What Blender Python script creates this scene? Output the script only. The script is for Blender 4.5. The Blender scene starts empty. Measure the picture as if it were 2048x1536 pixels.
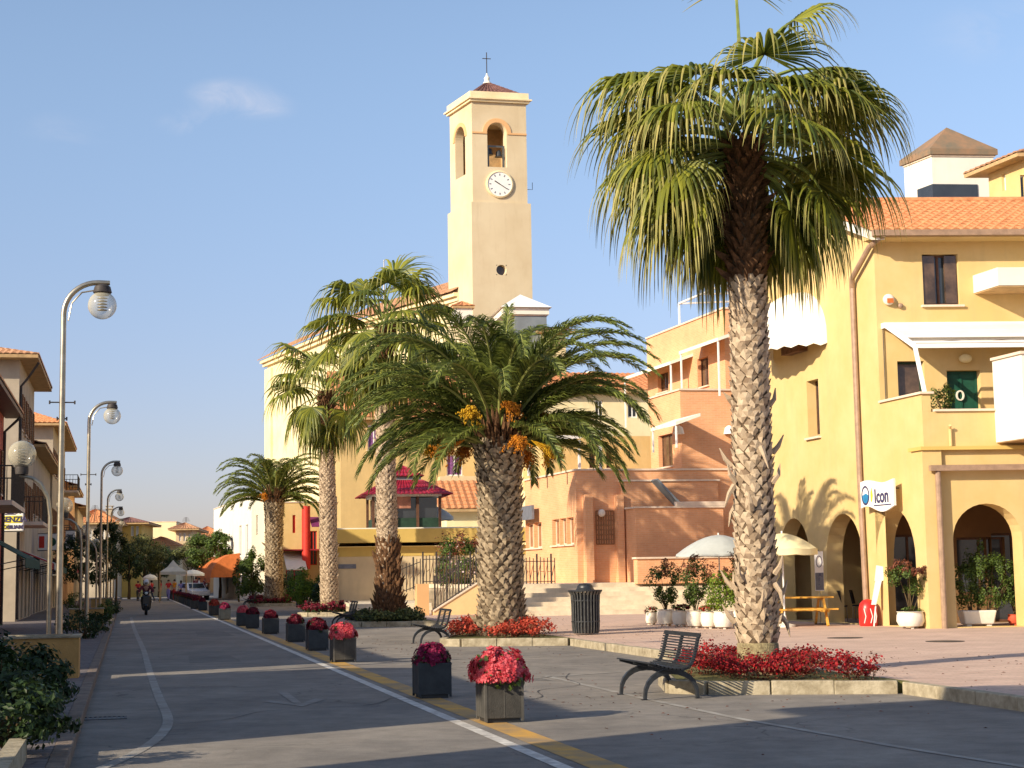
import bpy, math, random
from math import sin, cos, tan, pi, radians, sqrt, atan2
from mathutils import Vector, Matrix
R = random.Random(7)
scene = bpy.context.scene
# ------------------------------------------------------------------ camera
FPX = 3300.0                       # focal length in pixels of a 2048 px wide picture
CAMZ = 1.6
PITCH = math.atan(382 / FPX); ROLL = math.atan(0.016)
_f = Vector((0, cos(PITCH), sin(PITCH))); _u0 = Vector((0, -sin(PITCH), cos(PITCH))); _r0 = Vector((1, 0, 0))
_r = _r0 * cos(ROLL) - _u0 * sin(ROLL); _u = _u0 * cos(ROLL) + _r0 * sin(ROLL)
CAM = Vector((0, 0, CAMZ))
cd = bpy.data.cameras.new("camera"); cam = bpy.data.objects.new("camera", cd); scene.collection.objects.link(cam)
cd.sensor_width = 36; cd.lens = FPX / 2048 * 36; cd.clip_end = 3000; cd.clip_start = 0.1
cam.matrix_world = Matrix(((_r.x, _u.x, -_f.x, 0), (_r.y, _u.y, -_f.y, 0), (_r.z, _u.z, -_f.z, CAMZ), (0, 0, 0, 1)))
scene.camera = cam
# ------------------------------------------------------------------ light
SUN_AZ = radians(40.0)             # shadows fall toward this direction (from +X to +Y)
SUN_EL = radians(25.0)
w = bpy.data.worlds.new("World"); scene.world = w; w.use_nodes = True
nt = w.node_tree; nt.nodes.clear()
wo = nt.nodes.new('ShaderNodeOutputWorld'); bg = nt.nodes.new('ShaderNodeBackground')
sky = nt.nodes.new('ShaderNodeTexSky'); sky.sky_type = 'NISHITA'; sky.sun_disc = False
sky.sun_elevation = SUN_EL; sky.sun_rotation = atan2(-cos(SUN_AZ), -sin(SUN_AZ)) % (2 * pi)
sky.altitude = 0; sky.air_density = 1.0; sky.dust_density = 0.7; sky.ozone_density = 1.6
bg.inputs['Strength'].default_value = 0.15
# a thin wisp of cirrus high on the left, drawn by direction in the sky
tc = nt.nodes.new('ShaderNodeTexCoord'); mp = nt.nodes.new('ShaderNodeMapping')
mp.inputs['Scale'].default_value = (16, 16, 34)
nz = nt.nodes.new('ShaderNodeTexNoise'); nz.inputs['Scale'].default_value = 1.3; nz.inputs['Detail'].default_value = 9; nz.inputs['Distortion'].default_value = 0.6; nz.inputs['Roughness'].default_value = 0.6
nt.links.new(tc.outputs['Generated'], mp.inputs['Vector']); nt.links.new(mp.outputs['Vector'], nz.inputs['Vector'])
def px_dir(px, py):
    d = _f * FPX + _r * (px - 1024) + _u * (768 - py); return d.normalized()
def wisp(px, py, spread, amt, prev):
    c = px_dir(px, py)
    vm = nt.nodes.new('ShaderNodeVectorMath'); vm.operation = 'SUBTRACT'; vm.inputs[1].default_value = c
    sc = nt.nodes.new('ShaderNodeVectorMath'); sc.operation = 'MULTIPLY'; sc.inputs[1].default_value = (1, 1, 2.2)
    ln = nt.nodes.new('ShaderNodeVectorMath'); ln.operation = 'LENGTH'
    mr = nt.nodes.new('ShaderNodeMapRange'); mr.interpolation_type = 'SMOOTHSTEP'
    mr.inputs['From Min'].default_value = 0.0; mr.inputs['From Max'].default_value = spread
    mr.inputs['To Min'].default_value = amt; mr.inputs['To Max'].default_value = 0
    nt.links.new(tc.outputs['Generated'], vm.inputs[0]); nt.links.new(vm.outputs[0], sc.inputs[0]); nt.links.new(sc.outputs[0], ln.inputs[0])
    nt.links.new(ln.outputs['Value'], mr.inputs['Value'])
    if prev is None: return mr.outputs[0]
    ad = nt.nodes.new('ShaderNodeMath'); ad.operation = 'ADD'
    nt.links.new(prev, ad.inputs[0]); nt.links.new(mr.outputs[0], ad.inputs[1]); return ad.outputs[0]
m_ = wisp(470, 200, 0.034, 0.62, None); m_ = wisp(372, 245, 0.022, 0.42, m_); m_ = wisp(535, 212, 0.022, 0.34, m_); m_ = wisp(425, 185, 0.02, 0.25, m_)
m_ = wisp(130, 262, 0.03, 0.18, m_); m_ = wisp(1990, 60, 0.05, 0.25, m_)
rp = nt.nodes.new('ShaderNodeMapRange'); rp.inputs['From Min'].default_value = 0.42; rp.inputs['From Max'].default_value = 0.72
nt.links.new(nz.outputs['Fac'], rp.inputs['Value'])
ml = nt.nodes.new('ShaderNodeMath'); ml.operation = 'MULTIPLY'; ml.use_clamp = True
nt.links.new(m_, ml.inputs[0]); nt.links.new(rp.outputs[0], ml.inputs[1])
mx = nt.nodes.new('ShaderNodeMix'); mx.data_type = 'RGBA'
nt.links.new(ml.outputs[0], mx.inputs['Factor'])
SKYTINT = nt.nodes.new('ShaderNodeMix'); SKYTINT.data_type = 'RGBA'; SKYTINT.blend_type = 'MULTIPLY'; SKYTINT.inputs['Factor'].default_value = 1.0
SKYTINT.inputs['B'].default_value = (1.0, 0.93, 0.92, 1)
sepz = nt.nodes.new('ShaderNodeSeparateXYZ'); nt.links.new(tc.outputs['Generated'], sepz.inputs[0])
low = nt.nodes.new('ShaderNodeValToRGB'); low.color_ramp.interpolation = 'EASE'
e_ = low.color_ramp.elements; e_[0].position = 0.0; e_[0].color = (0.61, 0.54, 0.68, 1); e_[1].position = 0.36; e_[1].color = (1, 0.95, 0.95, 1)
nt.links.new(sepz.outputs['Z'], low.inputs['Fac']); nt.links.new(low.outputs['Color'], SKYTINT.inputs['B'])
nt.links.new(sky.outputs[0], SKYTINT.inputs['A'])
nt.links.new(SKYTINT.outputs['Result'], mx.inputs['A']); mx.inputs['B'].default_value = (3.9, 3.9, 4.4, 1)
nt.links.new(mx.outputs['Result'], bg.inputs['Color']); nt.links.new(bg.outputs[0], wo.inputs[0])
sl = bpy.data.lights.new("sun", 'SUN'); sl.energy = 5.0; sl.angle = radians(0.53); sl.color = (1.0, 0.87, 0.675)
so = bpy.data.objects.new("sun", sl); scene.collection.objects.link(so)
sd = Vector((cos(SUN_AZ) * cos(SUN_EL), sin(SUN_AZ) * cos(SUN_EL), -sin(SUN_EL)))   # travel direction
so.rotation_euler = sd.to_track_quat('-Z', 'Y').to_euler(); so.location = (-60, -50, 60)
scene.view_settings.view_transform = 'Standard'; scene.view_settings.look = 'None'
scene.view_settings.exposure = 0.4; scene.view_settings.gamma = 1.0
scene.render.engine = 'CYCLES'
scene.cycles.max_bounces = 6; scene.cycles.transparent_max_bounces = 12
# ------------------------------------------------------------------ picking helpers
def ray(px, py): return px_dir(px, py)
def G(px, py, z=0.0):
    d = ray(px, py); k = (z - CAMZ) / d.z; return CAM + d * k
def D(px, py, Y):
    d = ray(px, py); return CAM + d * (Y / d.y)
TH = math.atan(771 / FPX); CT, SN = cos(TH), sin(TH)
def ST(t, s, z=0.0): return Vector((t * CT - s * SN, t * SN + s * CT, z))
def toST(p): return (p.x * CT + p.y * SN, -p.x * SN + p.y * CT)
# ------------------------------------------------------------------ materials
def lin(c):
    def f(x): return x / 12.92 if x <= 0.04045 else ((x + 0.055) / 1.055) ** 2.4
    return tuple(f(x / 255.0) for x in c)
def mat(name, col, rough=0.8, var=0.12, scale=3.0, bump=0.0, bscale=40.0, metal=0.0, col2=None, leaf=False, spec=0.3, alpha=1.0, detail=4.0, trans=0.0, wear=None, isl=False):
    m = bpy.data.materials.new(name); m.use_nodes = True; n = m.node_tree; b = n.nodes['Principled BSDF']
    b.inputs['Roughness'].default_value = rough; b.inputs['Metallic'].default_value = metal
    b.inputs['Specular IOR Level'].default_value = spec
    if alpha < 1: b.inputs['Alpha'].default_value = alpha
    if col2 is None: col2 = tuple(max(0, c * (1 - 2.2 * var)) for c in col)
    c1 = tuple(min(1, c * (1 + var)) for c in col)
    ramp = n.nodes.new('ShaderNodeMix'); ramp.data_type = 'RGBA'
    ramp.inputs['A'].default_value = (*c1, 1); ramp.inputs['B'].default_value = (*col2, 1)
    tcn = n.nodes.new('ShaderNodeTexCoord')
    if leaf:
        ge = n.nodes.new('ShaderNodeNewGeometry'); n.links.new(ge.outputs['Random Per Island'], ramp.inputs['Factor'])
        tr = n.nodes.new('ShaderNodeBsdfTranslucent'); ms = n.nodes.new('ShaderNodeMixShader'); ms.inputs[0].default_value = leaf if isinstance(leaf, float) else 0.3
        out = n.nodes['Material Output']
        hs = n.nodes.new('ShaderNodeHueSaturation'); hs.inputs['Value'].default_value = 1.25
        n.links.new(ramp.outputs['Result'], hs.inputs['Color']); n.links.new(hs.outputs[0], tr.inputs['Color'])
        n.links.new(b.outputs[0], ms.inputs[1]); n.links.new(tr.outputs[0], ms.inputs[2]); n.links.new(ms.outputs[0], out.inputs['Surface'])
    elif isl:
        ge = n.nodes.new('ShaderNodeNewGeometry'); pw = n.nodes.new('ShaderNodeMath'); pw.operation = 'POWER'; pw.inputs[1].default_value = 1.5; n.links.new(ge.outputs['Random Per Island'], pw.inputs[0]); n.links.new(pw.outputs[0], ramp.inputs['Factor'])
    else:
        nz1 = n.nodes.new('ShaderNodeTexNoise'); nz1.inputs['Scale'].default_value = scale; nz1.inputs['Detail'].default_value = detail; nz1.inputs['Roughness'].default_value = 0.65
        n.links.new(tcn.outputs['Object'], nz1.inputs['Vector'])
        rr = n.nodes.new('ShaderNodeMapRange'); rr.inputs['From Min'].default_value = 0.36; rr.inputs['From Max'].default_value = 0.66
        n.links.new(nz1.outputs['Fac'], rr.inputs['Value']); n.links.new(rr.outputs[0], ramp.inputs['Factor'])
    last = ramp.outputs['Result']
    if wear:                       # streaky stains: long vertical noise
        wc, wa = wear
        mp2 = n.nodes.new('ShaderNodeMapping'); mp2.inputs['Scale'].default_value = (1.6, 1.6, 0.22)
        n2 = n.nodes.new('ShaderNodeTexNoise'); n2.inputs['Scale'].default_value = 2.2; n2.inputs['Detail'].default_value = 8; n2.inputs['Roughness'].default_value = 0.7
        n.links.new(tcn.outputs['Object'], mp2.inputs['Vector']); n.links.new(mp2.outputs[0], n2.inputs['Vector'])
        r2 = n.nodes.new('ShaderNodeMapRange'); r2.inputs['From Min'].default_value = 0.52; r2.inputs['From Max'].default_value = 0.78; r2.inputs['To Max'].default_value = wa
        n.links.new(n2.outputs['Fac'], r2.inputs['Value'])
        m3 = n.nodes.new('ShaderNodeMix'); m3.data_type = 'RGBA'; m3.inputs['B'].default_value = (*wc, 1)
        n.links.new(r2.outputs[0], m3.inputs['Factor']); n.links.new(last, m3.inputs['A']); last = m3.outputs['Result']
    n.links.new(last, b.inputs['Base Color'])
    if bump > 0:
        nb = n.nodes.new('ShaderNodeTexNoise'); nb.inputs['Scale'].default_value = bscale; nb.inputs['Detail'].default_value = 5
        n.links.new(tcn.outputs['Object'], nb.inputs['Vector'])
        bp = n.nodes.new('ShaderNodeBump'); bp.inputs['Strength'].default_value = bump; bp.inputs['Distance'].default_value = 0.02
        n.links.new(nb.outputs['Fac'], bp.inputs['Height']); n.links.new(bp.outputs[0], b.inputs['Normal'])
    return m
def brickmat(name, c1, c2, mortar, bw=0.25, bh=0.065, ms=0.012, rough=0.9, axis='xyz'):
    m = bpy.data.materials.new(name); m.use_nodes = True; n = m.node_tree; b = n.nodes['Principled BSDF']
    b.inputs['Roughness'].default_value = rough; b.inputs['Specular IOR Level'].default_value = 0.2
    t_ = n.nodes.new('ShaderNodeTexCoord'); sp = n.nodes.new('ShaderNodeSeparateXYZ'); cb = n.nodes.new('ShaderNodeCombineXYZ')
    ad = n.nodes.new('ShaderNodeMath'); ad.operation = 'ADD'
    n.links.new(t_.outputs['Object'], sp.inputs[0])
    if axis == 'floor':
        n.links.new(sp.outputs['X'], cb.inputs['X']); n.links.new(sp.outputs['Y'], cb.inputs['Y'])
    else:
        n.links.new(sp.outputs['X'], ad.inputs[0]); n.links.new(sp.outputs['Y'], ad.inputs[1])
        n.links.new(ad.outputs[0], cb.inputs['X']); n.links.new(sp.outputs['Z'], cb.inputs['Y'])
    br = n.nodes.new('ShaderNodeTexBrick'); br.inputs['Scale'].default_value = 1.0
    br.inputs['Brick Width'].default_value = bw; br.inputs['Row Height'].default_value = bh; br.inputs['Mortar Size'].default_value = ms
    br.inputs['Color1'].default_value = (*c1, 1); br.inputs['Color2'].default_value = (*c2, 1); br.inputs['Mortar'].default_value = (*mortar, 1)
    n.links.new(cb.outputs[0], br.inputs['Vector'])
    nz1 = n.nodes.new('ShaderNodeTexNoise'); nz1.inputs['Scale'].default_value = 0.9; nz1.inputs['Detail'].default_value = 8; nz1.inputs['Roughness'].default_value = 0.7
    n.links.new(t_.outputs['Object'], nz1.inputs['Vector'])
    mxx = n.nodes.new('ShaderNodeMix'); mxx.data_type = 'RGBA'; mxx.blend_type = 'MULTIPLY'; mxx.inputs['Factor'].default_value = 1
    r2 = n.nodes.new('ShaderNodeMapRange'); r2.inputs['To Min'].default_value = 0.62; r2.inputs['To Max'].default_value = 1.3
    n.links.new(nz1.outputs['Fac'], r2.inputs['Value']); n.links.new(br.outputs['Color'], mxx.inputs['A']); n.links.new(r2.outputs[0], mxx.inputs['B'])
    n.links.new(mxx.outputs['Result'], b.inputs['Base Color'])
    bp = n.nodes.new('ShaderNodeBump'); bp.inputs['Strength'].default_value = 0.35; bp.inputs['Distance'].default_value = 0.01; bp.invert = True
    n.links.new(br.outputs['Fac'], bp.inputs['Height']); n.links.new(bp.outputs[0], b.inputs['Normal'])
    return m
M = {}
# ------------------------------------------------------------------ mesh builder
class MB:
    def __init__(s, T=None): s.v = []; s.f = []; s.mi = []; s.T = T; s.cur = 0
    def a(s, p):
        p = s.T(p) if s.T else p
        s.v.append((p[0], p[1], p[2])); return len(s.v) - 1
    def face(s, pts):
        s.f.append([s.a(p) for p in pts]); s.mi.append(s.cur)
    def fi(s, idx): s.f.append(list(idx)); s.mi.append(s.cur)
    def box(s, x0, y0, z0, x1, y1, z1):
        i = [s.a(p) for p in ((x0,y0,z0),(x1,y0,z0),(x1,y1,z0),(x0,y1,z0),(x0,y0,z1),(x1,y0,z1),(x1,y1,z1),(x0,y1,z1))]
        for q in ((0,3,2,1),(4,5,6,7),(0,1,5,4),(1,2,6,5),(2,3,7,6),(3,0,4,7)): s.fi([i[k] for k in q])
    def hexa(s, b4, t4):
        i = [s.a(p) for p in list(b4) + list(t4)]
        for q in ((0,3,2,1),(4,5,6,7),(0,1,5,4),(1,2,6,5),(2,3,7,6),(3,0,4,7)): s.fi([i[k] for k in q])
    def bar(s, p, q, wx, wz=None):          # square bar between two points
        p = Vector(p); q = Vector(q); wz = wz or wx; d = (q - p)
        if d.length < 1e-6: return
        d.normalize(); up = Vector((0, 0, 1)) if abs(d.z) < 0.95 else Vector((1, 0, 0))
        r = d.cross(up).normalized(); u = r.cross(d).normalized()
        o = [r * (-wx/2) + u * (-wz/2), r * (wx/2) + u * (-wz/2), r * (wx/2) + u * (wz/2), r * (-wx/2) + u * (wz/2)]
        s.hexa([p + k for k in o], [q + k for k in o])
    def tube(s, pts, rad, n=8, cap=True):
        pts = [Vector(p) for p in pts]; m = len(pts)
        if not hasattr(rad, '__len__'): rad = [rad] * m
        rings = []; pr = None
        for i, p in enumerate(pts):
            d = (pts[min(i+1, m-1)] - pts[max(i-1, 0)]).normalized()
            if pr is None:
                r = d.cross(Vector((0, 0, 1)) if abs(d.z) < 0.9 else Vector((1, 0, 0))).normalized()
            else: r = (pr - d * pr.dot(d)).normalized()
            pr = r; u = r.cross(d)
            rings.append([s.a(p + r * (cos(2*pi*k/n) * rad[i]) + u * (sin(2*pi*k/n) * rad[i])) for k in range(n)])
        for i in range(m-1):
            for k in range(n): s.fi((rings[i][k], rings[i][(k+1) % n], rings[i+1][(k+1) % n], rings[i+1][k]))
        if cap: s.fi(rings[0][::-1]); s.fi(rings[-1])
    def lathe(s, prof, n=20, c=(0, 0, 0), wob=None):
        rings = []
        for (r, z) in prof:
            rings.append([s.a((c[0] + r * (1 + (wob(k, z) if wob else 0)) * cos(2*pi*k/n), c[1] + r * (1 + (wob(k, z) if wob else 0)) * sin(2*pi*k/n), c[2] + z)) for k in range(n)])
        for i in range(len(prof)-1):
            for k in range(n): s.fi((rings[i][k], rings[i][(k+1) % n], rings[i+1][(k+1) % n], rings[i+1][k]))
        s.fi(rings[0][::-1]); s.fi(rings[-1])
    def sphere(s, c, r, nu=16, nv=10, sc=(1, 1, 1)):
        top = s.a((c[0], c[1], c[2] + r * sc[2])); bot = s.a((c[0], c[1], c[2] - r * sc[2])); rings = []
        for j in range(1, nv):
            th = pi * j / nv
            rings.append([s.a((c[0] + r*sc[0]*sin(th)*cos(2*pi*k/nu), c[1] + r*sc[1]*sin(th)*sin(2*pi*k/nu), c[2] + r*sc[2]*cos(th))) for k in range(nu)])
        for k in range(nu):
            s.fi((top, rings[0][k], rings[0][(k+1) % nu])); s.fi((bot, rings[-1][(k+1) % nu], rings[-1][k]))
        for j in range(len(rings)-1):
            for k in range(nu): s.fi((rings[j][k], rings[j+1][k], rings[j+1][(k+1) % nu], rings[j][(k+1) % nu]))
    def prism(s, poly, z0, z1):
        n = len(poly); b = [s.a((x, y, z0)) for x, y in poly]; t = [s.a((x, y, z1)) for x, y in poly]
        s.fi(b[::-1]); s.fi(t)
        for i in range(n): s.fi((b[i], b[(i+1) % n], t[(i+1) % n], t[i]))
    def build(s, name, mats, parent=None, smooth=False, bevel=0.0, loc=None):
        me = bpy.data.meshes.new(name); me.from_pydata(s.v, [], s.f); 
        for mm in (mats if isinstance(mats, (list, tuple)) else [mats]): me.materials.append(mm)
        if any(s.mi): me.polygons.foreach_set('material_index', s.mi)
        if smooth: me.polygons.foreach_set('use_smooth', [True] * len(s.f))
        me.validate(); me.update()
        o = bpy.data.objects.new(name, me); scene.collection.objects.link(o)
        if parent is not None: o.parent = parent
        if loc is not None: o.location = loc
        if bevel > 0:
            bm_ = o.modifiers.new('b', 'BEVEL'); bm_.width = bevel; bm_.segments = 2; bm_.limit_method = 'ANGLE'
        if smooth and smooth != 'all':
            try: me.set_sharp_from_angle(angle=radians(40))
            except Exception: pass
        return o
def thing(name, label, cat, loc=(0, 0, 0), rz=0.0, group=None):
    o = bpy.data.objects.new(name, None); scene.collection.objects.link(o); o.empty_display_size = 0.2
    o.location = loc; o.rotation_euler = (0, 0, rz); o['label'] = label; o['category'] = cat
    if group: o['group'] = group
    return o
def tag(o, label, cat, group=None, kind=None):
    o['label'] = label; o['category'] = cat
    if group: o['group'] = group
    if kind: o['kind'] = kind
    return o
def struct(o): o['kind'] = 'structure'; return o
def kids(o): return [c for c in bpy.data.objects if c.parent is o]
KIDS = {}
def dup(root, loc, rz=0.0, label=None, scale=None):
    if root.name not in KIDS: KIDS[root.name] = [(c, kids(c)) for c in kids(root)]
    r = root.copy(); scene.collection.objects.link(r); r.location = loc; r.rotation_euler = (0, 0, rz)
    if scale: r.scale = (scale, scale, scale) if not hasattr(scale, '__len__') else scale
    if label: r['label'] = label
    for ch, gs in KIDS[root.name]:
        c = ch.copy(); scene.collection.objects.link(c); c.parent = r
        for g in gs:
            d = g.copy(); scene.collection.objects.link(d); d.parent = c
    return r
def text(name, body, size, m, parent, origin, U, V, depth=0.006, bold=0.0, align='LEFT', sx=1.0):
    cu = bpy.data.curves.new(name, 'FONT'); cu.body = body; cu.size = size; cu.extrude = depth; cu.offset = bold; cu.align_x = align; cu.resolution_u = 3
    ob = bpy.data.objects.new(name, cu); scene.collection.objects.link(ob)
    dg = bpy.context.evaluated_depsgraph_get(); me = bpy.data.meshes.new_from_object(ob.evaluated_get(dg))
    bpy.data.objects.remove(ob); me.materials.clear(); me.materials.append(m)
    U = Vector(U).normalized(); V = Vector(V).normalized(); N = U.cross(V)
    me.transform(Matrix(((U.x*sx, V.x, N.x, origin[0]), (U.y*sx, V.y, N.y, origin[1]), (U.z*sx, V.z, N.z, origin[2]), (0, 0, 0, 1))))
    o = bpy.data.objects.new(name, me); scene.collection.objects.link(o); o.parent = parent
    return o
# ------------------------------------------------------------------ building frame
class Fr:
    """corner frame: a runs along the front to the right, b runs away along the left face"""
    def __init__(s, O, beta, alpha):
        s.O = Vector((O[0], O[1], 0)); s.beta = radians(beta); al = radians(alpha); s.g = al - s.beta
        s.ex = Vector((cos(s.beta), sin(s.beta), 0)); s.ey = Vector((-sin(al), cos(al), 0))
    def L(s, p): return (p[0] - p[1] * sin(s.g), p[1] * cos(s.g), p[2])
    def W(s, a, b, z=0): return s.O + s.ex * a + s.ey * b + Vector((0, 0, z))
    def root(s, name, label, cat, group=None): return thing(name, label, cat, s.O, s.beta, group)
    def _hit(s, px, py, P, d):
        n = Vector((d.y, -d.x, 0)); r = ray(px, py); k = (P - CAM).dot(n) / r.dot(n); q = CAM + r * k
        return (q - P).dot(d), q.z
    def F(s, px, py, b=0.0): return s._hit(px, py, s.O + s.ey * b, s.ex)
    def S(s, px, py, a=0.0): return s._hit(px, py, s.O + s.ex * a, s.ey)
def mapF(b): return lambda u, z, d: (u, b + d, z)          # front face, inward = away
def mapL(a): return lambda u, z, d: (a + d, u, z)          # left face, inward = right
def mapR(a): return lambda u, z, d: (a - d, u, z)
def mapK(b): return lambda u, z, d: (u, b - d, z)
def panel(mb, fn, u0, u1, z0, z1, holes=(), depth=0.22, th=None):
    us = {u0, u1}; zs = {z0, z1}
    for h in holes: us |= {h[0], h[2]}; zs |= {h[1], h[3]}
    us = sorted(x for x in us if u0 - 1e-6 <= x <= u1 + 1e-6); zs = sorted(x for x in zs if z0 - 1e-6 <= x <= z1 + 1e-6)
    for i in range(len(us)-1):
        for j in range(len(zs)-1):
            cu, cz = (us[i] + us[i+1]) / 2, (zs[j] + zs[j+1]) / 2
            if any(h[0] < cu < h[2] and h[1] < cz < h[3] for h in holes): continue
            mb.face([fn(us[i], zs[j], 0), fn(us[i+1], zs[j], 0), fn(us[i+1], zs[j+1], 0), fn(us[i], zs[j+1], 0)])
    for h in holes:
        a0, b0, a1, b1 = h[:4]; arch = len(h) > 4 and h[4]
        if not arch:
            loop = [(a0, b0), (a1, b0), (a1, b1), (a0, b1)]
        else:
            r = (a1 - a0) / 2; rz = h[5] if len(h) > 5 else r; cxx = (a0 + a1) / 2; cz = b1 - rz; N = 16
            arc = [(cxx + r * cos(pi * k / N), cz + rz * sin(pi * k / N)) for k in range(N + 1)]
            loop = [(a0, b0), (a1, b0)] + arc
            for k in range(N):
                p, q = arc[k], arc[k+1]
                mb.face([fn(p[0], p[1], 0), fn(p[0], b1, 0), fn(q[0], b1, 0), fn(q[0], q[1], 0)])
        n = len(loop)
        for k in range(n):
            p, q = loop[k], loop[(k+1) % n]
            if abs(p[0]-q[0]) + abs(p[1]-q[1]) < 1e-6: continue
            mb.face([fn(p[0], p[1], 0), fn(q[0], q[1], 0), fn(q[0], q[1], depth), fn(p[0], p[1], depth)])
def window(parent, T, fn, h, frame, glass, dep=0.14, sill=None, shutter=None, bars=1, open_sh=False, cross=0, name='window'):
    u0, z0, u1, z1 = h[:4]; mb = MB(T); fw = 0.06
    def B(ua, za, ub, zb, d0, d1):
        b4 = [fn(ua, za, d0), fn(ub, za, d0), fn(ub, za, d1), fn(ua, za, d1)]; t4 = [fn(ua, zb, d0), fn(ub, zb, d0), fn(ub, zb, d1), fn(ua, zb, d1)]
        return b4, t4
    e = 0.004
    for r in ((u0+e, z0+e, u0+fw, z1-e), (u1-fw, z0+e, u1-e, z1-e), (u0+fw, z0+e, u1-fw, z0+fw), (u0+fw, z1-fw, u1-fw, z1-e)): mb.hexa(*B(*r, dep-0.04, dep))
    for k in range(bars):
        c = u0 + (u1 - u0) * (k + 1) / (bars + 1); mb.hexa(*B(c-0.03, z0+fw, c+0.03, z1-fw, dep-0.045, dep-0.002))
    for k in range(cross):
        c = z0 + (z1 - z0) * (k + 1) / (cross + 1); mb.hexa(*B(u0+fw, c-0.02, u1-fw, c+0.02, dep-0.035, dep-0.003))
    wn = mb.build(name, frame, parent)
    g = MB(T); g.face([fn(u0+.01, z0+.01, dep-0.015), fn(u1-.01, z0+.01, dep-0.015), fn(u1-.01, z1-.01, dep-0.015), fn(u0+.01, z1-.01, dep-0.015)]); g.build('pane', glass, wn)
    if sill:
        q = MB(T); q.hexa(*B(u0-0.08, z0-0.06, u1+0.08, z0-0.004, -0.09, 0.05)); q.build('sill', sill, wn)
    if shutter:
        sw = (u1 - u0) / 2
        if open_sh: rr = [(u0 - sw - .02, u0 - .02), (u1 + .02, u1 + sw + .02)]; d0, d1 = -0.05, -0.008
        else: rr = [(u0 + .01, u0 + sw - .01), (u0 + sw + .01, u1 - .01)]; d0, d1 = 0.02, 0.055
        for (ra, rb) in rr:
            q = MB(T)
            q.hexa(*B(ra, z0+.01, ra+.05, z1-.01, d0, d1)); q.hexa(*B(rb-.05, z0+.01, rb, z1-.01, d0, d1))
            q.hexa(*B(ra+.05, z0+.01, rb-.05, z0+.07, d0, d1)); q.hexa(*B(ra+.05, z1-.07, rb-.05, z1-.01, d0, d1))
            nn = max(5, int((z1 - z0) / 0.11)); st = (z1 - z0 - .16) / nn
            for k in range(nn): q.hexa(*B(ra+.05, z0+.08+k*st, rb-.05, z0+.08+(k+.72)*st, d0+.008, d1-.008))
            q.build('shutter', shutter, wn)
    return wn
def tile_roof(mb, e0, e1, r0, r1, pitch=0.24, row=0.4, amp=0.045, sub=6):
    """corrugated tiled slope: eave from e0 to e1, top edge from r0 to r1"""
    e0, e1, r0, r1 = map(Vector, (e0, e1, r0, r1))
    n = max(2, int((e1 - e0).length / pitch)) * sub; rows = max(1, int(round(((r0 - e0).length) / row)))
    nrm = (e1 - e0).cross(r0 - e0).normalized()
    if nrm.z < 0: nrm = -nrm
    for j in range(rows):
        v0, v1 = j / rows, (j + 1.06) / rows; v1 = min(v1, 1.0)
        lo = []; hi = []; bt = []
        for i in range(n + 1):
            u = i / n; h = abs(sin(pi * i / sub)) ** 0.8 * amp * 1.2
            A = e0.lerp(e1, u).lerp(r0.lerp(r1, u), v0); Bq = e0.lerp(e1, u).lerp(r0.lerp(r1, u), v1)
            lo.append(mb.a(A + nrm * (h + 0.03))); hi.append(mb.a(Bq + nrm * (h + 0.004))); bt.append(mb.a(A + nrm * (h * 0.55)))
        for i in range(n):
            mb.fi((lo[i], lo[i+1], hi[i+1], hi[i])); mb.fi((bt[i], bt[i+1], lo[i+1], lo[i]))
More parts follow.
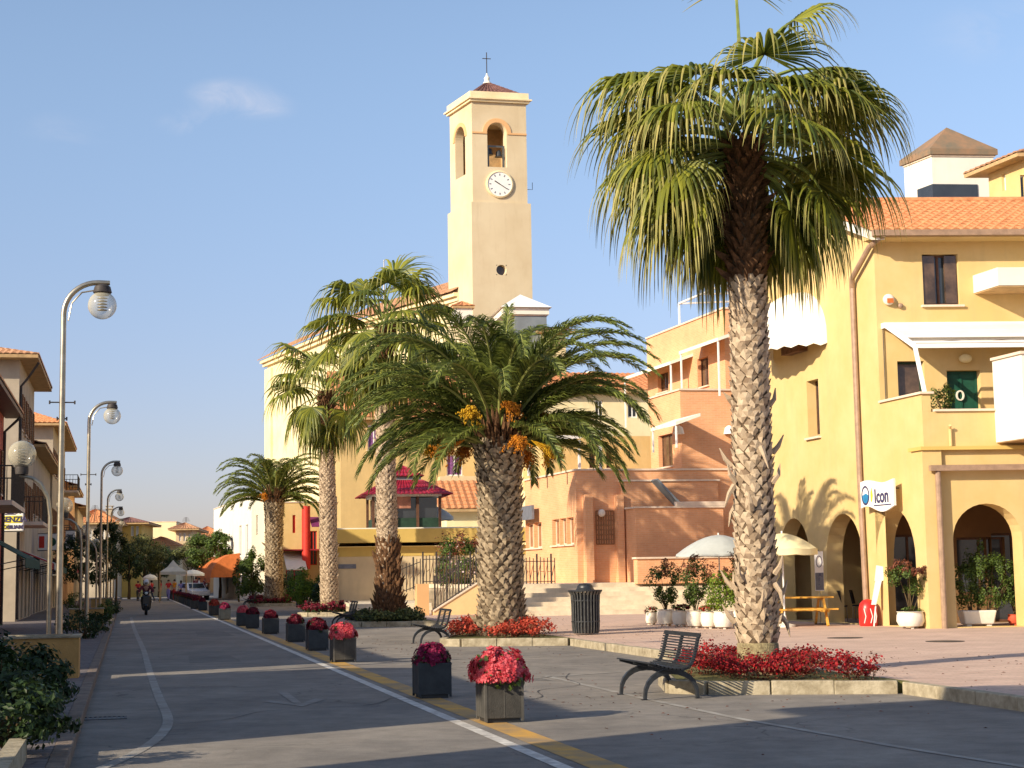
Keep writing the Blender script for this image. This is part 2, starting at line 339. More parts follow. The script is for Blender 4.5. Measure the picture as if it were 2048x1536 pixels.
# ------------------------------------------------------------------ material library
M['asphalt'] = mat('asphalt', (0.268, 0.236, 0.196), 0.92, 0.08, 0.45, 0.5, 90, col2=(0.195, 0.174, 0.150), detail=12)
def asphalt_detail(m):
    n = m.node_tree; b = n.nodes['Principled BSDF']; src = b.inputs['Base Color'].links[0].from_socket; t_ = n.nodes.new('ShaderNodeTexCoord')
    vo = n.nodes.new('ShaderNodeTexVoronoi'); vo.feature = 'DISTANCE_TO_EDGE'; vo.inputs['Scale'].default_value = 0.42
    wn = n.nodes.new('ShaderNodeTexNoise'); wn.inputs['Scale'].default_value = 1.6; wn.inputs['Detail'].default_value = 8
    av = n.nodes.new('ShaderNodeVectorMath'); av.operation = 'MULTIPLY_ADD'; av.inputs[1].default_value = (.9, .9, .9)
    n.links.new(t_.outputs['Object'], wn.inputs['Vector']); n.links.new(wn.outputs['Color'], av.inputs[0]); n.links.new(t_.outputs['Object'], av.inputs[2]); n.links.new(av.outputs[0], vo.inputs['Vector'])
    mr = n.nodes.new('ShaderNodeMapRange'); mr.inputs['From Min'].default_value = 0.0; mr.inputs['From Max'].default_value = 0.012; mr.inputs['To Min'].default_value = 0.55; mr.inputs['To Max'].default_value = 1.0; n.links.new(vo.outputs['Distance'], mr.inputs['Value'])
    mk = n.nodes.new('ShaderNodeTexNoise'); mk.inputs['Scale'].default_value = 0.16; n.links.new(t_.outputs['Object'], mk.inputs['Vector'])
    mk2 = n.nodes.new('ShaderNodeMapRange'); mk2.inputs['From Min'].default_value = 0.48; mk2.inputs['From Max'].default_value = 0.56; n.links.new(mk.outputs['Fac'], mk2.inputs['Value'])
    mc = n.nodes.new('ShaderNodeMix'); mc.data_type = 'FLOAT'; mc.inputs['A'].default_value = 1.0; n.links.new(mk2.outputs[0], mc.inputs['Factor']); n.links.new(mr.outputs[0], mc.inputs['B'])
    # oil spots and scuffs
    sp = n.nodes.new('ShaderNodeTexNoise'); sp.inputs['Scale'].default_value = 2.3; sp.inputs['Detail'].default_value = 12; sp.inputs['Roughness'].default_value = 0.75; n.links.new(t_.outputs['Object'], sp.inputs['Vector'])
    s2 = n.nodes.new('ShaderNodeMapRange'); s2.inputs['From Min'].default_value = 0.35; s2.inputs['From Max'].default_value = 0.68; s2.inputs['To Min'].default_value = 1.12; s2.inputs['To Max'].default_value = 0.74; n.links.new(sp.outputs['Fac'], s2.inputs['Value'])
    gr = n.nodes.new('ShaderNodeTexNoise'); gr.inputs['Scale'].default_value = 55; gr.inputs['Detail'].default_value = 3; n.links.new(t_.outputs['Object'], gr.inputs['Vector'])
    g2 = n.nodes.new('ShaderNodeMapRange'); g2.inputs['To Min'].default_value = 0.78; g2.inputs['To Max'].default_value = 1.22; n.links.new(gr.outputs['Fac'], g2.inputs['Value'])
    # long streaks worn by tyres along the street
    mp3 = n.nodes.new('ShaderNodeMapping'); mp3.inputs['Rotation'].default_value = (0, 0, -0.2295); mp3.inputs['Scale'].default_value = (1.1, .03, 1); n.links.new(t_.outputs['Object'], mp3.inputs['Vector'])
    st = n.nodes.new('ShaderNodeTexNoise'); st.inputs['Scale'].default_value = 1.0; st.inputs['Detail'].default_value = 5; n.links.new(mp3.outputs[0], st.inputs['Vector'])
    s3 = n.nodes.new('ShaderNodeMapRange'); s3.inputs['To Min'].default_value = 0.84; s3.inputs['To Max'].default_value = 1.16; n.links.new(st.outputs['Fac'], s3.inputs['Value'])
    prod = mc.outputs[0]
    for o_ in (s2.outputs[0], g2.outputs[0], s3.outputs[0]):
        mm = n.nodes.new('ShaderNodeMath'); mm.operation = 'MULTIPLY'; n.links.new(prod, mm.inputs[0]); n.links.new(o_, mm.inputs[1]); prod = mm.outputs[0]
    fx = n.nodes.new('ShaderNodeMix'); fx.data_type = 'RGBA'; fx.blend_type = 'MULTIPLY'; fx.inputs['Factor'].default_value = 1; n.links.new(src, fx.inputs['A']); n.links.new(prod, fx.inputs['B']); n.links.new(fx.outputs['Result'], b.inputs['Base Color'])
asphalt_detail(M['asphalt'])
M['asphalt_pale'] = mat('asphalt_pale', (0.31, 0.275, 0.225), 0.92, 0.1, 0.5, 0.4, 70, col2=(0.22, 0.195, 0.165), detail=10)
M['dust'] = mat('dust', (0.30, 0.25, 0.19), 0.95, 0.1, 0.05, 0.2, 20)
M['white_paint'] = mat('white_paint', (0.70, 0.66, 0.58), 0.7, 0.05, 5, 0.2, 60, col2=(0.34, 0.31, 0.27), detail=9)
M['faded_paint'] = mat('faded_paint', (0.36, 0.335, 0.29), 0.85, 0.05, 3.0, 0.2, 60, col2=(0.225, 0.20, 0.17), detail=9)
M['ghost_paint'] = mat('ghost_paint', (0.29, 0.265, 0.23), 0.88, 0.05, 4.0, 0.2, 60, col2=(0.21, 0.187, 0.16), detail=9)
M['yellow_paint'] = mat('yellow_paint', (0.62, 0.33, 0.05), 0.75, 0.05, 1.5, 0.2, 60, col2=(0.26, 0.20, 0.13), detail=9)
M['kerb'] = mat('kerb', (0.42, 0.36, 0.25), 0.9, 0.1, 6, 0.5, 30, col2=(0.25, 0.205, 0.13), detail=9)
M['kerb_dark'] = mat('kerb_dark', (0.22, 0.17, 0.13), 0.9, 0.1, 6, 0.4, 40, col2=(0.13, 0.10, 0.08), detail=9)
M['plaza'] = brickmat('plaza', (0.66, 0.47, 0.36), (0.57, 0.39, 0.30), (0.48, 0.36, 0.28), 0.30, 0.15, 0.008, axis='floor')
M['pave'] = brickmat('pave', (0.21, 0.18, 0.165), (0.16, 0.135, 0.13), (0.10, 0.09, 0.085), 0.4, 0.2, 0.012, axis='floor')
M['step'] = mat('step', (0.74, 0.62, 0.45), 0.8, 0.06, 2.0, 0.2, 30, col2=(0.58, 0.48, 0.34))
M['soil'] = mat('soil', (0.09, 0.065, 0.04), 1.0, 0.3, 12, 0.8, 40)
M['turf'] = mat('turf', (0.16, 0.14, 0.05), 1.0, 0.3, 8, 0.8, 40, col2=(0.06, 0.07, 0.02))
Y1 = (0.65, 0.475, 0.215)
M['yellow_wall'] = mat('yellow_wall', Y1, 0.9, 0.03, 0.8, 0.25, 120, col2=(0.61, 0.43, 0.17), wear=((0.50, 0.37, 0.18), 0.42))
M['terra'] = brickmat('terra', (0.80, 0.41, 0.20), (0.75, 0.36, 0.17), (0.76, 0.45, 0.27), 0.26, 0.07, 0.009)
M['terra_trim'] = mat('terra_trim', (0.72, 0.58, 0.44), 0.85, 0.05, 3)
M['grate'] = mat('grate', (0.33, 0.16, 0.075), 0.9, 0.1, 3)
M['cream'] = mat('cream', (0.80, 0.69, 0.42), 0.9, 0.03, 0.6, 0.2, 60, col2=(0.74, 0.61, 0.34), wear=((0.60, 0.46, 0.26), 0.30))
M['tower'] = mat('tower', (0.65, 0.54, 0.355), 0.9, 0.03, 0.25, 0.2, 40, col2=(0.585, 0.465, 0.29), wear=((0.46, 0.35, 0.20), 0.40))
M['tower_pale'] = mat('tower_pale', (0.84, 0.70, 0.44), 0.9, 0.03, 0.5, col2=(0.74, 0.58, 0.33))
M['peach'] = mat('peach', (0.72, 0.42, 0.19), 0.9, 0.04, 0.6, wear=((0.5, 0.3, 0.15), 0.3))
M['white_wall'] = mat('white_wall', (0.76, 0.72, 0.62), 0.85, 0.03, 0.9, 0.1, 40, wear=((0.55, 0.50, 0.40), 0.2))
M['white'] = mat('white', (0.82, 0.81, 0.77), 0.5, 0.03, 2)
M['tan'] = mat('tan', (0.58, 0.41, 0.18), 0.9, 0.05, 0.5, 0.2, 40, wear=((0.42, 0.27, 0.10), 0.3))
M['ochre'] = mat('ochre', (0.60, 0.42, 0.12), 0.9, 0.05, 0.7, 0.2, 40, wear=((0.5, 0.33, 0.1), 0.3))
M['beige'] = mat('beige', (0.62, 0.49, 0.30), 0.9, 0.06, 0.6, 0.2, 40, wear=((0.42, 0.34, 0.22), 0.4))
M['greywall'] = mat('greywall', (0.20, 0.23, 0.25), 0.9, 0.1, 0.6)
M['redwall'] = mat('redwall', (0.46, 0.115, 0.07), 0.9, 0.08, 0.8, 0.2, 30)
M['palewall'] = mat('palewall', (0.46, 0.39, 0.29), 0.9, 0.08, 0.7, 0.2, 30, wear=((0.3, 0.25, 0.2), 0.4))
M['greypl'] = mat('greypl', (0.34, 0.305, 0.27), 0.9, 0.08, 0.7, 0.2, 30, wear=((0.2, 0.17, 0.15), 0.5))
M['tile'] = mat('tile', (0.62, 0.275, 0.12), 0.85, 0.1, 5.0, 0.3, 25, col2=(0.46, 0.185, 0.075), wear=((0.32, 0.14, 0.07), 0.35))
M['tile_old'] = mat('tile_old', (0.50, 0.28, 0.155), 0.9, 0.15, 5.0, 0.3, 25, col2=(0.28, 0.13, 0.07))
M['tile_dark'] = mat('tile_dark', (0.20, 0.10, 0.085), 0.9, 0.15, 4.0, col2=(0.12, 0.055, 0.05))
M['copper'] = mat('copper', (0.27, 0.16, 0.09), 0.6, 0.15, 1.2, 0.1, 20, col2=(0.17, 0.145, 0.10))
M['soffit'] = mat('soffit', (0.50, 0.33, 0.16), 0.9, 0.1, 3)
M['ochre_l'] = mat('ochre_light', (0.78, 0.54, 0.27), 0.9, 0.05, 0.7, 0.2, 40, wear=((0.5, 0.36, 0.2), 0.3))
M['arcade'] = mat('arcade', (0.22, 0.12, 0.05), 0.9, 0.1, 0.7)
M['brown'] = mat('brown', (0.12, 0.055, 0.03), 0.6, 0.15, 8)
M['brownmetal'] = mat('brownmetal', (0.34, 0.22, 0.14), 0.5, 0.1, 6, spec=0.5)
M['wood'] = mat('wood', (0.72, 0.40, 0.07), 0.6, 0.1, 9, 0.2, 40, col2=(0.5, 0.25, 0.04))
M['shutter_wood'] = mat('shutter_wood', (0.20, 0.075, 0.03), 0.6, 0.15, 9)
M['green_paint'] = mat('green_paint', (0.012, 0.075, 0.045), 0.5, 0.15, 4)
M['dark_green'] = mat('dark_green', (0.02, 0.05, 0.03), 0.6, 0.15, 4)
M['glass'] = mat('glass', (0.035, 0.04, 0.045), 0.08, 0.1, 1.0, spec=0.8)
M['glass_brown'] = mat('glass_brown', (0.10, 0.06, 0.035), 0.12, 0.25, 2.0, spec=0.7)
M['curtain'] = mat('curtain', (0.22, 0.085, 0.24), 0.9, 0.2, 8)
M['pinkpanel'] = mat('pinkpanel', (0.45, 0.20, 0.13), 0.9, 0.2, 2)
M['metal'] = mat('metal', (0.42, 0.37, 0.28), 0.36, 0.1, 6, metal=0.85, spec=0.6)
M['darkmetal'] = mat('darkmetal', (0.025, 0.028, 0.032), 0.42, 0.15, 20, spec=0.5, bump=0.1)
M['iron'] = mat('iron', (0.06, 0.05, 0.045), 0.6, 0.2, 10)
M['greymetal'] = mat('greymetal', (0.13, 0.13, 0.12), 0.35, 0.15, 8, metal=0.4, spec=0.5)
M['rustbrown'] = mat('rustbrown', (0.17, 0.08, 0.04), 0.7, 0.2, 8)
M['planter'] = mat('planter', (0.062, 0.058, 0.050), 0.75, 0.12, 5, 0.3, 60, wear=((0.125, 0.11, 0.09), 0.5))
M['planter_joint'] = mat('planter_joint', (0.10, 0.093, 0.08), 0.8, 0.1, 5)
M['ochrebox'] = mat('ochrebox', (0.52, 0.30, 0.10), 0.9, 0.08, 2, 0.3, 40, wear=((0.3, 0.17, 0.07), 0.3))
M['potwhite'] = mat('potwhite', (0.80, 0.74, 0.62), 0.7, 0.05, 3, 0.1, 30, wear=((0.45, 0.38, 0.28), 0.4))
M['potred'] = mat('potred', (0.55, 0.09, 0.04), 0.7, 0.1, 5)
M['redplastic'] = mat('redplastic', (0.66, 0.025, 0.02), 0.35, 0.05, 3, spec=0.5)
M['redpaint'] = mat('redpaint', (0.62, 0.045, 0.03), 0.5, 0.06, 3)
M['crimson'] = mat('crimson', (0.33, 0.018, 0.04), 0.45, 0.08, 3, spec=0.4)
M['canvas'] = mat('canvas', (0.84, 0.79, 0.66), 0.9, 0.03, 2, leaf=False)
M['canvas_grey'] = mat('canvas_grey', (0.46, 0.48, 0.45), 0.85, 0.05, 2)
M['canvas_cream'] = mat('canvas_cream', (0.82, 0.72, 0.42), 0.9, 0.04, 2)
M['canvas_orange'] = mat('canvas_orange', (0.50, 0.14, 0.035), 0.85, 0.08, 3)
M['canvas_purple'] = mat('canvas_purple', (0.16, 0.02, 0.10), 0.85, 0.08, 3)
M['canvas_red'] = mat('canvas_red', (0.30, 0.02, 0.03), 0.9, 0.1, 3)
M['canvas_green'] = mat('canvas_green', (0.02, 0.07, 0.055), 0.9, 0.1, 3)
M['signwhite'] = mat('signwhite', (0.85, 0.83, 0.78), 0.5, 0.02, 3)
M['signblue'] = mat('signblue', (0.03, 0.22, 0.45), 0.5, 0.1, 6)
M['signdark'] = mat('signdark', (0.05, 0.045, 0.12), 0.5, 0.1, 6)
M['signyellow'] = mat('signyellow', (0.72, 0.62, 0.05), 0.5, 0.1, 6)
M['signgrey'] = mat('signgrey', (0.16, 0.17, 0.2), 0.5, 0.1, 6)
M['black'] = mat('black', (0.015, 0.015, 0.016), 0.5, 0.1, 6)
M['rubber'] = mat('rubber', (0.02, 0.02, 0.02), 0.8, 0.1, 6)
M['blackpaint'] = mat('blackpaint', (0.015, 0.018, 0.022), 0.2, 0.05, 6, spec=0.6)
M['carwhite'] = mat('carwhite', (0.75, 0.75, 0.73), 0.25, 0.03, 1, spec=0.6)
M['lamp_lens'] = mat('lamp_lens', (0.8, 0.8, 0.75), 0.15, 0.03, 6, spec=0.6)
M['palm_far'] = mat('palm_leaf_fan', (0.27, 0.27, 0.030), 0.5, 0.2, leaf=0.34, col2=(0.055, 0.085, 0.014), spec=0.4)
M['palm_tip'] = mat('palm_tip', (0.42, 0.36, 0.11), 0.6, 0.2, leaf=0.30, col2=(0.12, 0.14, 0.03))
M['palm_feather'] = mat('palm_leaf_feather', (0.19, 0.225, 0.04), 0.5, 0.2, leaf=0.26, col2=(0.028, 0.046, 0.012), spec=0.4)
M['rachis'] = mat('rachis', (0.30, 0.32, 0.09), 0.6, 0.1, 6)
M['petiole'] = mat('petiole', (0.20, 0.24, 0.05), 0.5, 0.15, 6, spec=0.4)
M['boot'] = mat('boot', (0.58, 0.45, 0.305), 0.95, 0.1, 5, 0.5, 60, col2=(0.235, 0.16, 0.10), isl=True)
M['boot_grey'] = mat('boot_grey', (0.46, 0.36, 0.235), 0.95, 0.12, 7, 0.5, 60, col2=(0.13, 0.09, 0.052), isl=True)
M['bark'] = mat('bark', (0.16, 0.11, 0.065), 1.0, 0.2, 9, 0.9, 40, col2=(0.075, 0.048, 0.028))
M['fibre'] = mat('fibre', (0.17, 0.085, 0.038), 1.0, 0.2, 9, 0.9, 40, col2=(0.06, 0.03, 0.015))
M['trunkbase'] = mat('trunkbase', (0.33, 0.27, 0.14), 1.0, 0.15, 14, 1.0, 50, col2=(0.17, 0.13, 0.07), detail=8)
M['fruit'] = mat('fruit', (0.62, 0.24, 0.015), 0.6, 0.1, leaf=0.08, col2=(0.30, 0.09, 0.01))
M['fruit_y'] = mat('fruit_y', (0.62, 0.38, 0.02), 0.6, 0.1, leaf=0.1, col2=(0.40, 0.20, 0.01))
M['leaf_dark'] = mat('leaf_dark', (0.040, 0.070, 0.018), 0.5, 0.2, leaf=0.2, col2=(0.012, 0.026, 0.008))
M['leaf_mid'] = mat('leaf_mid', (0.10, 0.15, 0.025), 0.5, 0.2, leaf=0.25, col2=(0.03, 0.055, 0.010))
M['leaf_bright'] = mat('leaf_bright', (0.20, 0.27, 0.025), 0.5, 0.2, leaf=0.3, col2=(0.06, 0.11, 0.012))
M['leaf_olive'] = mat('leaf_olive', (0.15, 0.16, 0.045), 0.6, 0.2, leaf=0.22, col2=(0.035, 0.045, 0.014))
M['leaf_red'] = mat('leaf_red', (0.22, 0.07, 0.035), 0.5, 0.2, leaf=0.25, col2=(0.07, 0.03, 0.015))
M['fl_red'] = mat('flower_red', (0.36, 0.012, 0.014), 0.6, 0.2, leaf=0.2, col2=(0.10, 0.006, 0.010))
M['fl_pink'] = mat('flower_pink', (0.70, 0.15, 0.17), 0.6, 0.1, leaf=0.2, col2=(0.50, 0.018, 0.035))
M['fl_magenta'] = mat('flower_magenta', (0.34, 0.012, 0.075), 0.6, 0.1, leaf=0.2, col2=(0.10, 0.005, 0.03))
M['fl_dark'] = mat('flower_dark', (0.20, 0.008, 0.022), 0.6, 0.1, leaf=0.2, col2=(0.06, 0.003, 0.012))
M['fl_orange'] = mat('flower_orange', (0.52, 0.09, 0.045), 0.6, 0.1, leaf=0.2, col2=(0.32, 0.02, 0.012))
M['fl_white'] = mat('flower_white', (0.72, 0.62, 0.60), 0.6, 0.1, leaf=0.2, col2=(0.5, 0.3, 0.3))
M['stem'] = mat('stem', (0.11, 0.075, 0.035), 0.9, 0.1, 8)
M['skin'] = mat('skin', (0.52, 0.29, 0.19), 0.6, 0.03, 6)
M['hair'] = mat('hair', (0.03, 0.02, 0.014), 0.7, 0.1, 20)
for nm, c in dict(c_red=(0.50, 0.03, 0.03), c_pink=(0.78, 0.52, 0.50), c_blue=(0.06, 0.08, 0.28), c_orange=(0.78, 0.30, 0.02), c_white=(0.78, 0.76, 0.70), c_navy=(0.03, 0.04, 0.07), c_maroon=(0.16, 0.03, 0.04), c_grey=(0.07, 0.07, 0.075), c_khaki=(0.38, 0.30, 0.16), c_lilac=(0.24, 0.22, 0.45), c_green=(0.05, 0.25, 0.2)).items():
    M[nm] = mat(nm, c, 0.85, 0.08, 8)
# dull transparent acrylic of the lamp globes
def globe_mat():
    m = bpy.data.materials.new('globe_acrylic'); m.use_nodes = True; n = m.node_tree; b = n.nodes['Principled BSDF']
    b.inputs['Base Color'].default_value = (0.60, 0.55, 0.40, 1); b.inputs['Roughness'].default_value = 0.12; b.inputs['Specular IOR Level'].default_value = 0.6
    lw = n.nodes.new('ShaderNodeLayerWeight'); lw.inputs['Blend'].default_value = 0.35
    mr = n.nodes.new('ShaderNodeMapRange'); mr.inputs['To Min'].default_value = 0.28; mr.inputs['To Max'].default_value = 0.85
    n.links.new(lw.outputs['Facing'], mr.inputs['Value']); n.links.new(mr.outputs[0], b.inputs['Alpha']); return m
M['globe'] = globe_mat()
# ------------------------------------------------------------------ palms
def rot_about(v, ax, a): return Matrix.Rotation(a, 3, ax) @ v
def fan_leaf(mb, base, az, el, plen, size, rng, nseg=34, droop=1.0, detail=6, roll=0.0, petw=0.022):
    """petiole arching out of the crown, a pleated fan with free tips that hang"""
    base = Vector(base); h = Vector((cos(az), sin(az), 0)); pts = []; p = base.copy(); a = el; ns = 7
    for i in range(ns + 1):
        pts.append(p.copy()); p = p + (h * cos(a) + Vector((0, 0, sin(a)))) * (plen / ns); a -= droop * 0.11 + 0.02 * i * droop
    mb.cur = 1; mb.tube(pts, [petw * (1.5 - 0.8 * i / ns) for i in range(ns + 1)], 5, cap=False)
    tip = pts[-1]; d = (pts[-1] - pts[-2]).normalized()
    side = d.cross(Vector((0, 0, 1)))
    if side.length < 1e-3: side = Vector((-h.y, h.x, 0))
    side.normalize(); side = rot_about(side, d, roll); nrm = side.cross(d).normalized()
    A0 = radians(118); free = 0.47 + rng.uniform(-.05, .05); cup = 0.22
    mb.cur = 0
    for k in range(nseg):
        th = -A0 + 2 * A0 * (k + 0.5) / nseg; dth = A0 / nseg
        L = size * (0.72 + 0.28 * cos(th * 0.75)) * rng.uniform(0.85, 1.12)
        c = (d * cos(th) + side * sin(th)).normalized(); c = (c + nrm * (-cup * (1 - cos(th * 0.8)) + 0.03)).normalized()
        wdir = (side * cos(th) - d * sin(th)).normalized()
        row = []; q = tip.copy(); dirv = c.copy(); st = L * 1.42 / detail
        for i in range(detail + 1):
            u = i / detail; rr = u * L * 1.42
            if u < free: wd = rr * math.tan(dth) + 0.004
            else: wd = (free * L * 1.42 * math.tan(dth)) * (1 - (u - free) / (1.02 - free)) ** 0.8 * 0.72
            lift = nrm * (wd * 0.55)
            row.append((q - wdir * wd, q + lift, q + wdir * wd))
            g = 0.03 * droop if u < free * 0.8 else (0.45 + 0.45 * rng.random()) * droop
            dirv = (dirv + Vector((rng.uniform(-.03, .03), rng.uniform(-.03, .03), -g * (7.0 / detail)))).normalized(); q = q + dirv * st
        ids = []
        cut = int(free * detail) + 2
        for i, r3 in enumerate(row): ids.append([mb.a(x) for x in r3])
        for i in range(detail):
            mb.cur = 0 if i < cut else 2
            mb.fi((ids[i][0], ids[i+1][0], ids[i+1][1], ids[i][1])); mb.fi((ids[i][1], ids[i+1][1], ids[i+1][2], ids[i][2]))
        mb.cur = 0
def boots(mb, H, rfun, dz, wdt, rng, cfun=None, lift=0.05, z0=0.0, ragged=0.0, elong=1.6):
    z = z0; row = 0
    while z < H:
        r = rfun(z); n = max(6, int(2 * pi * r / wdt)); off = 0.5 * (row % 2)
        cx, cy = cfun(z) if cfun else (0, 0)
        for k in range(n):
            ph = 2 * pi * (k + off + rng.uniform(-.12, .12)) / n; zz = z + rng.uniform(-.15, .15) * dz
            o = Vector((cos(ph), sin(ph), 0)); t_ = Vector((-sin(ph), cos(ph), 0)); C = Vector((cx, cy, zz)) + o * r
            hw = wdt * 0.56 * rng.uniform(.85, 1.15); hh = dz * elong; lf = lift * rng.uniform(.6, 1.4)
            if rng.random() < ragged: lf *= 2.6; hh *= 1.5; hw *= .6
            tw = rng.uniform(-.25, .25) * hw
            top = C + Vector((0, 0, hh * .62)) + o * lf + t_ * tw; l = C - t_ * hw + Vector((0, 0, hh * .12)) - o * .005; rr = C + t_ * hw + Vector((0, 0, hh * .12)) - o * .005
            bot = C - Vector((0, 0, hh * .55)) - o * .01; mid = C + o * lf * .62 + Vector((0, 0, hh * .05)); tl = top - t_ * hw * .45 - Vector((0, 0, .01)); tr_ = top + t_ * hw * .45 - Vector((0, 0, .01))
            inn = C + Vector((0, 0, hh * .5)) - o * .02
            mb.face([bot, rr, mid]); mb.face([l, bot, mid]); mb.face([l, mid, tl]); mb.face([mid, rr, tr_]); mb.face([mid, tr_, tl]); mb.face([tl, tr_, inn])
        z += dz; row += 1
def fan_palm(label, loc, H, r0, r1, nleaf, size, seed, nseg=34, detail=6, lean=(0, 0), crown=None, group='palm trees in the flower beds along the street', name='fan_palm', special=(), low=-0.75, top=82, part=0.0):
    rng = random.Random(seed); t = thing(name, label, 'palm tree', loc, 0, group)
    def cf(z): return (lean[0] * z / H, lean[1] * z / H)
    def rf(z): return r0 + (r1 - r0) * min(1, z / H) + 0.04 * r0 * max(0, 1 - z / 0.7) ** 2
    mb = MB(); mb.tube([(cf(z)[0], cf(z)[1], z) for z in [H * i / 14 for i in range(15)]], [rf(H * i / 14) * 0.97 for i in range(15)], 18)
    tr = mb.build('trunk', M['bark'], t, smooth=True)
    mb = MB(); mb.lathe([(rf(0) * 1.05, 0), (rf(.2) * 1.04, .25), (rf(.4) * 1.03, 0.42), (rf(.5) * .98, .44)], 24); mb.build('root_flare', M['trunkbase'], tr, smooth=True)
    mb = MB(); boots(mb, H * 0.74, rf, 0.10, 0.155, rng, cf, 0.038, z0=0.5, ragged=0.03, elong=1.5); mb.build('leaf_base', M['boot'], tr)
    mb = MB(); boots(mb, H + .1, rf, 0.10, 0.13, rng, cf, 0.07, z0=H * 0.74, ragged=0.25); mb.build('fibre_sheath', M['fibre'], tr)
    mb = MB(); cx, cy = cf(H)
    for i in range(nleaf):
        u = (i + .5) / nleaf
        el = radians(top) - u * (radians(top) - low) + rng.uniform(-.1, .1); az = i * 2.39996 + rng.uniform(-.2, .2)
        if part and u > .42:                      # old leaves swept aside by the wind leave the trunk top bare
            f_ = cos(az + pi / 2)
            if f_ > .35: az += part * (1 if sin(az + pi / 2) > 0 else -1)
        bz = H + 0.45 - u * 0.95; pl = size * (0.95 + 0.45 * sin(pi * min(1, u * 1.1))) * rng.uniform(.85, 1.15)
        fan_leaf(mb, (cx + .1 * cos(az), cy + .1 * sin(az), bz), az, el, pl, size * rng.uniform(.85, 1.08), rng, nseg, droop=0.75 + 0.5 * u, detail=detail, roll=rng.uniform(-.35, .35))
    for (az, el, pl, sz, dr) in special:
        fan_leaf(mb, (cx, cy, H + .4), az, el, pl, sz, rng, nseg, droop=dr, detail=detail, petw=.028)
    mb.build('crown', [M['palm_far'], M['petiole'], M['palm_tip']], t)
    return t
def frond(mb, base, az, el, L, bend, rng, nl=70, ll=0.5, lw=0.03, twist=0.0, sbend=0.0):
    base = Vector(base); h = Vector((cos(az), sin(az), 0)); sd = Vector((-sin(az), cos(az), 0)); pts = [base.copy()]; a = el; n = 16; p = base.copy(); ds = []
    for i in range(n):
        dv = (h * cos(a) + Vector((0, 0, sin(a))) + sd * sbend * i / n).normalized(); ds.append(dv); p = p + dv * (L / n); pts.append(p.copy())
        a -= bend * (0.35 + 1.3 * (i / n)) / n
        a = max(a, -1.5)
    mb.cur = 1; mb.tube(pts, [0.045 * (1 - 0.9 * i / n) + 0.004 for i in range(n + 1)], 4, cap=False); mb.cur = 0
    for k in range(nl):
        u = 0.12 + 0.88 * (k + .5) / nl; x = u * n; i = min(n - 1, int(x)); P = pts[i].lerp(pts[i+1], x - i); d = ds[i]
        side = d.cross(Vector((0, 0, 1)));
        if side.length < .05: side = sd.copy()
        side.normalize(); nr = side.cross(d).normalized()
        le = ll * (min(1, (u - .04) * 5) * (1 - 0.62 * max(0, u - .45) / .55)) * rng.uniform(.85, 1.1)
        for sg in (-1, 1):
            for lay in range(1):
                v = (side * sg * 0.72 + d * (0.75 + 0.5 * u) + nr * rng.uniform(0.05, 0.55)).normalized(); e1 = P + v * le * .55; v2 = (v + Vector((0, 0, -0.45 - .35 * rng.random()))).normalized(); e2 = e1 + v2 * le * .5
                wv = (d * .8 + nr * rng.uniform(-.5, .5)).normalized() * lw * .5
                A, B, C, Dd = mb.a(P - wv * .6), mb.a(P + wv * .6), mb.a(e1 + wv), mb.a(e1 - wv); E = mb.a(e2)
                mb.fi((A, B, C, Dd)); mb.fi((Dd, C, E))
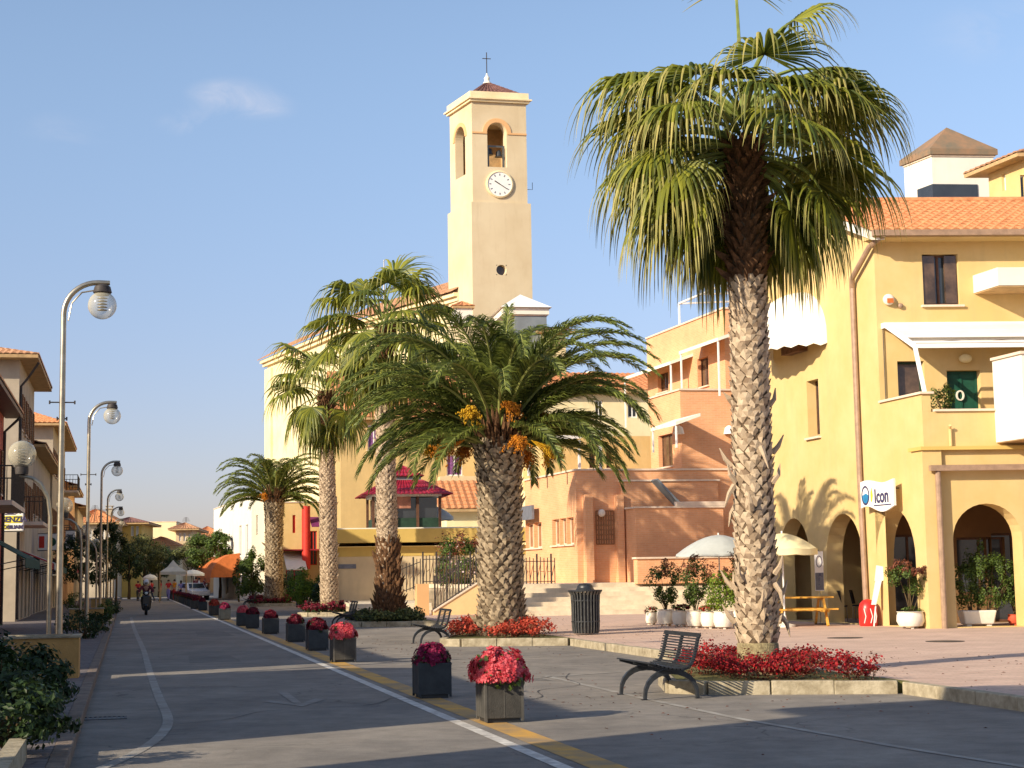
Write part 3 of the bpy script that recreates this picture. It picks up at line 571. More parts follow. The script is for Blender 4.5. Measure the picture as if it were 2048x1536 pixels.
def feather_palm(label, loc, H, r, nfr, L, seed, name='date_palm', nl=64, fruit=True, group='palm trees in the flower beds along the street', fr_special=(), lw=0.034, sweep=66):
    rng = random.Random(seed); t = thing(name, label, 'palm tree', loc, 0, group)
    def rf(z): return r * (1.0 + 0.28 * max(0, 1 - z / 0.9) ** 2 - 0.06 * sin(pi * min(1, z / H)) + 0.10 * max(0, (z - H * .8) / (H * .2)))
    mb = MB(); mb.tube([(0, 0, H * i / 12) for i in range(13)], [rf(H * i / 12) * .96 for i in range(13)], 20); tr = mb.build('trunk', M['bark'], t, smooth=True)
    mb = MB(); boots(mb, H, rf, 0.135, 0.205, rng, None, 0.075, z0=0.1, ragged=0.02, elong=1.35); mb.build('leaf_base', M['boot_grey'], tr)
    mb = MB()
    for i in range(nfr):
        u = (i + .5) / nfr; el = radians(80) - u * radians(sweep) + rng.uniform(-.08, .08); az = i * 2.39996 + rng.uniform(-.12, .12)
        if u > .5 and cos(az + pi / 2) > .55: az += .75 * (1 if sin(az + pi / 2) > 0 else -1)
        b = Vector((.25 * cos(az), .25 * sin(az), H + .55 - u * .75)); LL = L * rng.uniform(.86, 1.05) * (0.80 + 0.25 * sin(pi * min(1, .2 + u)))
        frond(mb, b, az, el, LL, 1.60 + 0.65 * (1 - u) + rng.uniform(-.2, .3), rng, nl, 0.15 * L, lw, sbend=rng.uniform(-.3, .3))
    for (az, el, LL, bend) in fr_special: frond(mb, (.2 * cos(az), .2 * sin(az), H + .3), az, el, LL, bend, rng, nl, 0.125 * L, lw)
    mb.build('crown', [M['palm_feather'], M['rachis']], t)
    # stubs of cut fronds packed round the heart
    mb = MB()
    for i in range(70):
        az = rng.uniform(0, 2 * pi); z = H - .25 + rng.uniform(-.15, .55); o = Vector((cos(az), sin(az), 0)); P = Vector((0, 0, z)) + o * r * .7
        mb.tube([P, P + o * .25 + Vector((0, 0, .28)), P + o * .42 + Vector((0, 0, .62))], [.07, .05, .015], 5)
    mb.build('heart', M['fibre'], t)
    if fruit:
        for q in range(fruit):
            az = q * 2 * pi / fruit + rng.uniform(-.2, .2) + .3; o = Vector((cos(az), sin(az), 0)); mb = MB()
            P = Vector((0, 0, H + .25)) + o * .3; mid = P + o * rng.uniform(.75, 1.35) + Vector((0, 0, rng.uniform(-.45, .75)))
            for k in range(34):
                v = (o * rng.uniform(.2, 1.0) + Vector((rng.uniform(-.6, .6), rng.uniform(-.6, .6), rng.uniform(-1.0, -.1)))).normalized(); e = mid + v * rng.uniform(.25, .55)
                mb.tube([P.lerp(mid, .6), mid.lerp(e, .4), e], [.008, .007, .005], 3, cap=False)
                for j in range(15):
                    c = mid.lerp(e, rng.uniform(.15, 1.0)) + Vector((rng.uniform(-.05, .05), rng.uniform(-.05, .05), rng.uniform(-.05, .05))); s_ = .02
                    ii = [mb.a(c + Vector(x) * s_) for x in ((1,0,0),(0,1,0),(-1,0,0),(0,-1,0),(0,0,1.3),(0,0,-1.3))]
                    for f3 in ((0,1,4),(1,2,4),(2,3,4),(3,0,4),(1,0,5),(2,1,5),(3,2,5),(0,3,5)): mb.fi([ii[x] for x in f3])
            mb.build('fruit_cluster', M['fruit_y'] if q % 3 == 0 else M['fruit'], t)
    return t
# ------------------------------------------------------------------ leafy things
def leaves(mb, c, r, n, size, rng, clumps=18, tight=0.36, lo=-1.0, asp=0.55, up=0.3):
    c = Vector(c); cl = []
    for i in range(clumps):
        while True:
            v = Vector((rng.uniform(-1, 1), rng.uniform(-1, 1), rng.uniform(lo, 1)))
            if 0.25 < v.length <= 1: break
        v = v.normalized() * (v.length ** 0.5) * .82; cl.append((v, rng.uniform(.6, 1.25)))
    for i in range(n):
        cv, cs = cl[i % clumps]
        d = Vector((rng.gauss(0, 1), rng.gauss(0, 1), rng.gauss(0, 1))).normalized() * tight * cs * rng.random() ** .4
        q = cv + d; P = c + Vector((q.x * r[0], q.y * r[1], q.z * r[2]))
        nd = (q.normalized() * .7 + d.normalized() * .6 + Vector((rng.gauss(0, .5), rng.gauss(0, .5), rng.gauss(0, .5) + up))).normalized()
        a = nd.cross(Vector((rng.gauss(0, 1), rng.gauss(0, 1), rng.gauss(0, 1)))).normalized(); b = nd.cross(a); s_ = size * rng.uniform(.6, 1.3)
        mb.face([P - a * s_ * .5, P + b * s_ * asp * .5 + nd * s_ * .08, P + a * s_ * .5, P - b * s_ * asp * .5 + nd * s_ * .08])
def stems(mb, base, c, r, n, rad, rng):
    for k in range(n):
        a = rng.uniform(0, 2 * pi); e = Vector(c) + Vector((cos(a) * r[0] * rng.uniform(.2, .75), sin(a) * r[1] * rng.uniform(.2, .75), r[2] * rng.uniform(-.3, .6)))
        b = Vector(base) + Vector((rng.uniform(-.04, .04), rng.uniform(-.04, .04), 0)); m_ = b.lerp(e, .5) + Vector((0, 0, .1 * r[2])); mb.tube([b, m_, e], [rad, rad * .7, rad * .3], 5)
def tree(name, label, loc, H, trunk_h, r, n, size, leafm, seed, group=None, trad=0.12, clumps=26, tight=0.3, cat='tree'):
    rng = random.Random(seed); t = thing(name, label, cat, loc, 0, group); c = (0, 0, H - r[2])
    mb = MB(); mb.tube([(0, 0, 0), (.03, .02, trunk_h * .5), (0, 0, trunk_h), (0, 0, H - r[2])], [trad * 1.2, trad, trad * .85, trad * .5], 9); stems(mb, (0, 0, trunk_h * .9), c, r, 7, trad * .4, rng); mb.build('trunk', M['stem'], t, smooth=True)
    mb = MB(); leaves(mb, c, r, n, size, rng, clumps, tight); mb.build('crown', leafm, t); return t
def shrub(name, label, loc, r, n, size, leafm, seed, group=None, cz=None, cat='shrub', tops=None, clumps=16, tight=.34, lo=-.7, flowers=None):
    rng = random.Random(seed); t = thing(name, label, cat, loc, 0, group); c = (0, 0, cz if cz is not None else r[2] * .8)
    mb = MB(); stems(mb, (0, 0, 0), c, r, 8, .015 + .01 * r[0], rng); mb.build('stem', M['stem'], t)
    mb = MB(); leaves(mb, c, r, n, size, rng, clumps, tight, lo); mb.build('foliage', leafm, t)
    if tops: mb = MB(); leaves(mb, (0, 0, c[2] + r[2] * .45), (r[0] * .95, r[1] * .95, r[2] * .75), tops[1], size, rng, clumps, tight, -.3); mb.build('young_leaves', tops[0], t)
    if flowers: mb = MB(); leaves(mb, (c[0], c[1], c[2] + .02), (r[0] * 1.05, r[1] * 1.05, r[2] * 1.06), flowers[1], flowers[2], rng, clumps * 3, .2, -.3, asp=.9); mb.build('flowers', flowers[0], t)
    return t
# ------------------------------------------------------------------ street furniture
def street_lamp(label, loc, rz, group):
    t = thing('street_lamp', label, 'street lamp', loc, rz, group)
    H = 5.88; Rr = .55; arc = [(Rr - Rr * cos(a), 0, H + Rr * 1.0 * sin(a)) for a in [radians(9 * k) for k in range(11)]]
    mb = MB(); mb.tube([(0, 0, 0), (0, 0, 1.0), (0, 0, 3.2), (0, 0, H)] + arc + [(.74, 0, H + Rr)], [.062, .058, .05, .045] + [.045] * 11 + [.04], 12)
    mb.cur = 0; mb.lathe([(.11, 0), (.11, .04), (.07, .09), (.065, .13)], 14)
    mb.build('pole', M['metal'], t, smooth=True)
    mb = MB(); mb.tube([(.075, 0, H - .1), (.13, 0, H + .2), (.29, 0, H + .38), (.60, 0, H + .44)], .014, 6); mb.build('brace', M['metal'], t, smooth=True)
    mb = MB()
    for z, l in ((4.42, .20), (4.15, .075)):
        mb.tube([(-l, 0, z), (l, 0, z)], .012, 6)
        for s in (-1, 1): mb.tube([(s*l, 0, z - .03), (s*l, 0, z + .03)], .014, 5)
    mb.build('banner_arm', M['iron'], t)
    def glob(cx, cz, r, hang, par):
        mb = MB(); mb.sphere((cx, 0, cz), r, 28, 18); g = mb.build('globe', M['globe'], par, smooth='all')
        mb = MB()
        if hang: mb.lathe([(.05, r + .13), (.13, r + .08), (.155, r - .02), (.10, r - .07)], 16, (cx, 0, cz))
        else: mb.lathe([(.10, -r - .10), (.11, -r - .02), (.10, -r + .05), (.02, -r + .07)], 16, (cx, 0, cz))
        mb.build('cap', M['iron'], par, smooth=True)
        mb = MB()
        for k in range(5): mb.lathe([(.02, -.10 + k * .05), (.085, -.115 + k * .05), (.085, -.11 + k * .05), (.02, -.09 + k * .05)], 14, (cx, 0, cz + (.03 if hang else -.02)))
        mb.build('louvre', M['metal'], par, smooth=True)
    glob(.62, H + .17, .235, True, t)
    mb = MB(); mb.tube([(.60, 0, H + .57), (.60, 0, H + .45)], .03, 6); mb.build('hanger', M['metal'], t)
    # lower lamp: short column and an arm that bows out over the footway
    mb = MB(); mb.tube([(-.16, .02, 0), (-.16, .02, 2.55), (-.20, .02, 2.85), (-.32, .02, 3.08), (-.46, .02, 3.18), (-.66, .02, 3.22)], [.04, .036, .034, .032, .03, .026], 10)
    for z in (.6, 1.6, 2.4): mb.bar((-.16, .02, z), (0, 0, z), .02)
    mb.build('low_arm', M['metal'], t, smooth=True)
    glob(-.62, 3.56, .225, False, t)
    return t
def bench(label, loc, rz, group, mats=None):
    t = thing('bench', label, 'bench', loc, rz, group); W_ = 1.36
    prof = [(.50, .83), (.475, .78), (.45, .68), (.425, .58), (.395, .49), (.34, .425), (.24, .39), (.12, .395), (0, .42), (-.12, .455), (-.19, .47)]
    def at(u):
        x = u * (len(prof) - 1); i = min(len(prof) - 2, int(x)); f = x - i; return (prof[i][0] * (1 - f) + prof[i+1][0] * f, prof[i][1] * (1 - f) + prof[i+1][1] * f)
    mb = MB()
    for k in range(12): x, z = at(.02 + k * .035); mb.bar((x, -W_/2 - .04, z), (x, W_/2 + .04, z), .012, .017)
    mb.build('backrest', M['darkmetal'], t)
    mb = MB()
    for k in range(13): x, z = at(.47 + k * .043); mb.bar((x, -W_/2 - .04, z), (x, W_/2 + .04, z), .028, .018)
    mb.build('seat', M['darkmetal'], t)
    for y in (-W_/2 + .05, 0, W_/2 - .05):
        mb = MB()
        for a, b in zip(prof[:-1], prof[1:]): mb.bar((a[0] + .012, y, a[1] - .02), (b[0] + .012, y, b[1] - .02), .035, .04)
        mb.build('frame', M['darkmetal'], t)
    for y in (-W_/2 + .16, W_/2 - .16):
        mb = MB(); N = 12; up = []; lo = []
        for k in range(N + 1):
            a = pi * k / N; up.append((.15 - .37 * cos(a), .385 * sin(a) ** .75)); lo.append((.15 - .335 * cos(a), .315 * sin(a) ** .8))
        for k in range(N):
            q = [up[k], up[k+1], lo[k+1], lo[k]]
            mb.hexa([(q[j][0], y - .03, q[j][1]) for j in range(4)], [(q[j][0], y + .03, q[j][1]) for j in range(4)])
        mb.box(-.25, y - .03, -.0, -.17, y + .03, .012); mb.box(.47, y - .03, 0, .55, y + .03, .012)
        mb.build('leg', M['darkmetal'], t)
    return t
def flower_box(label, loc, rz, group, seed, fm, lm=None, big=1.0, s=.27, h=.47, n=2400, box=None, fs=.045, pale=0):
    rng = random.Random(seed); t = thing('flower_planter', label, 'planter', loc, rz, group); bm_ = box or M['planter']
    mb = MB(); th = .04
    for (x0, y0, x1, y1) in ((-s, -s, s, -s + th), (-s, s - th, s, s), (-s, -s + th, -s + th, s - th), (s - th, -s + th, s, s - th)): mb.box(x0, y0, .05, x1, y1, h)
    mb.box(-s + th, -s + th, .06, s - th, s - th, h - .06)
    b = mb.build('box', bm_, t, bevel=.006)
    mb = MB()
    for sx in (-1, 1):
        for sy in (-1, 1): mb.box(sx * s - .028 * (sx > 0) - (.004 if sx < 0 else -.004) , sy * s - .028 * (sy > 0) - (.004 if sy < 0 else -.004), .02, sx * s + .028 * (sx < 0) + (.004 if sx > 0 else -.004), sy * s + .028 * (sy < 0) + (.004 if sy > 0 else -.004), h + .012)
    for sx in (-1, 1):
        mb.box(sx * s * .0 - .006, sx * s - .003, .06, .006, sx * s + .003, h - .01); mb.box(sx * s - .003, -.006, .06, sx * s + .003, .006, h - .01)
    mb.build('corner_post', M['planter_joint'] if box is None else bm_, t)
    for sx in (-1, 1):
        for sy in (-1, 1):
            pass
    mb = MB(); mb.box(-s * .85, -s * .85, 0, s * .85, s * .85, .055); mb.build('foot', M['darkmetal'], t)
    mb = MB(); r = (s * 1.12 * big, s * 1.12 * big, .19 * big + .04); leaves(mb, (0, 0, h + .02), r, 700, .06, rng, 20, .42, -.15, asp=.8); mb.build('foliage', lm or M['leaf_dark'], t)
    mb = MB()
    for k in range(int(n / 5)):
        ph = rng.uniform(0, 2 * pi); v = rng.random() ** .6; el = pi / 2 * (1 - v) - .12; nn = Vector((cos(ph) * cos(el), sin(ph) * cos(el), sin(el)))
        wob = 1 + .13 * sin(ph * 3 + seed) * sin(el * 5 + seed) + .07 * sin(ph * 7 + 2 * seed); C = Vector((0, 0, h + .03)) + Vector((nn.x * r[0], nn.y * r[1], nn.z * r[2])) * rng.uniform(.9, 1.08) * wob
        a = nn.cross(Vector((rng.gauss(0, 1), rng.gauss(0, 1), rng.gauss(0, 1)))).normalized(); b_ = nn.cross(a); f_ = fs * rng.uniform(.75, 1.3)
        ang0 = rng.uniform(0, 6)
        for q in range(5):
            a1 = ang0 + q * 2 * pi / 5; u = a * cos(a1) + b_ * sin(a1); w_ = a * -sin(a1) + b_ * cos(a1)
            mb.face([C, C + u * f_ * .5 - w_ * f_ * .28 + nn * f_ * .15, C + u * f_ * .72 + nn * f_ * .28, C + u * f_ * .5 + w_ * f_ * .28 + nn * f_ * .15])
    mb.build('flowers', fm, t)
    if pale:
        mb = MB(); leaves(mb, (0, 0, h + .05), (r[0] * 1.1, r[1] * 1.1, r[2] * 1.06), pale, fs * .8, rng, 40, .16, -.1, asp=.9); mb.build('flowers', M['fl_white'], t)
    mb = MB()
    for k in range(16):
        a = rng.uniform(0, 2 * pi); e = Vector((cos(a) * r[0] * rng.uniform(.6, 1.2), sin(a) * r[1] * rng.uniform(.6, 1.2), h + rng.uniform(-.08, .1))); mb.tube([(0, 0, h - .05), e * .6 + Vector((0, 0, h * .45)), e], [.006, .005, .003], 4, cap=False)
    mb.build('stems', M['stem'], t)
    return t
def litter_bin(label, loc):
    t = thing('litter_bin', label, 'litter bin', loc); r = .31
    mb = MB(); mb.lathe([(r * .95, .03), (r, .1), (r * 1.0, .9), (r * 1.02, 1.0)], 40); mb.build('drum', M['darkmetal'], t, smooth=True)
    mb = MB()
    for k in range(26):
        a = 2 * pi * k / 26; c, s_ = cos(a), sin(a)
        pr = [(r * 1.0, .04), (r * 1.06, .2), (r * 1.08, .7), (r * 1.12, .95), (r * 1.30, 1.05)]
        for p, q in zip(pr[:-1], pr[1:]): mb.bar((p[0] * c, p[0] * s_, p[1]), (q[0] * c, q[0] * s_, q[1]), .048, .02)
    mb.build('slats', M['greymetal'], t)
    mb = MB(); mb.lathe([(r * 1.33, 1.03), (r * 1.34, 1.065), (r * .78, 1.055), (r * .62, 1.12)], 36); mb.build('rim', M['darkmetal'], t, smooth=True)
    mb = MB(); mb.lathe([(r * .62, 1.09), (r * .60, 1.16), (r * .46, 1.21), (r * .1, 1.23)], 30)
    mb.build('lid', M['darkmetal'], t, smooth=True)
    mb = MB()
    for z in (.3, .8): mb.lathe([(r * 1.13, z), (r * 1.13, z + .03), (r * 1.10, z + .03), (r * 1.10, z)], 40)
    mb.build('band', M['darkmetal'], t, smooth=True)
    return t
def round_pot(label, loc, r, h, seed, group, potm, plant=None, rz=0):
    rng = random.Random(seed); t = thing('potted_plant', label, 'potted plant', loc, rz, group)
    mb = MB(); mb.lathe([(r * .45, .045), (r * .82, .06), (r * 1.0, h * .45), (r * .97, h * .8), (r * .9, h * .97), (r * .98, h), (r * .98, h + .012), (r * .82, h + .01), (r * .80, h - .05)], 28); p = mb.build('pot', potm, t, smooth=True)
    mb = MB()
    for k in range(3): a = 2 * pi * k / 3 + .5; mb.box(r * .5 * cos(a) - .03, r * .5 * sin(a) - .03, 0, r * .5 * cos(a) + .03, r * .5 * sin(a) + .03, .075)
    mb.build('foot', potm, p)
    mb = MB(); mb.lathe([(r * .8, h - .055), (r * .8, h - .03), (r * .3, h - .02)], 20); mb.build('soil', M['soil'], t)
    return t, rng
def add_bush(t, rng, base_z, cz, r, n, size, leafm, tops=None, nst=8, srad=.014, flowers=None, clumps=20, tight=.3):
    mb = MB(); stems(mb, (0, 0, base_z), (0, 0, cz), r, nst, srad, rng); mb.build('stem', M['stem'], t)
    mb = MB(); leaves(mb, (0, 0, cz), r, n, size, rng, clumps, tight, -1); mb.build('foliage', leafm, t)
    if tops: mb = MB(); leaves(mb, (0, 0, cz + r[2] * .42), (r[0] * .95, r[1] * .95, r[2] * .78), tops[1], size, rng, clumps, tight * .8, -.35); mb.build('young_leaves', tops[0], t)
    if flowers: mb = MB(); leaves(mb, (0, 0, cz), (r[0], r[1], r[2]), flowers[1], flowers[2], rng, 20, .2, -.2, asp=.9); mb.build('flowers', flowers[0], t)
def parasol(label, loc, rad, ztop, zrim, m, val=.16, group=None, n=8, logo=None):
    t = thing('parasol', label, 'parasol', loc, .2, group)
    mb = MB(); mb.tube([(0, 0, 0.04), (0, 0, ztop + .06)], .024, 8); mb.build('pole', M['white'], t, smooth=True)
    mb = MB(); mb.lathe([(.28, 0), (.28, .05), (.08, .10), (.04, .3)], 18); mb.build('base', M['potwhite'], t, smooth=True)
    mb = MB(); rings = []
    for j in range(7):
        f = j / 6; ring = []
        for k in range(n * 3):
            a = 2 * pi * k / (n * 3); rib = (1.0 if k % 3 == 0 else .955); rr = rad * f * (rib if f > .3 else 1); z = ztop - (ztop - zrim) * f ** 1.75 - (0 if k % 3 == 0 else .02 * f)
            ring.append(mb.a((rr * cos(a), rr * sin(a), z)))
        rings.append(ring)
    m_ = n * 3; low = [mb.a((mb.v[i][0] * 1.005, mb.v[i][1] * 1.005, mb.v[i][2] - val)) for i in rings[-1]]; rings.append(low)
    for j in range(7):
        for k in range(m_): mb.fi((rings[j][k], rings[j][(k+1) % m_], rings[j+1][(k+1) % m_], rings[j+1][k]))
    mb.build('canopy', m, t, smooth=True)
    mb = MB()
    for k in range(n): a = 2 * pi * k / n; mb.bar((0, 0, ztop - .5), (rad * .6 * cos(a), rad * .6 * sin(a), ztop - (ztop - zrim) * .6 ** 1.75 - .03), .014)
    mb.build('rib', M['white'], t)
    return t
def picnic_table(label, loc, rz):
    t = thing('picnic_table', label, 'picnic table', loc, rz)
    def planks(nm, y0, y1, z, n, L):
        mb = MB(); w_ = (y1 - y0) / n
        for k in range(n): mb.box(-L/2, y0 + k * w_ + .006, z - .04, L/2, y0 + (k+1) * w_ - .006, z)
        mb.build(nm, M['wood'], t, bevel=.004)
    planks('table_top', -.36, .36, .76, 5, 1.75); planks('seat', -.82, -.55, .46, 2, 1.75); planks('seat', .55, .82, .46, 2, 1.75)
    for x in (-.62, .62):
        mb = MB()
        for s_ in (-1, 1): mb.bar((x, s_ * .24, .72), (x, s_ * .66, 0.0), .05, .09)
        mb.bar((x, -.80, .40), (x, .80, .40), .045, .09); mb.bar((x, -.34, .70), (x, .34, .70), .045, .08); mb.build('trestle', M['wood'], t)
    mb = MB(); mb.bar((-.62, 0, .42), (.62, 0, .42), .05, .08); mb.build('stretcher', M['wood'], t)
    return t
# ------------------------------------------------------------------ people
def human(label, loc, rz, shirt, trousers, pose=None, H=1.72, hair='hair', skirt=False, seed=0, helmet=None, skin='skin', group=None, longs=False):
    """one continuous skinned body, clothing as its children"""
    P = dict(pel=(0, 0, .93), sp=(0, 0, 1.12), ch=(0, -.01, 1.32), nk=(0, 0, 1.46), hd=(0, .02, 1.54), tp=(0, .015, 1.66),
             sl=(-.17, 0, 1.40), el=(-.24, .01, 1.14), wl=(-.25, .08, .90), hl=(-.25, .10, .81), sr=(.17, 0, 1.40), er=(.24, .01, 1.14), wr=(.25, .08, .90), hr=(.25, .10, .81),
             pl=(-.09, 0, .90), kl=(-.10, .02, .49), al=(-.11, -.01, .09), tl=(-.12, .14, .035), pr=(.09, 0, .90), kr=(.10, .02, .49), ar=(.11, -.01, .09), tr=(.12, .14, .035))
    if pose: P.update(pose)
    k = H / 1.72; P = {a: Vector(b) * k for a, b in P.items()}
    t = thing('person', label, 'person', loc, rz, group)
    def skin_mesh(nm, chain, rad, m, par, sub=2):
        names = []; edges = []
        for a, b in chain:
            for q in (a, b):
                if q not in names: names.append(q)
            edges.append((names.index(a), names.index(b)))
        me = bpy.data.meshes.new(nm); me.from_pydata([P[q] for q in names], edges, []); ob = bpy.data.objects.new(nm, me); scene.collection.objects.link(ob)
        sk = ob.modifiers.new('s', 'SKIN'); ob.modifiers.new('u', 'SUBSURF').levels = sub
        for i, q in enumerate(names):
            r = rad.get(q, .05); r = (r, r) if not hasattr(r, '__len__') else r; me.skin_vertices[0].data[i].radius = (r[0] * k, r[1] * k)
        me.skin_vertices[0].data[0].use_root = True
        dg = bpy.context.evaluated_depsgraph_get(); dg.update(); nme = bpy.data.meshes.new_from_object(ob.evaluated_get(dg)); bpy.data.objects.remove(ob)
        nme.materials.clear(); nme.materials.append(m)
        for pg in nme.polygons: pg.use_smooth = True
        o = bpy.data.objects.new(nm, nme); scene.collection.objects.link(o); o.parent = par; return o
    # little finger tips: four fingers and a thumb on each hand
    for s_ in 'lr':
        d = (P['h'+s_] - P['w'+s_]).normalized(); sd = Vector((0, 1, 0)).cross(d)
        if sd.length < .1: sd = Vector((1, 0, 0)).cross(d)
        sd.normalize(); h0 = P['h'+s_]; bl = d.cross(sd)
        for i in range(4): P['f%d%s' % (i, s_)] = h0 + (bl * (-.03 + .02 * i) + d * (.06 + .012 * (1.5 - abs(i - 1.5)))) * k
        P['th'+s_] = P['w'+s_].lerp(h0, .5) + (bl * .05 + d * .03) * k
    ch = [('pel', 'sp'), ('sp', 'ch'), ('ch', 'nk'), ('nk', 'hd'), ('hd', 'tp'), ('ch', 'sl'), ('sl', 'el'), ('el', 'wl'), ('wl', 'hl'), ('ch', 'sr'), ('sr', 'er'), ('er', 'wr'), ('wr', 'hr'), ('pel', 'pl'), ('pl', 'kl'), ('kl', 'al'), ('al', 'tl'), ('pel', 'pr'), ('pr', 'kr'), ('kr', 'ar'), ('ar', 'tr')]
    for s_ in 'lr':
        for i in range(4): ch.append(('h'+s_, 'f%d%s' % (i, s_)))
        ch.append(('w'+s_, 'th'+s_))
    rad = dict(pel=(.13, .10), sp=(.12, .085), ch=(.14, .10), nk=.052, hd=(.078, .09), tp=(.07, .08), sl=.055, sr=.055, el=.038, er=.038, wl=.026, wr=.026, hl=(.022, .036), hr=(.022, .036), pl=.085, pr=.085, kl=.055, kr=.055, al=.038, ar=.038, tl=.035, tr=.035)
    for s_ in 'lr':
        for i in range(4): rad['f%d%s' % (i, s_)] = .008
        rad['th'+s_] = .009
    body = skin_mesh('body', ch, rad, M[skin], t)
    hc = P['hd'].lerp(P['tp'], .45)
    mb = MB()                                  # nose and ears
    mb.sphere(hc + Vector((0, .095, -.02)) * k, .016 * k, 8, 6)
    for s_ in (-1, 1): mb.sphere(hc + Vector((s_ * .082, 0, -.01)) * k, .02 * k, 8, 6, (.5, 1, 1.4))
    mb.build('face', M[skin], body, smooth='all')
    mb = MB()
    for s_ in (-1, 1): mb.sphere(hc + Vector((s_ * .03, .083, .008)) * k, .010 * k, 6, 5)
    mb.box(*(hc + Vector((-.022, .085, -.055)) * k), *(hc + Vector((.022, .092, -.048)) * k)); mb.build('eyes', M['black'], body)
    if helmet:
        mb = MB(); mb.sphere(hc + Vector((0, -.005, .03)) * k, .135 * k, 18, 12, (1, 1.1, 1.02)); mb.build('helmet', M[helmet], t, smooth='all')
        mb = MB(); mb.sphere(hc + Vector((0, .055, .0)) * k, .09 * k, 14, 8, (1.1, 1, .75)); mb.build('visor', M['glass'], t, smooth='all')
    else:
        mb = MB(); mb.sphere(hc + Vector((0, -.018, .025)) * k, .102 * k, 16, 10, (.98, 1.05, 1.05))
        if longs: mb.sphere(hc + Vector((0, -.06, -.09)) * k, .085 * k, 12, 8, (1, .6, 1.5))
        mb.build('hair', M[hair], t, smooth='all')
    r2 = {a: (tuple(x + .014 for x in b) if hasattr(b, '__len__') else b + .014) for a, b in rad.items()}
    P['cs'] = P['sp'].lerp(P['pel'], .7); P['e2l'] = P['sl'].lerp(P['el'], .75); P['e2r'] = P['sr'].lerp(P['er'], .75); P['nk2'] = P['ch'].lerp(P['nk'], .45)
    r2.update(cs=(.145, .115), e2l=.056, e2r=.056, nk2=.085)
    if helmet: skin_mesh('jacket', [('cs', 'sp'), ('sp', 'ch'), ('ch', 'nk2'), ('ch', 'sl'), ('sl', 'el'), ('el', 'wl'), ('ch', 'sr'), ('sr', 'er'), ('er', 'wr')], {**r2, 'sl': .08, 'sr': .08, 'el': .065, 'er': .065, 'wl': .045, 'wr': .045}, M[shirt], t)
    else: skin_mesh('shirt', [('cs', 'sp'), ('sp', 'ch'), ('ch', 'nk2'), ('ch', 'sl'), ('sl', 'e2l'), ('ch', 'sr'), ('sr', 'e2r')], {**r2, 'sl': .075, 'sr': .075}, M[shirt], t)
    P['w2'] = P['pel'].lerp(P['sp'], .35)
    if skirt:
        mb = MB(); mb.lathe([(.13 * k, P['pel'].z + .10 * k), (.19 * k, P['pel'].z - .1 * k), (.26 * k, P['kl'].z + .02)], 18, (P['pel'].x, P['pel'].y, 0)); mb.build('skirt', M[trousers], t, smooth=True)
    else: skin_mesh('trousers', [('w2', 'pel'), ('pel', 'pl'), ('pl', 'kl'), ('kl', 'al'), ('pel', 'pr'), ('pr', 'kr'), ('kr', 'ar')], {**r2, 'w2': (.135, .105), 'kl': .075, 'kr': .075, 'al': .06, 'ar': .06, 'pl': .10, 'pr': .10}, M[trousers], t)
    for s_ in 'lr':
        mb = MB(); a = P['a'+s_]; b = P['t'+s_]; mb.tube([a + Vector((0, -.05, -.05)) * k, a.lerp(b, .5) + Vector((0, 0, -.02)) * k, b + Vector((0, .03, 0)) * k], [.045 * k, .052 * k, .03 * k], 8); mb.build('shoe', M['black'], t, smooth=True)
    return t
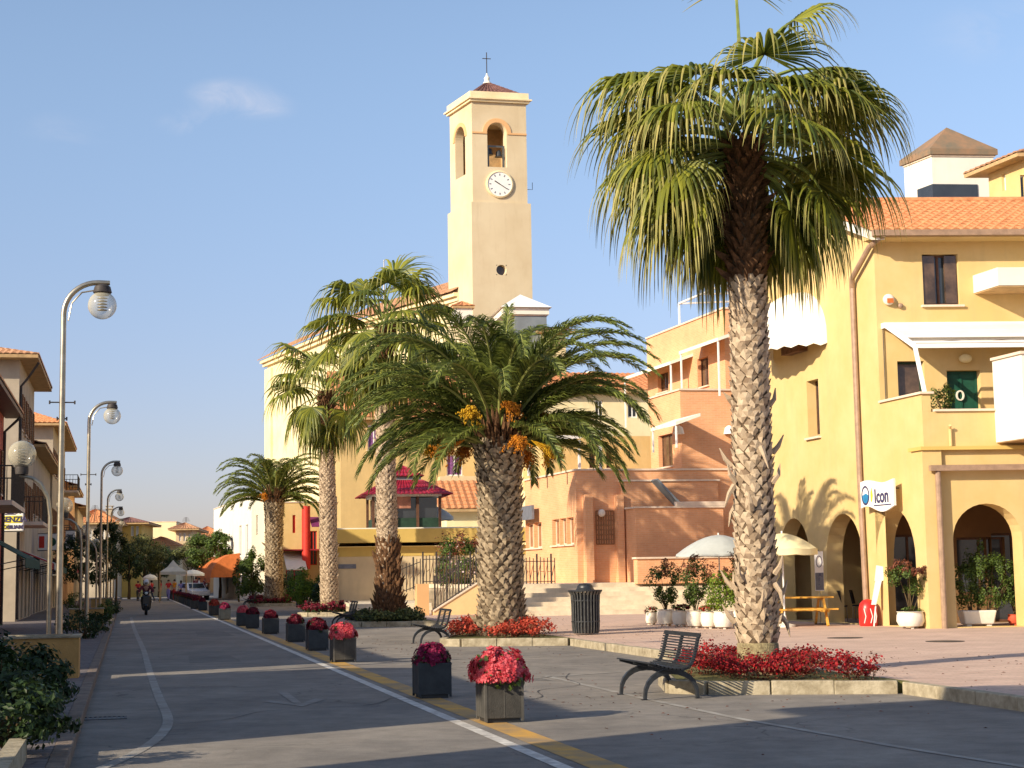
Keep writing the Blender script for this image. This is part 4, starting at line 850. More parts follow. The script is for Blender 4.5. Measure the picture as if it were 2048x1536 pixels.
def scooter(label, loc, rz):
    """faces local +Y"""
    t = thing('motor_scooter', label, 'scooter', loc, rz)
    def wheel(y):
        w_ = thing_part('wheel', t); mb = MB()
        N = 22; ring = []
        for k in range(N):
            a = 2 * pi * k / N; ring.append([mb.a((.06 * sx, y + (.23 + (.0 if abs(sx) == 1 else .02)) * cos(a), .25 + (.23 + (0 if abs(sx) == 1 else .02)) * sin(a))) for sx in (-1, 0, 1)] + [mb.a((.04 * sx, y + .16 * cos(a), .25 + .16 * sin(a))) for sx in (1, -1)])
        for k in range(N):
            for j in range(5): mb.fi((ring[k][j], ring[k][(j+1) % 5], ring[(k+1) % N][(j+1) % 5], ring[(k+1) % N][j]))
        ty = mb.build('tyre', M['rubber'], w_, smooth=True)
        mb = MB()
        for k in range(6): a = pi * k / 3; mb.bar((0, y, .25), (0, y + .155 * cos(a), .25 + .155 * sin(a)), .03)
        mb.tube([(-.07, y, .25), (.07, y, .25)], .04, 10); mb.build('rim', M['greymetal'], w_)
    def thing_part(nm, par):
        o = bpy.data.objects.new(nm, None); scene.collection.objects.link(o); o.parent = par; return o
    wheel(.62); wheel(-.62)
    mb = MB(); mb.hexa([(-.11, .36, .33), (.11, .36, .33), (.08, .86, .42), (-.08, .86, .42)], [(-.12, .36, .54), (.12, .36, .54), (.06, .84, .50), (-.06, .84, .50)]); mb.build('front_fender', M['blackpaint'], t, bevel=.03)
    mb = MB(); mb.hexa([(-.22, .34, .28), (.22, .34, .28), (.20, .42, .30), (-.20, .42, .30)], [(-.27, .28, .86), (.27, .28, .86), (.17, .42, .90), (-.17, .42, .90)]); mb.build('leg_shield', M['blackpaint'], t, bevel=.04)
    mb = MB(); mb.hexa([(-.17, -.25, .22), (.17, -.25, .22), (.17, .34, .22), (-.17, .34, .22)], [(-.19, -.25, .32), (.19, -.25, .32), (.19, .34, .32), (-.19, .34, .32)]); mb.hexa([(-.17, -.85, .42), (.17, -.85, .42), (.20, -.2, .26), (-.20, -.2, .26)], [(-.12, -.90, .76), (.12, -.90, .76), (.17, -.15, .72), (-.17, -.15, .72)]); mb.build('body', M['blackpaint'], t, bevel=.04)
    mb = MB(); mb.hexa([(-.14, -.86, .76), (.14, -.86, .76), (.17, -.12, .72), (-.17, -.12, .72)], [(-.11, -.82, .84), (.11, -.82, .84), (.14, -.16, .80), (-.14, -.16, .80)]); mb.build('saddle', M['black'], t, bevel=.03)
    mb = MB(); mb.sphere((0, .30, 1.02), .13, 16, 10, (1.25, .8, .75)); mb.build('handlebar_fairing', M['blackpaint'], t, smooth='all')
    mb = MB(); mb.tube([(-.36, .20, 1.05), (-.12, .27, 1.03), (.12, .27, 1.03), (.36, .20, 1.05)], .018, 8); mb.build('handlebar', M['rubber'], t)
    mb = MB(); mb.sphere((0, .385, 1.02), .07, 14, 8, (1.1, .5, .85)); mb.build('headlight', M['lamp_lens'], t, smooth='all')
    for s_ in (-1, 1):
        mb = MB(); mb.tube([(s_ * .28, .23, 1.06), (s_ * .36, .24, 1.24)], .008, 5); mb.sphere((s_ * .37, .24, 1.27), .055, 10, 8, (1.2, .3, .8)); mb.build('mirror', M['black'], t)
    return t
def small_car(label, loc, rz, paint):
    t = thing('parked_car', label, 'car', loc, rz); T = None
    mb = MB(); pr = [(-1.9, .35), (-1.95, .75), (-1.0, .90), (-.55, 1.36), (.75, 1.40), (1.45, .95), (1.9, .85), (1.93, .35)]
    n = len(pr); L_ = [mb.a((-.80 + (.12 if z > 1 else 0), x, z)) for x, z in pr]; Rr = [mb.a((.80 - (.12 if z > 1 else 0), x, z)) for x, z in pr]
    mb.fi(L_); mb.fi(Rr[::-1])
    for i in range(n): mb.fi((L_[i], Rr[i], Rr[(i+1) % n], L_[(i+1) % n]))
    mb.build('body', M[paint], t, bevel=.06)
    for nm, pts in (('windscreen', [(-.66, -.98, .95), (.66, -.98, .95), (.60, -.60, 1.30), (-.60, -.60, 1.30)]), ('rear_window', [(-.60, .84, 1.33), (.60, .84, 1.33), (.66, 1.38, 1.0), (-.66, 1.38, 1.0)])):
        mb = MB(); mb.face([Vector(p) + Vector((0, -.03 if nm == 'windscreen' else .03, .03)) for p in pts]); mb.build(nm, M['glass'], t)
    for s_ in (-1, 1):
        mb = MB(); mb.face([(s_ * .80, -.75, .96), (s_ * .705, -.5, 1.32), (s_ * .705, .68, 1.34), (s_ * .80, 1.1, .98)]); mb.build('side_window', M['glass'], t)
        mb = MB(); mb.sphere((s_ * .6, -1.9, .68), .1, 12, 8, (1.4, .5, .8)); mb.build('headlight', M['lamp_lens'], t)
        for y in (-1.25, 1.2):
            mb = MB(); mb.tube([(s_ * .64, y, .3), (s_ * .83, y, .3)], .3, 20); w_ = mb.build('wheel', M['rubber'], t)
            mb = MB(); mb.tube([(s_ * .80, y, .3), (s_ * .845, y, .3)], .18, 14); mb.build('rim', M['metal'], w_)
    return t
# ------------------------------------------------------------------ ground, road, pavements
def sheet(name, pts, z, m, n=1):
    mb = MB(); mb.face([(p[0], p[1], z) for p in pts]); return struct(mb.build(name, m))
sheet('ground', [(-700, -300), (700, -300), (700, 1500), (-700, 1500)], -0.03, M['dust'])
q = lambda t, s: (ST(t, s).x, ST(t, s).y)
sheet('road', [q(-.47, -40), q(45, -40), q(45, 300), q(-.47, 300)], 0.0, M['asphalt'])
mb = MB(lambda p: tuple(ST(*p))); mb.box(-4.7, -40, -.02, -.63, 300, .12); struct(mb.build('pavement', M['pave']))
mb = MB(lambda p: tuple(ST(*p)))
s_ = -40
while s_ < 150: mb.box(-.63, s_ + .006, -.02, -.47, s_ + .994, .124); s_ += 1.0
struct(mb.build('kerb', M['kerb_dark'], bevel=.012))
EDGE = 9.72
mb = MB(lambda p: tuple(ST(*p))); mb.box(EDGE + .16, -40, -.02, 60, 300, .15); struct(mb.build('plaza', M['plaza']))
BEDS = [(19.95, 24.2), (36.4, 41.3), (52.8, 57.6), (69.2, 74.2), (97.5, 103.0)]
rk = random.Random(3)
mb = MB(lambda p: tuple(ST(*p)))
def kerb_line(t0, s0, t1, s1, wd=.16, h=.155):
    L = sqrt((t1-t0)**2 + (s1-s0)**2); n = max(1, int(round(L / .95))); dt, ds = (t1-t0)/L, (s1-s0)/L; nx, ny = -ds * wd / 2, dt * wd / 2
    for k in range(n):
        a, b = L * k / n + .006, L * (k+1) / n - .006; hh = h + rk.uniform(-.006, .006); j = rk.uniform(-.006, .006)
        P = [(t0 + dt*a + nx + j, s0 + ds*a + ny), (t0 + dt*b + nx + j, s0 + ds*b + ny), (t0 + dt*b - nx, s0 + ds*b - ny), (t0 + dt*a - nx, s0 + ds*a - ny)]
        mb.hexa([(x, y, -.02) for x, y in P], [(x, y, hh) for x, y in P])
prev = -40
for (a, b) in BEDS:
    kerb_line(EDGE + .08, prev, EDGE + .08, a - .1)
    prev = b + 4.7
    for seg in ((EDGE + .0, a, 7.45, a + .9), (7.45, a + .9, 7.1, a + 1.35), (7.1, a + 1.35, 7.5, a + 2.9), (7.5, a + 2.9, EDGE + .05, b + 4.6)): kerb_line(*seg, h=.175)
kerb_line(EDGE + .08, prev, EDGE + .08, 130)
struct(mb.build('kerb', M['kerb'], bevel=.014))
for (a, b) in BEDS:
    mb = MB(lambda p: tuple(ST(*p))); mb.prism([(EDGE + .17, a), (EDGE + .17, b + 4.5), (7.56, a + 2.9), (7.18, a + 1.4), (7.5, a + .95)], -.02, .155); struct(mb.build('flower_bed_soil', M['turf']))
# markings, laid as thin sheets above the asphalt
def ribbon(name, pts, wd, m, z=.004):
    mb = MB(); P = [Vector((p[0], p[1], 0)) for p in pts]; L_ = []
    for i, p in enumerate(P):
        d = (P[min(i+1, len(P)-1)] - P[max(i-1, 0)]).normalized(); n = Vector((-d.y, d.x, 0)) * wd / 2; L_.append((mb.a(p + n + Vector((0, 0, z))), mb.a(p - n + Vector((0, 0, z)))))
    for i in range(len(P)-1): mb.fi((L_[i][0], L_[i+1][0], L_[i+1][1], L_[i][1]))
    return struct(mb.build(name, m))
ribbon('road_line', [ST(3.56, s) for s in range(6, 150, 4)], .13, M['white_paint'])
ribbon('road_stripe', [ST(3.90, s) for s in range(6, 110, 4)], .30, M['yellow_paint'])
crv = [(262, 1235), (270, 1262), (287, 1300), (300, 1345), (318, 1395), (334, 1430), (334, 1452), (316, 1476), (285, 1498), (243, 1520), (200, 1538), (120, 1568)]
def smooth_curve(pts, n=6):
    out = []
    for i in range(len(pts)-1):
        p0, p1, p2, p3 = pts[max(i-1, 0)], pts[i], pts[i+1], pts[min(i+2, len(pts)-1)]
        for k in range(n):
            t = k / n; out.append(tuple(0.5 * ((2*p1[j]) + (-p0[j]+p2[j])*t + (2*p0[j]-5*p1[j]+4*p2[j]-p3[j])*t*t + (-p0[j]+3*p1[j]-3*p2[j]+p3[j])*t**3) for j in range(2)))
    return out + [pts[-1]]
ribbon('road_line', [G(*p) for p in smooth_curve(crv)], .12, M['faded_paint'], .0045)
ribbon('road_line', [G(1090, 1352), G(1300, 1400), G(1480, 1438), G(1800, 1495), (G(2060, 1536))], .10, M['faded_paint'], .005)
ribbon('road_line', [ST(4.5, 31.5), ST(9.4, 31.9)], .10, M['faded_paint'], .005)
ribbon('road_line', [ST(6.0, 25.2), ST(9.5, 27.0)], .10, M['faded_paint'], .005)
# direction arrow worn almost away
c = G(590, 1403); u = Vector((-SN, CT, 0)); v = Vector((CT, SN, 0)); mb = MB()
def fl(p): return (p.x, p.y, .0052)
mb.face([fl(c + u * -.95), fl(c + u * .15 + v * .42), fl(c + u * .35 + v * .30), fl(c + u * -.50)]); mb.face([fl(c + u * -.95), fl(c + u * -.50), fl(c + u * .35 - v * .30), fl(c + u * .15 - v * .42)])
mb.face([fl(c + u * -.45 - v * .05), fl(c + u * -.45 + v * .05), fl(c + u * 1.9 + v * .07), fl(c + u * 1.9 - v * .07)]); struct(mb.build('road_arrow', M['ghost_paint']))
# asphalt repair patches and cracks are thin sheets too
M['patch'] = mat('patch', (0.20, 0.18, 0.155), 0.9, 0.12, 1.5, 0.5, 90)
for (a, b, c_, d_) in ((1.2, 33, 2.2, 36), (5.2, 24.5, 6.3, 26.0), (2.0, 48, 3.0, 53)):
    mb = MB(lambda p: tuple(ST(*p))); mb.face([(a, b, .003), (c_, b + .1, .003), (c_ - .05, d_, .003), (a + .08, d_, .003)]); struct(mb.build('asphalt_patch', M['patch']))
M['tar'] = mat('tar', (0.085, 0.08, 0.075), 0.8, 0.1, 8)
for pts in ([(4.6, 20.5), (5.3, 21.3), (5.6, 22.6), (6.4, 23.4), (6.6, 24.9), (7.0, 26.2)], [(.2, 19.0), (1.1, 19.5), (1.7, 20.6), (2.9, 20.9), (3.4, 21.9)], [(5.0, 30.5), (6.0, 30.2), (7.1, 30.9), (8.4, 30.6), (9.4, 31.2)]):
    ribbon('tar_seam', [ST(*p_) for p_ in smooth_curve(pts, 5)], .018, M['tar'], .0058)
# drain grate
g = G(205, 1437); t = thing('drain_grate', 'dark slotted drain grate in the asphalt beside the left kerb', 'drain grate', (g.x, g.y, 0), TH)
mb = MB(); mb.box(-.28, -.2, .001, .28, -.17, .008); mb.box(-.28, .17, .001, .28, .2, .008); mb.box(-.28, -.17, .001, -.25, .17, .008); mb.box(.25, -.17, .001, .28, .17, .008); mb.build('frame', M['iron'], t)
mb = MB()
for k in range(9): mb.box(-.235 + k * .055, -.17, .001, -.21 + k * .055, .17, .007)
mb.build('bars', M['iron'], t)
mb = MB(); mb.face([(-.25, -.17, .0008), (.25, -.17, .0008), (.25, .17, .0008), (-.25, .17, .0008)]); mb.build('pit_shade', M['black'], t)  # flat black sheet, the dark of the hollow put into its colour
for i, (px, py, lb) in enumerate(((1690, 1276, 'round iron manhole cover in the pink paving in front of the arches'), (1890, 1283, 'iron manhole cover in the pink paving near the right edge'))):
    g = G(px, py, .15); t = thing('manhole_cover', lb, 'manhole cover', (g.x, g.y, .15), 0)
    mb = MB(); mb.lathe([(.38, .001), (.38, .008), (.30, .010)], 24); mb.build('lid', M['iron'], t)

# ------------------------------------------------------------------ generic town house with real openings
def cornice_box(mb, x0, y0, x1, y1, z0, z1): mb.box(x0, y0, z0, x1, y1, z1)
def house(label, root, a0, a1, b0, b1, H, wallm, roofm, z0=0.0, ov=.55, roof='gable_a', rise=1.5, faces='FR', win=(), winL=(), winR=(), shut='shutter_wood', frame='white', name='house', T=None, chim=(), tilep=.26, group=None, depth=.2, sub=3, open_sh=True, gfm=None, winm='glass'):
    """walls a0..a1, b0..b1; win* = lists of (u,z,w,h) openings in the front / left / right face"""
    t = root if root is not None else None
    mb = MB(T)
    hs = lambda L: [(u, z, u + w_, z + h) for (u, z, w_, h) in L]
    hf, hl, hr = hs(win), hs(winL), hs(winR)
    panel(mb, mapF(b0), a0, a1, z0, H, hf, depth); panel(mb, mapL(a0), b0, b1, z0, H, hl, depth); panel(mb, mapR(a1), b0, b1, z0, H, hr, depth); panel(mb, mapK(b1), a0, a1, z0, H, (), depth)
    if roof == 'gable_a':          # ridge runs along b, gables face front and back
        m_ = (a0 + a1) / 2; mb.face([(a0, b0, H), (a1, b0, H), (m_, b0, H + rise)]); mb.face([(a0, b1, H), (m_, b1, H + rise), (a1, b1, H)])
    if roof == 'gable_b':
        m_ = (b0 + b1) / 2; mb.face([(a0, b0, H), (a0, m_, H + rise), (a0, b1, H)]); mb.face([(a1, b0, H), (a1, b1, H), (a1, m_, H + rise)])
    mb.build('wall', wallm, t)
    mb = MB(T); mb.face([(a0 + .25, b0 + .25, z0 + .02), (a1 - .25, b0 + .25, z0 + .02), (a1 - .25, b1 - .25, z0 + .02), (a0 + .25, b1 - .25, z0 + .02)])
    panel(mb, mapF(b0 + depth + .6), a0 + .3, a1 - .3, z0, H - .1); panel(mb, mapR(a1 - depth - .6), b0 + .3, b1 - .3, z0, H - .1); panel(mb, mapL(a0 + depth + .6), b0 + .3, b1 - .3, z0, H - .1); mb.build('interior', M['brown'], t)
    A0, A1, B0, B1 = a0 - ov, a1 + ov, b0 - ov, b1 + ov
    mb = MB(T); es = rise * ov / max(.1, ((a1 - a0) / 2 if roof in ('gable_a',) else (b1 - b0) / 2)) if roof != 'flat' else 0
    if roof == 'gable_a':
        m_ = (a0 + a1) / 2; tile_roof(mb, (A1, B0, H - es), (A1, B1, H - es), (m_, B0, H + rise + .02), (m_, B1, H + rise + .02), tilep, .42, sub=sub); tile_roof(mb, (A0, B1, H - es), (A0, B0, H - es), (m_, B1, H + rise + .02), (m_, B0, H + rise + .02), tilep, .42, sub=sub)
    elif roof == 'gable_b':
        m_ = (b0 + b1) / 2; tile_roof(mb, (A0, B0, H - es), (A1, B0, H - es), (A0, m_, H + rise + .02), (A1, m_, H + rise + .02), tilep, .42, sub=sub); tile_roof(mb, (A1, B1, H - es), (A0, B1, H - es), (A1, m_, H + rise + .02), (A0, m_, H + rise + .02), tilep, .42, sub=sub)
    elif roof == 'hip':
        m_ = (a0 + a1) / 2; w2 = (A1 - A0) / 2; w2 = min(w2, (B1 - B0) / 2 - .1)
        tile_roof(mb, (A0, B0, H), (A1, B0, H), (m_ - .01, B0 + w2, H + rise), (m_ + .01, B0 + w2, H + rise), tilep, .42, sub=sub)
        tile_roof(mb, (A1, B0, H), (A1, B1, H), (m_, B0 + w2, H + rise), (m_, B1 - w2, H + rise), tilep, .42, sub=sub)
        tile_roof(mb, (A0, B1, H), (A0, B0, H), (m_, B1 - w2, H + rise), (m_, B0 + w2, H + rise), tilep, .42, sub=sub)
        tile_roof(mb, (A1, B1, H), (A0, B1, H), (m_ + .01, B1 - w2, H + rise), (m_ - .01, B1 - w2, H + rise), tilep, .42, sub=sub)
    if roof != 'flat':
        rf = mb.build('roof', roofm, t)
        mb = MB(T)
        if roof in ('gable_a', 'hip'):
            zz = H - es if roof == 'gable_a' else H
            mb.box(A0 + .02, B0 + .02, zz - .14, a0 - .003, B1 - .02, zz - .01); mb.box(a1 + .003, B0 + .02, zz - .14, A1 - .02, B1 - .02, zz - .01)
            if roof == 'hip': mb.box(a0, B0 + .02, zz - .14, a1, b0 - .003, zz - .01); mb.box(a0, b1 + .003, zz - .14, a1, B1 - .02, zz - .01)
        else:
            zz = H - es; mb.box(A0 + .02, B0 + .02, zz - .14, A1 - .02, b0 - .003, zz - .01); mb.box(A0 + .02, b1 + .003, zz - .14, A1 - .02, B1 - .02, zz - .01)
        mb.build('eaves', gfm or M['soffit'], rf)
        for (ca, cb, cz) in chim:
            mb = MB(T); mb.box(ca - .3, cb - .3, H - .2, ca + .3, cb + .3, cz); mb.box(ca - .38, cb - .38, cz + .002, ca + .38, cb + .38, cz + .08)
            for sx in (-1, 1):
                for sy in (-1, 1): mb.box(ca + sx * .26 - .04, cb + sy * .26 - .04, cz + .082, ca + sx * .26 + .04, cb + sy * .26 + .04, cz + .28)
            mb.box(ca - .4, cb - .4, cz + .282, ca + .4, cb + .4, cz + .34); mb.build('chimney', wallm, rf)
    else:
        mb = MB(T); mb.box(a0 + .2, b0 + .2, H - .35, a1 - .2, b1 - .2, H - .25); mb.build('roof', roofm, t)
        mb = MB(T); mb.box(a0 - .05, b0 - .05, H + .002, a1 + .05, b0 + .25, H + .07); mb.box(a0 - .05, b0 + .25, H + .002, a0 + .25, b1, H + .07); mb.box(a1 - .25, b0 + .25, H + .002, a1 + .05, b1, H + .07); mb.build('coping', M['terra_trim'], t)
    for hh, mp_ in ((hf, mapF(b0)), (hl, mapL(a0)), (hr, mapR(a1))):
        for h in hh:
            big = (h[3] - h[1]) > 1.9 or (h[2] - h[0]) < .6 or (h[2]-h[0]) > 1.9
            window(t, T, mp_, h, M[frame], M[winm], sill=None if big else M['terra_trim'], shutter=None if (big or not shut) else M[shut], open_sh=open_sh)
    return t
# ------------------------------------------------------------------ houses along the left side of the street
def st_root(name, label, cat, t0, s0, group=None):
    p = ST(t0, s0); return thing(name, label, cat, (p.x, p.y, 0), TH, group)
LG = 'houses along the left side of the street'
def left_house(label, s0, s1, H, wallm, roofm, tf=-4.6, depth=9, storeys=2, gable=True, rise=1.5, shut='shutter_wood', ov=.65, roof='gable_a', side_win=(), name='town_house', chim=(), wst=2.6, wm='glass', gf=None):
    r = st_root(name, label, 'house', tf, s0, LG); L_ = s1 - s0; wr = []
    n = max(1, int(L_ / wst)); fh = (H - .3) / storeys
    for k in range(n):
        c = L_ * (k + .5) / n
        for f in range(1, storeys): wr.append((c - .5, f * fh + .9, 1.0, min(1.5, fh - 1.3)))
        wr.append((c - .65, .15, 1.3, 2.35))
    house(label, r, -depth, 0, 0, L_, H, M[wallm], M[roofm], z0=.0, ov=ov, roof=roof, rise=rise, winR=wr, win=side_win, shut=shut, chim=chim, winm=wm, gfm=gf, sub=3)
    return r, fh
left_house('tall plain ochre house beside the camera, unseen, sized for its shadow on the street', -16, 9.9, 8.3, 'palewall', 'tile_old', storeys=3, rise=.4, depth=2.8)  # out of view; height and thin depth shaped for its shadow
left_house('unseen low single-storey house left of the street, sized for its shadow, before the nearest street lamp', 14.2, 24.0, 4.9, 'greypl', 'tile_old', storeys=1, rise=.5, depth=4, ov=.45)  # unseen occluder: eave height and end gaps set the sun strips
left_house('unseen long low house left of the street, sized for its shadow, beside the first two street lamps', 27.4, 45.5, 4.9, 'palewall', 'tile_old', storeys=1, rise=.5, depth=4, ov=.45)  # also out of view, kept low and shallow to shape the road shade
h1, fh = left_house('dark red rendered house with brown overhanging eaves at the left edge', 46.0, 58.5, 7.55, 'redwall', 'tile_old', tf=-4.15, storeys=2, rise=1.3, ov=.6, gf=M['brown'])
h2, fh = left_house('tall pale house with broad projecting eaves and old clay tiles, far left', 67.0, 77.6, 10.45, 'palewall', 'tile_old', tf=-4.2, depth=7, storeys=3, rise=1.1, ov=.75, roof='hip')
h3, fh = left_house('low grey house between the tall pale house and the orange-roofed house', 78.2, 97, 8.0, 'greypl', 'tile_old', tf=-4.3, storeys=2, rise=1.0)
h4, fh = left_house('pale house with bright orange hipped roof and chimney, left of the street', 97.5, 116, 10.6, 'palewall', 'tile', tf=-4.2, depth=6.2, storeys=3, rise=1.5, ov=.75, roof='hip', side_win=((-4.2, 7.6, .9, 1.4), (-2.2, 7.6, .9, 1.4), (-4.2, 4.4, .9, 1.4)), chim=((-3.2, 3.5, 12.6),))
left_house('brown house behind the fourth street lamp, left of the street', 118, 132, 8.4, 'peach', 'tile_old', tf=-4.0, storeys=2, rise=1.2)
left_house('small cream house near the far end of the left pavement', 133, 150, 7.6, 'beige', 'tile', tf=-3.8, storeys=2, rise=1.2)
# balconies with railings on the left houses
def balcony(par, s0, s1, z, out=.95, rail='iron'):
    mb = MB(); mb.box(.003, s0, z - .14, out, s1, z); b = mb.build('balcony', M['terra_trim'], par)
    mb = MB(); mb.bar((out - .04, s0 + .03, z + .98), (out - .04, s1 - .03, z + .98), .045); mb.bar((.05, s0 + .04, z + .98), (out - .04, s0 + .04, z + .98), .04); mb.bar((.05, s1 - .04, z + .98), (out - .04, s1 - .04, z + .98), .04)
    k = s0 + .06
    while k < s1: mb.bar((out - .04, k, z), (out - .04, k, z + .97), .02); k += .14
    for x in (.2, .4, .6, .78): mb.bar((x, s0 + .04, z), (x, s0 + .04, z + .97), .02); mb.bar((x, s1 - .04, z), (x, s1 - .04, z + .97), .02)
    mb.build('railing', M[rail], b)
balcony(h1, 3.0, 9.0, 3.95); balcony(h2, 1.0, 5.0, 4.0); balcony(h4, 2.0, 6.0, 3.9); balcony(h4, 11, 16, 7.4, 1.1); balcony(h4, 11, 16, 3.9, 1.1)
# downpipe at the pale house corner
mb = MB(); mb.tube([(.72, .0, 10.2), (.30, .25, 9.6), (.06, .25, 9.3), (.06, .25, .2)], .05, 8); mb.build('downpipe', M['iron'], h2)
mb = MB(); mb.tube([(.55, 12.3, 7.2), (.06, 12.2, 6.7), (.06, 12.2, .2)], .05, 8); mb.build('downpipe', M['iron'], h1)
# awnings over the shops on the left
def shop_awning(par, s0, s1, z, out, m, drop=.55, name='awning'):
    mb = MB(); N = 10
    for k in range(N):
        a, b = s0 + (s1 - s0) * k / N, s0 + (s1 - s0) * (k + 1) / N
        mb.hexa([(.01, a, z - .03), (.01, b, z - .03), (out, b, z - drop - .03), (out, a, z - drop - .03)], [(.01, a, z), (.01, b, z), (out, b, z - drop), (out, a, z - drop)])
        mb.hexa([(out, a, z - drop - .25 - .04 * (k % 2)), (out + .012, a, z - drop - .25 - .04 * (k % 2)), (out + .012, b, z - drop - .25 - .04 * ((k + 1) % 2)), (out, b, z - drop - .25 - .04 * ((k + 1) % 2))], [(out, a, z - drop - .005), (out + .012, a, z - drop - .005), (out + .012, b, z - drop - .005), (out, b, z - drop - .005)])
    o = mb.build(name, m, par)
    mb = MB()
    for s_ in (s0 + .1, s1 - .1): mb.bar((.02, s_, z - drop - .3), (out - .02, s_, z - drop - .04), .03)
    mb.build('arm', M['iron'], o); return o
shop_awning(h1, 2.6, 10.5, 3.05, 1.35, M['canvas_green'], .75); shop_awning(h2, .6, 4.6, 2.9, 1.2, M['canvas_red'], .5); shop_awning(h2, 5.6, 9.8, 2.9, 1.2, M['canvas_grey'], .5); shop_awning(h3, 3, 9, 2.9, 1.3, M['canvas_green'], .6); shop_awning(h4, 2, 8, 3.0, 1.3, M['canvas_red'], .6)
# projecting shop signs
def panel_sign(name, label, px0, px1, py0, py1, Y, th=.16, m='signwhite'):
    a = D(px0, (py0 + py1) / 2, Y); b = D(px1, (py0 + py1) / 2, Y); zt = D((px0 + px1) / 2, py0, Y).z; zb = D((px0 + px1) / 2, py1, Y).z
    t = thing(name, label, 'sign', (a.x, a.y, zb)); w_ = (b - a).length; h = zt - zb
    mb = MB(); mb.box(0, 0, 0, w_, th, h); mb.build('board', M[m], t, bevel=.015); mb = MB(); mb.box(-.03, .03, -.04, w_ + .03, th - .03, -.003); mb.box(-.03, .03, h + .003, w_ + .03, th - .03, h + .04); mb.build('frame', M['greymetal'], t)
    return t, w_, h
t, w_, h = panel_sign('shop_sign', 'projecting sign with yellow lettering bands under a dark band, far left', -34, 46, 1006, 1062, 61)
mb = MB(); mb.box(.03, -.012, h * .58, w_ * .82, -.002, h * .95); mb.build('band', M['signdark'], t)
mb = MB(); mb.box(.03, -.012, h * .28, w_ * .97, -.002, h * .54); mb.box(.03, -.012, h * .05, w_ * .66, -.002, h * .24); mb.build('band', M['signyellow'], t)
text('lettering', 'LUCI', h * .40, M['signwhite'], t, (w_ * .34, -.02, h * .63), (1, 0, 0), (0, 0, 1), bold=.012)
text('lettering', 'AGENZIA', h * .27, M['signdark'], t, (w_ * .30, -.02, h * .32), (1, 0, 0), (0, 0, 1), bold=.008)
text('lettering', 'IMMOBILIARE', h * .18, M['signdark'], t, (w_ * .28, -.02, h * .08), (1, 0, 0), (0, 0, 1), bold=.006)
mb = MB(); mb.bar((0, .08, h * .8), (-1.2, .08, h * .8), .05); mb.build('bracket', M['iron'], t)
t, w_, h = panel_sign('shop_sign', 'small white and red projecting sign above the dark canopy, far left', 76, 121, 1068, 1100, 78)
mb = MB(); mb.box(.05, -.012, .1, w_ * .28, -.002, h - .1); mb.build('band', M['redpaint'], t)
mb = MB(); mb.lathe([(.2, 0), (.2, .012)], 18, (0, 0, 0)); o = mb.build('emblem', M['green_paint'], t); o.rotation_euler = (pi/2, 0, 0); o.location = (w_ * .62, -.002, h * .5)
t, w_, h = panel_sign('shop_sign', 'narrow red upright sign beside the low lamp column, far left', 112, 122, 1072, 1130, 80, m='redpaint')
t, w_, h = panel_sign('shop_sign', 'small white framed sign in front of the grey left house', 131, 150, 1062, 1097, 95)
mb = MB(); mb.box(w_ * .2, -.012, h * .2, w_ * .8, -.002, h * .8); mb.build('panel', M['signgrey'], t)
g = G(44, 1228, .12); t = thing('notice_board', 'pale upright notice board on dark posts on the left pavement', 'notice board', (g.x, g.y, .12), TH)
mb = MB(); mb.box(-.3, 0, .9, .3, .05, 2.0); mb.build('panel', M['greypl'], t); mb = MB(); mb.box(-.36, 0, 0, -.302, .06, 2.1); mb.box(.302, 0, 0, .36, .06, 2.1); mb.build('post', M['iron'], t)

# ------------------------------------------------------------------ the far end of the street
def pxbox(name, label, cat, px0, px1, pyt, Y, depth, wallm, roofm, beta=6, roof='hip', rise=1.2, wins=(), winsL=(), shut='shutter_wood', ov=.5, group=None, alpha=None, z0=0.0, chim=(), tilep=.32, shopen=True, gfm=None, frame='white', winm='glass', leftw=False):
    g = D(px0, 1160, Y); fr = Fr((g.x, g.y), beta, alpha if alpha is not None else beta); r = fr.root(name, label, cat, group)
    a1 = fr.F(px1, (pyt + 1160) / 2)[0]; H = fr.F((px0 + px1) / 2, pyt)[1]
    def conv(L_, f):
        out = []
        for (x0, y0, x1, y1) in L_:
            u0, zt = f(x0, y0); u1, zb = f(x1, y1); out.append((min(u0, u1), min(zb, zt), abs(u1 - u0), abs(zt - zb)))
        return out
    house(label, r, 0, a1, 0, depth, H, M[wallm], M[roofm], z0=z0, ov=ov, roof=roof, rise=rise, win=conv(wins, fr.F), winL=conv(winsL, fr.S), T=fr.L, shut=shut, chim=chim, tilep=tilep, sub=2, open_sh=shopen, gfm=gfm, frame=frame, winm=winm)
    return r, fr, a1, H
FG = 'houses closing the far end of the street'
pxbox('town_house', 'far house with orange tiled roof and small chimney, seen above the second street lamp base', 'house', 140, 226, 1046, 158, 10, 'palewall', 'tile', rise=1.4, ov=.6, wins=((152, 1060, 160, 1078), (176, 1060, 184, 1078), (204, 1058, 209, 1078), (214, 1058, 219, 1078)), group=FG, chim=((3.2, 3, 8.6),))
pxbox('town_house', 'far yellow corner house with projecting brown eaves and dark tall windows', 'house', 226, 283, 1046, 165, 10, 'ochre', 'tile_dark', rise=.6, ov=.8, wins=((262, 1052, 267, 1072), (272, 1052, 277, 1072), (236, 1060, 241, 1076)), group=FG)
pxbox('town_house', 'far long cream house with flat parapet and grey roof terrace', 'house', 281, 352, 1044, 186, 12, 'cream', 'greywall', ov=.3, roof='flat', wins=((312, 1098, 316, 1105), (338, 1096, 342, 1104)), group=FG)
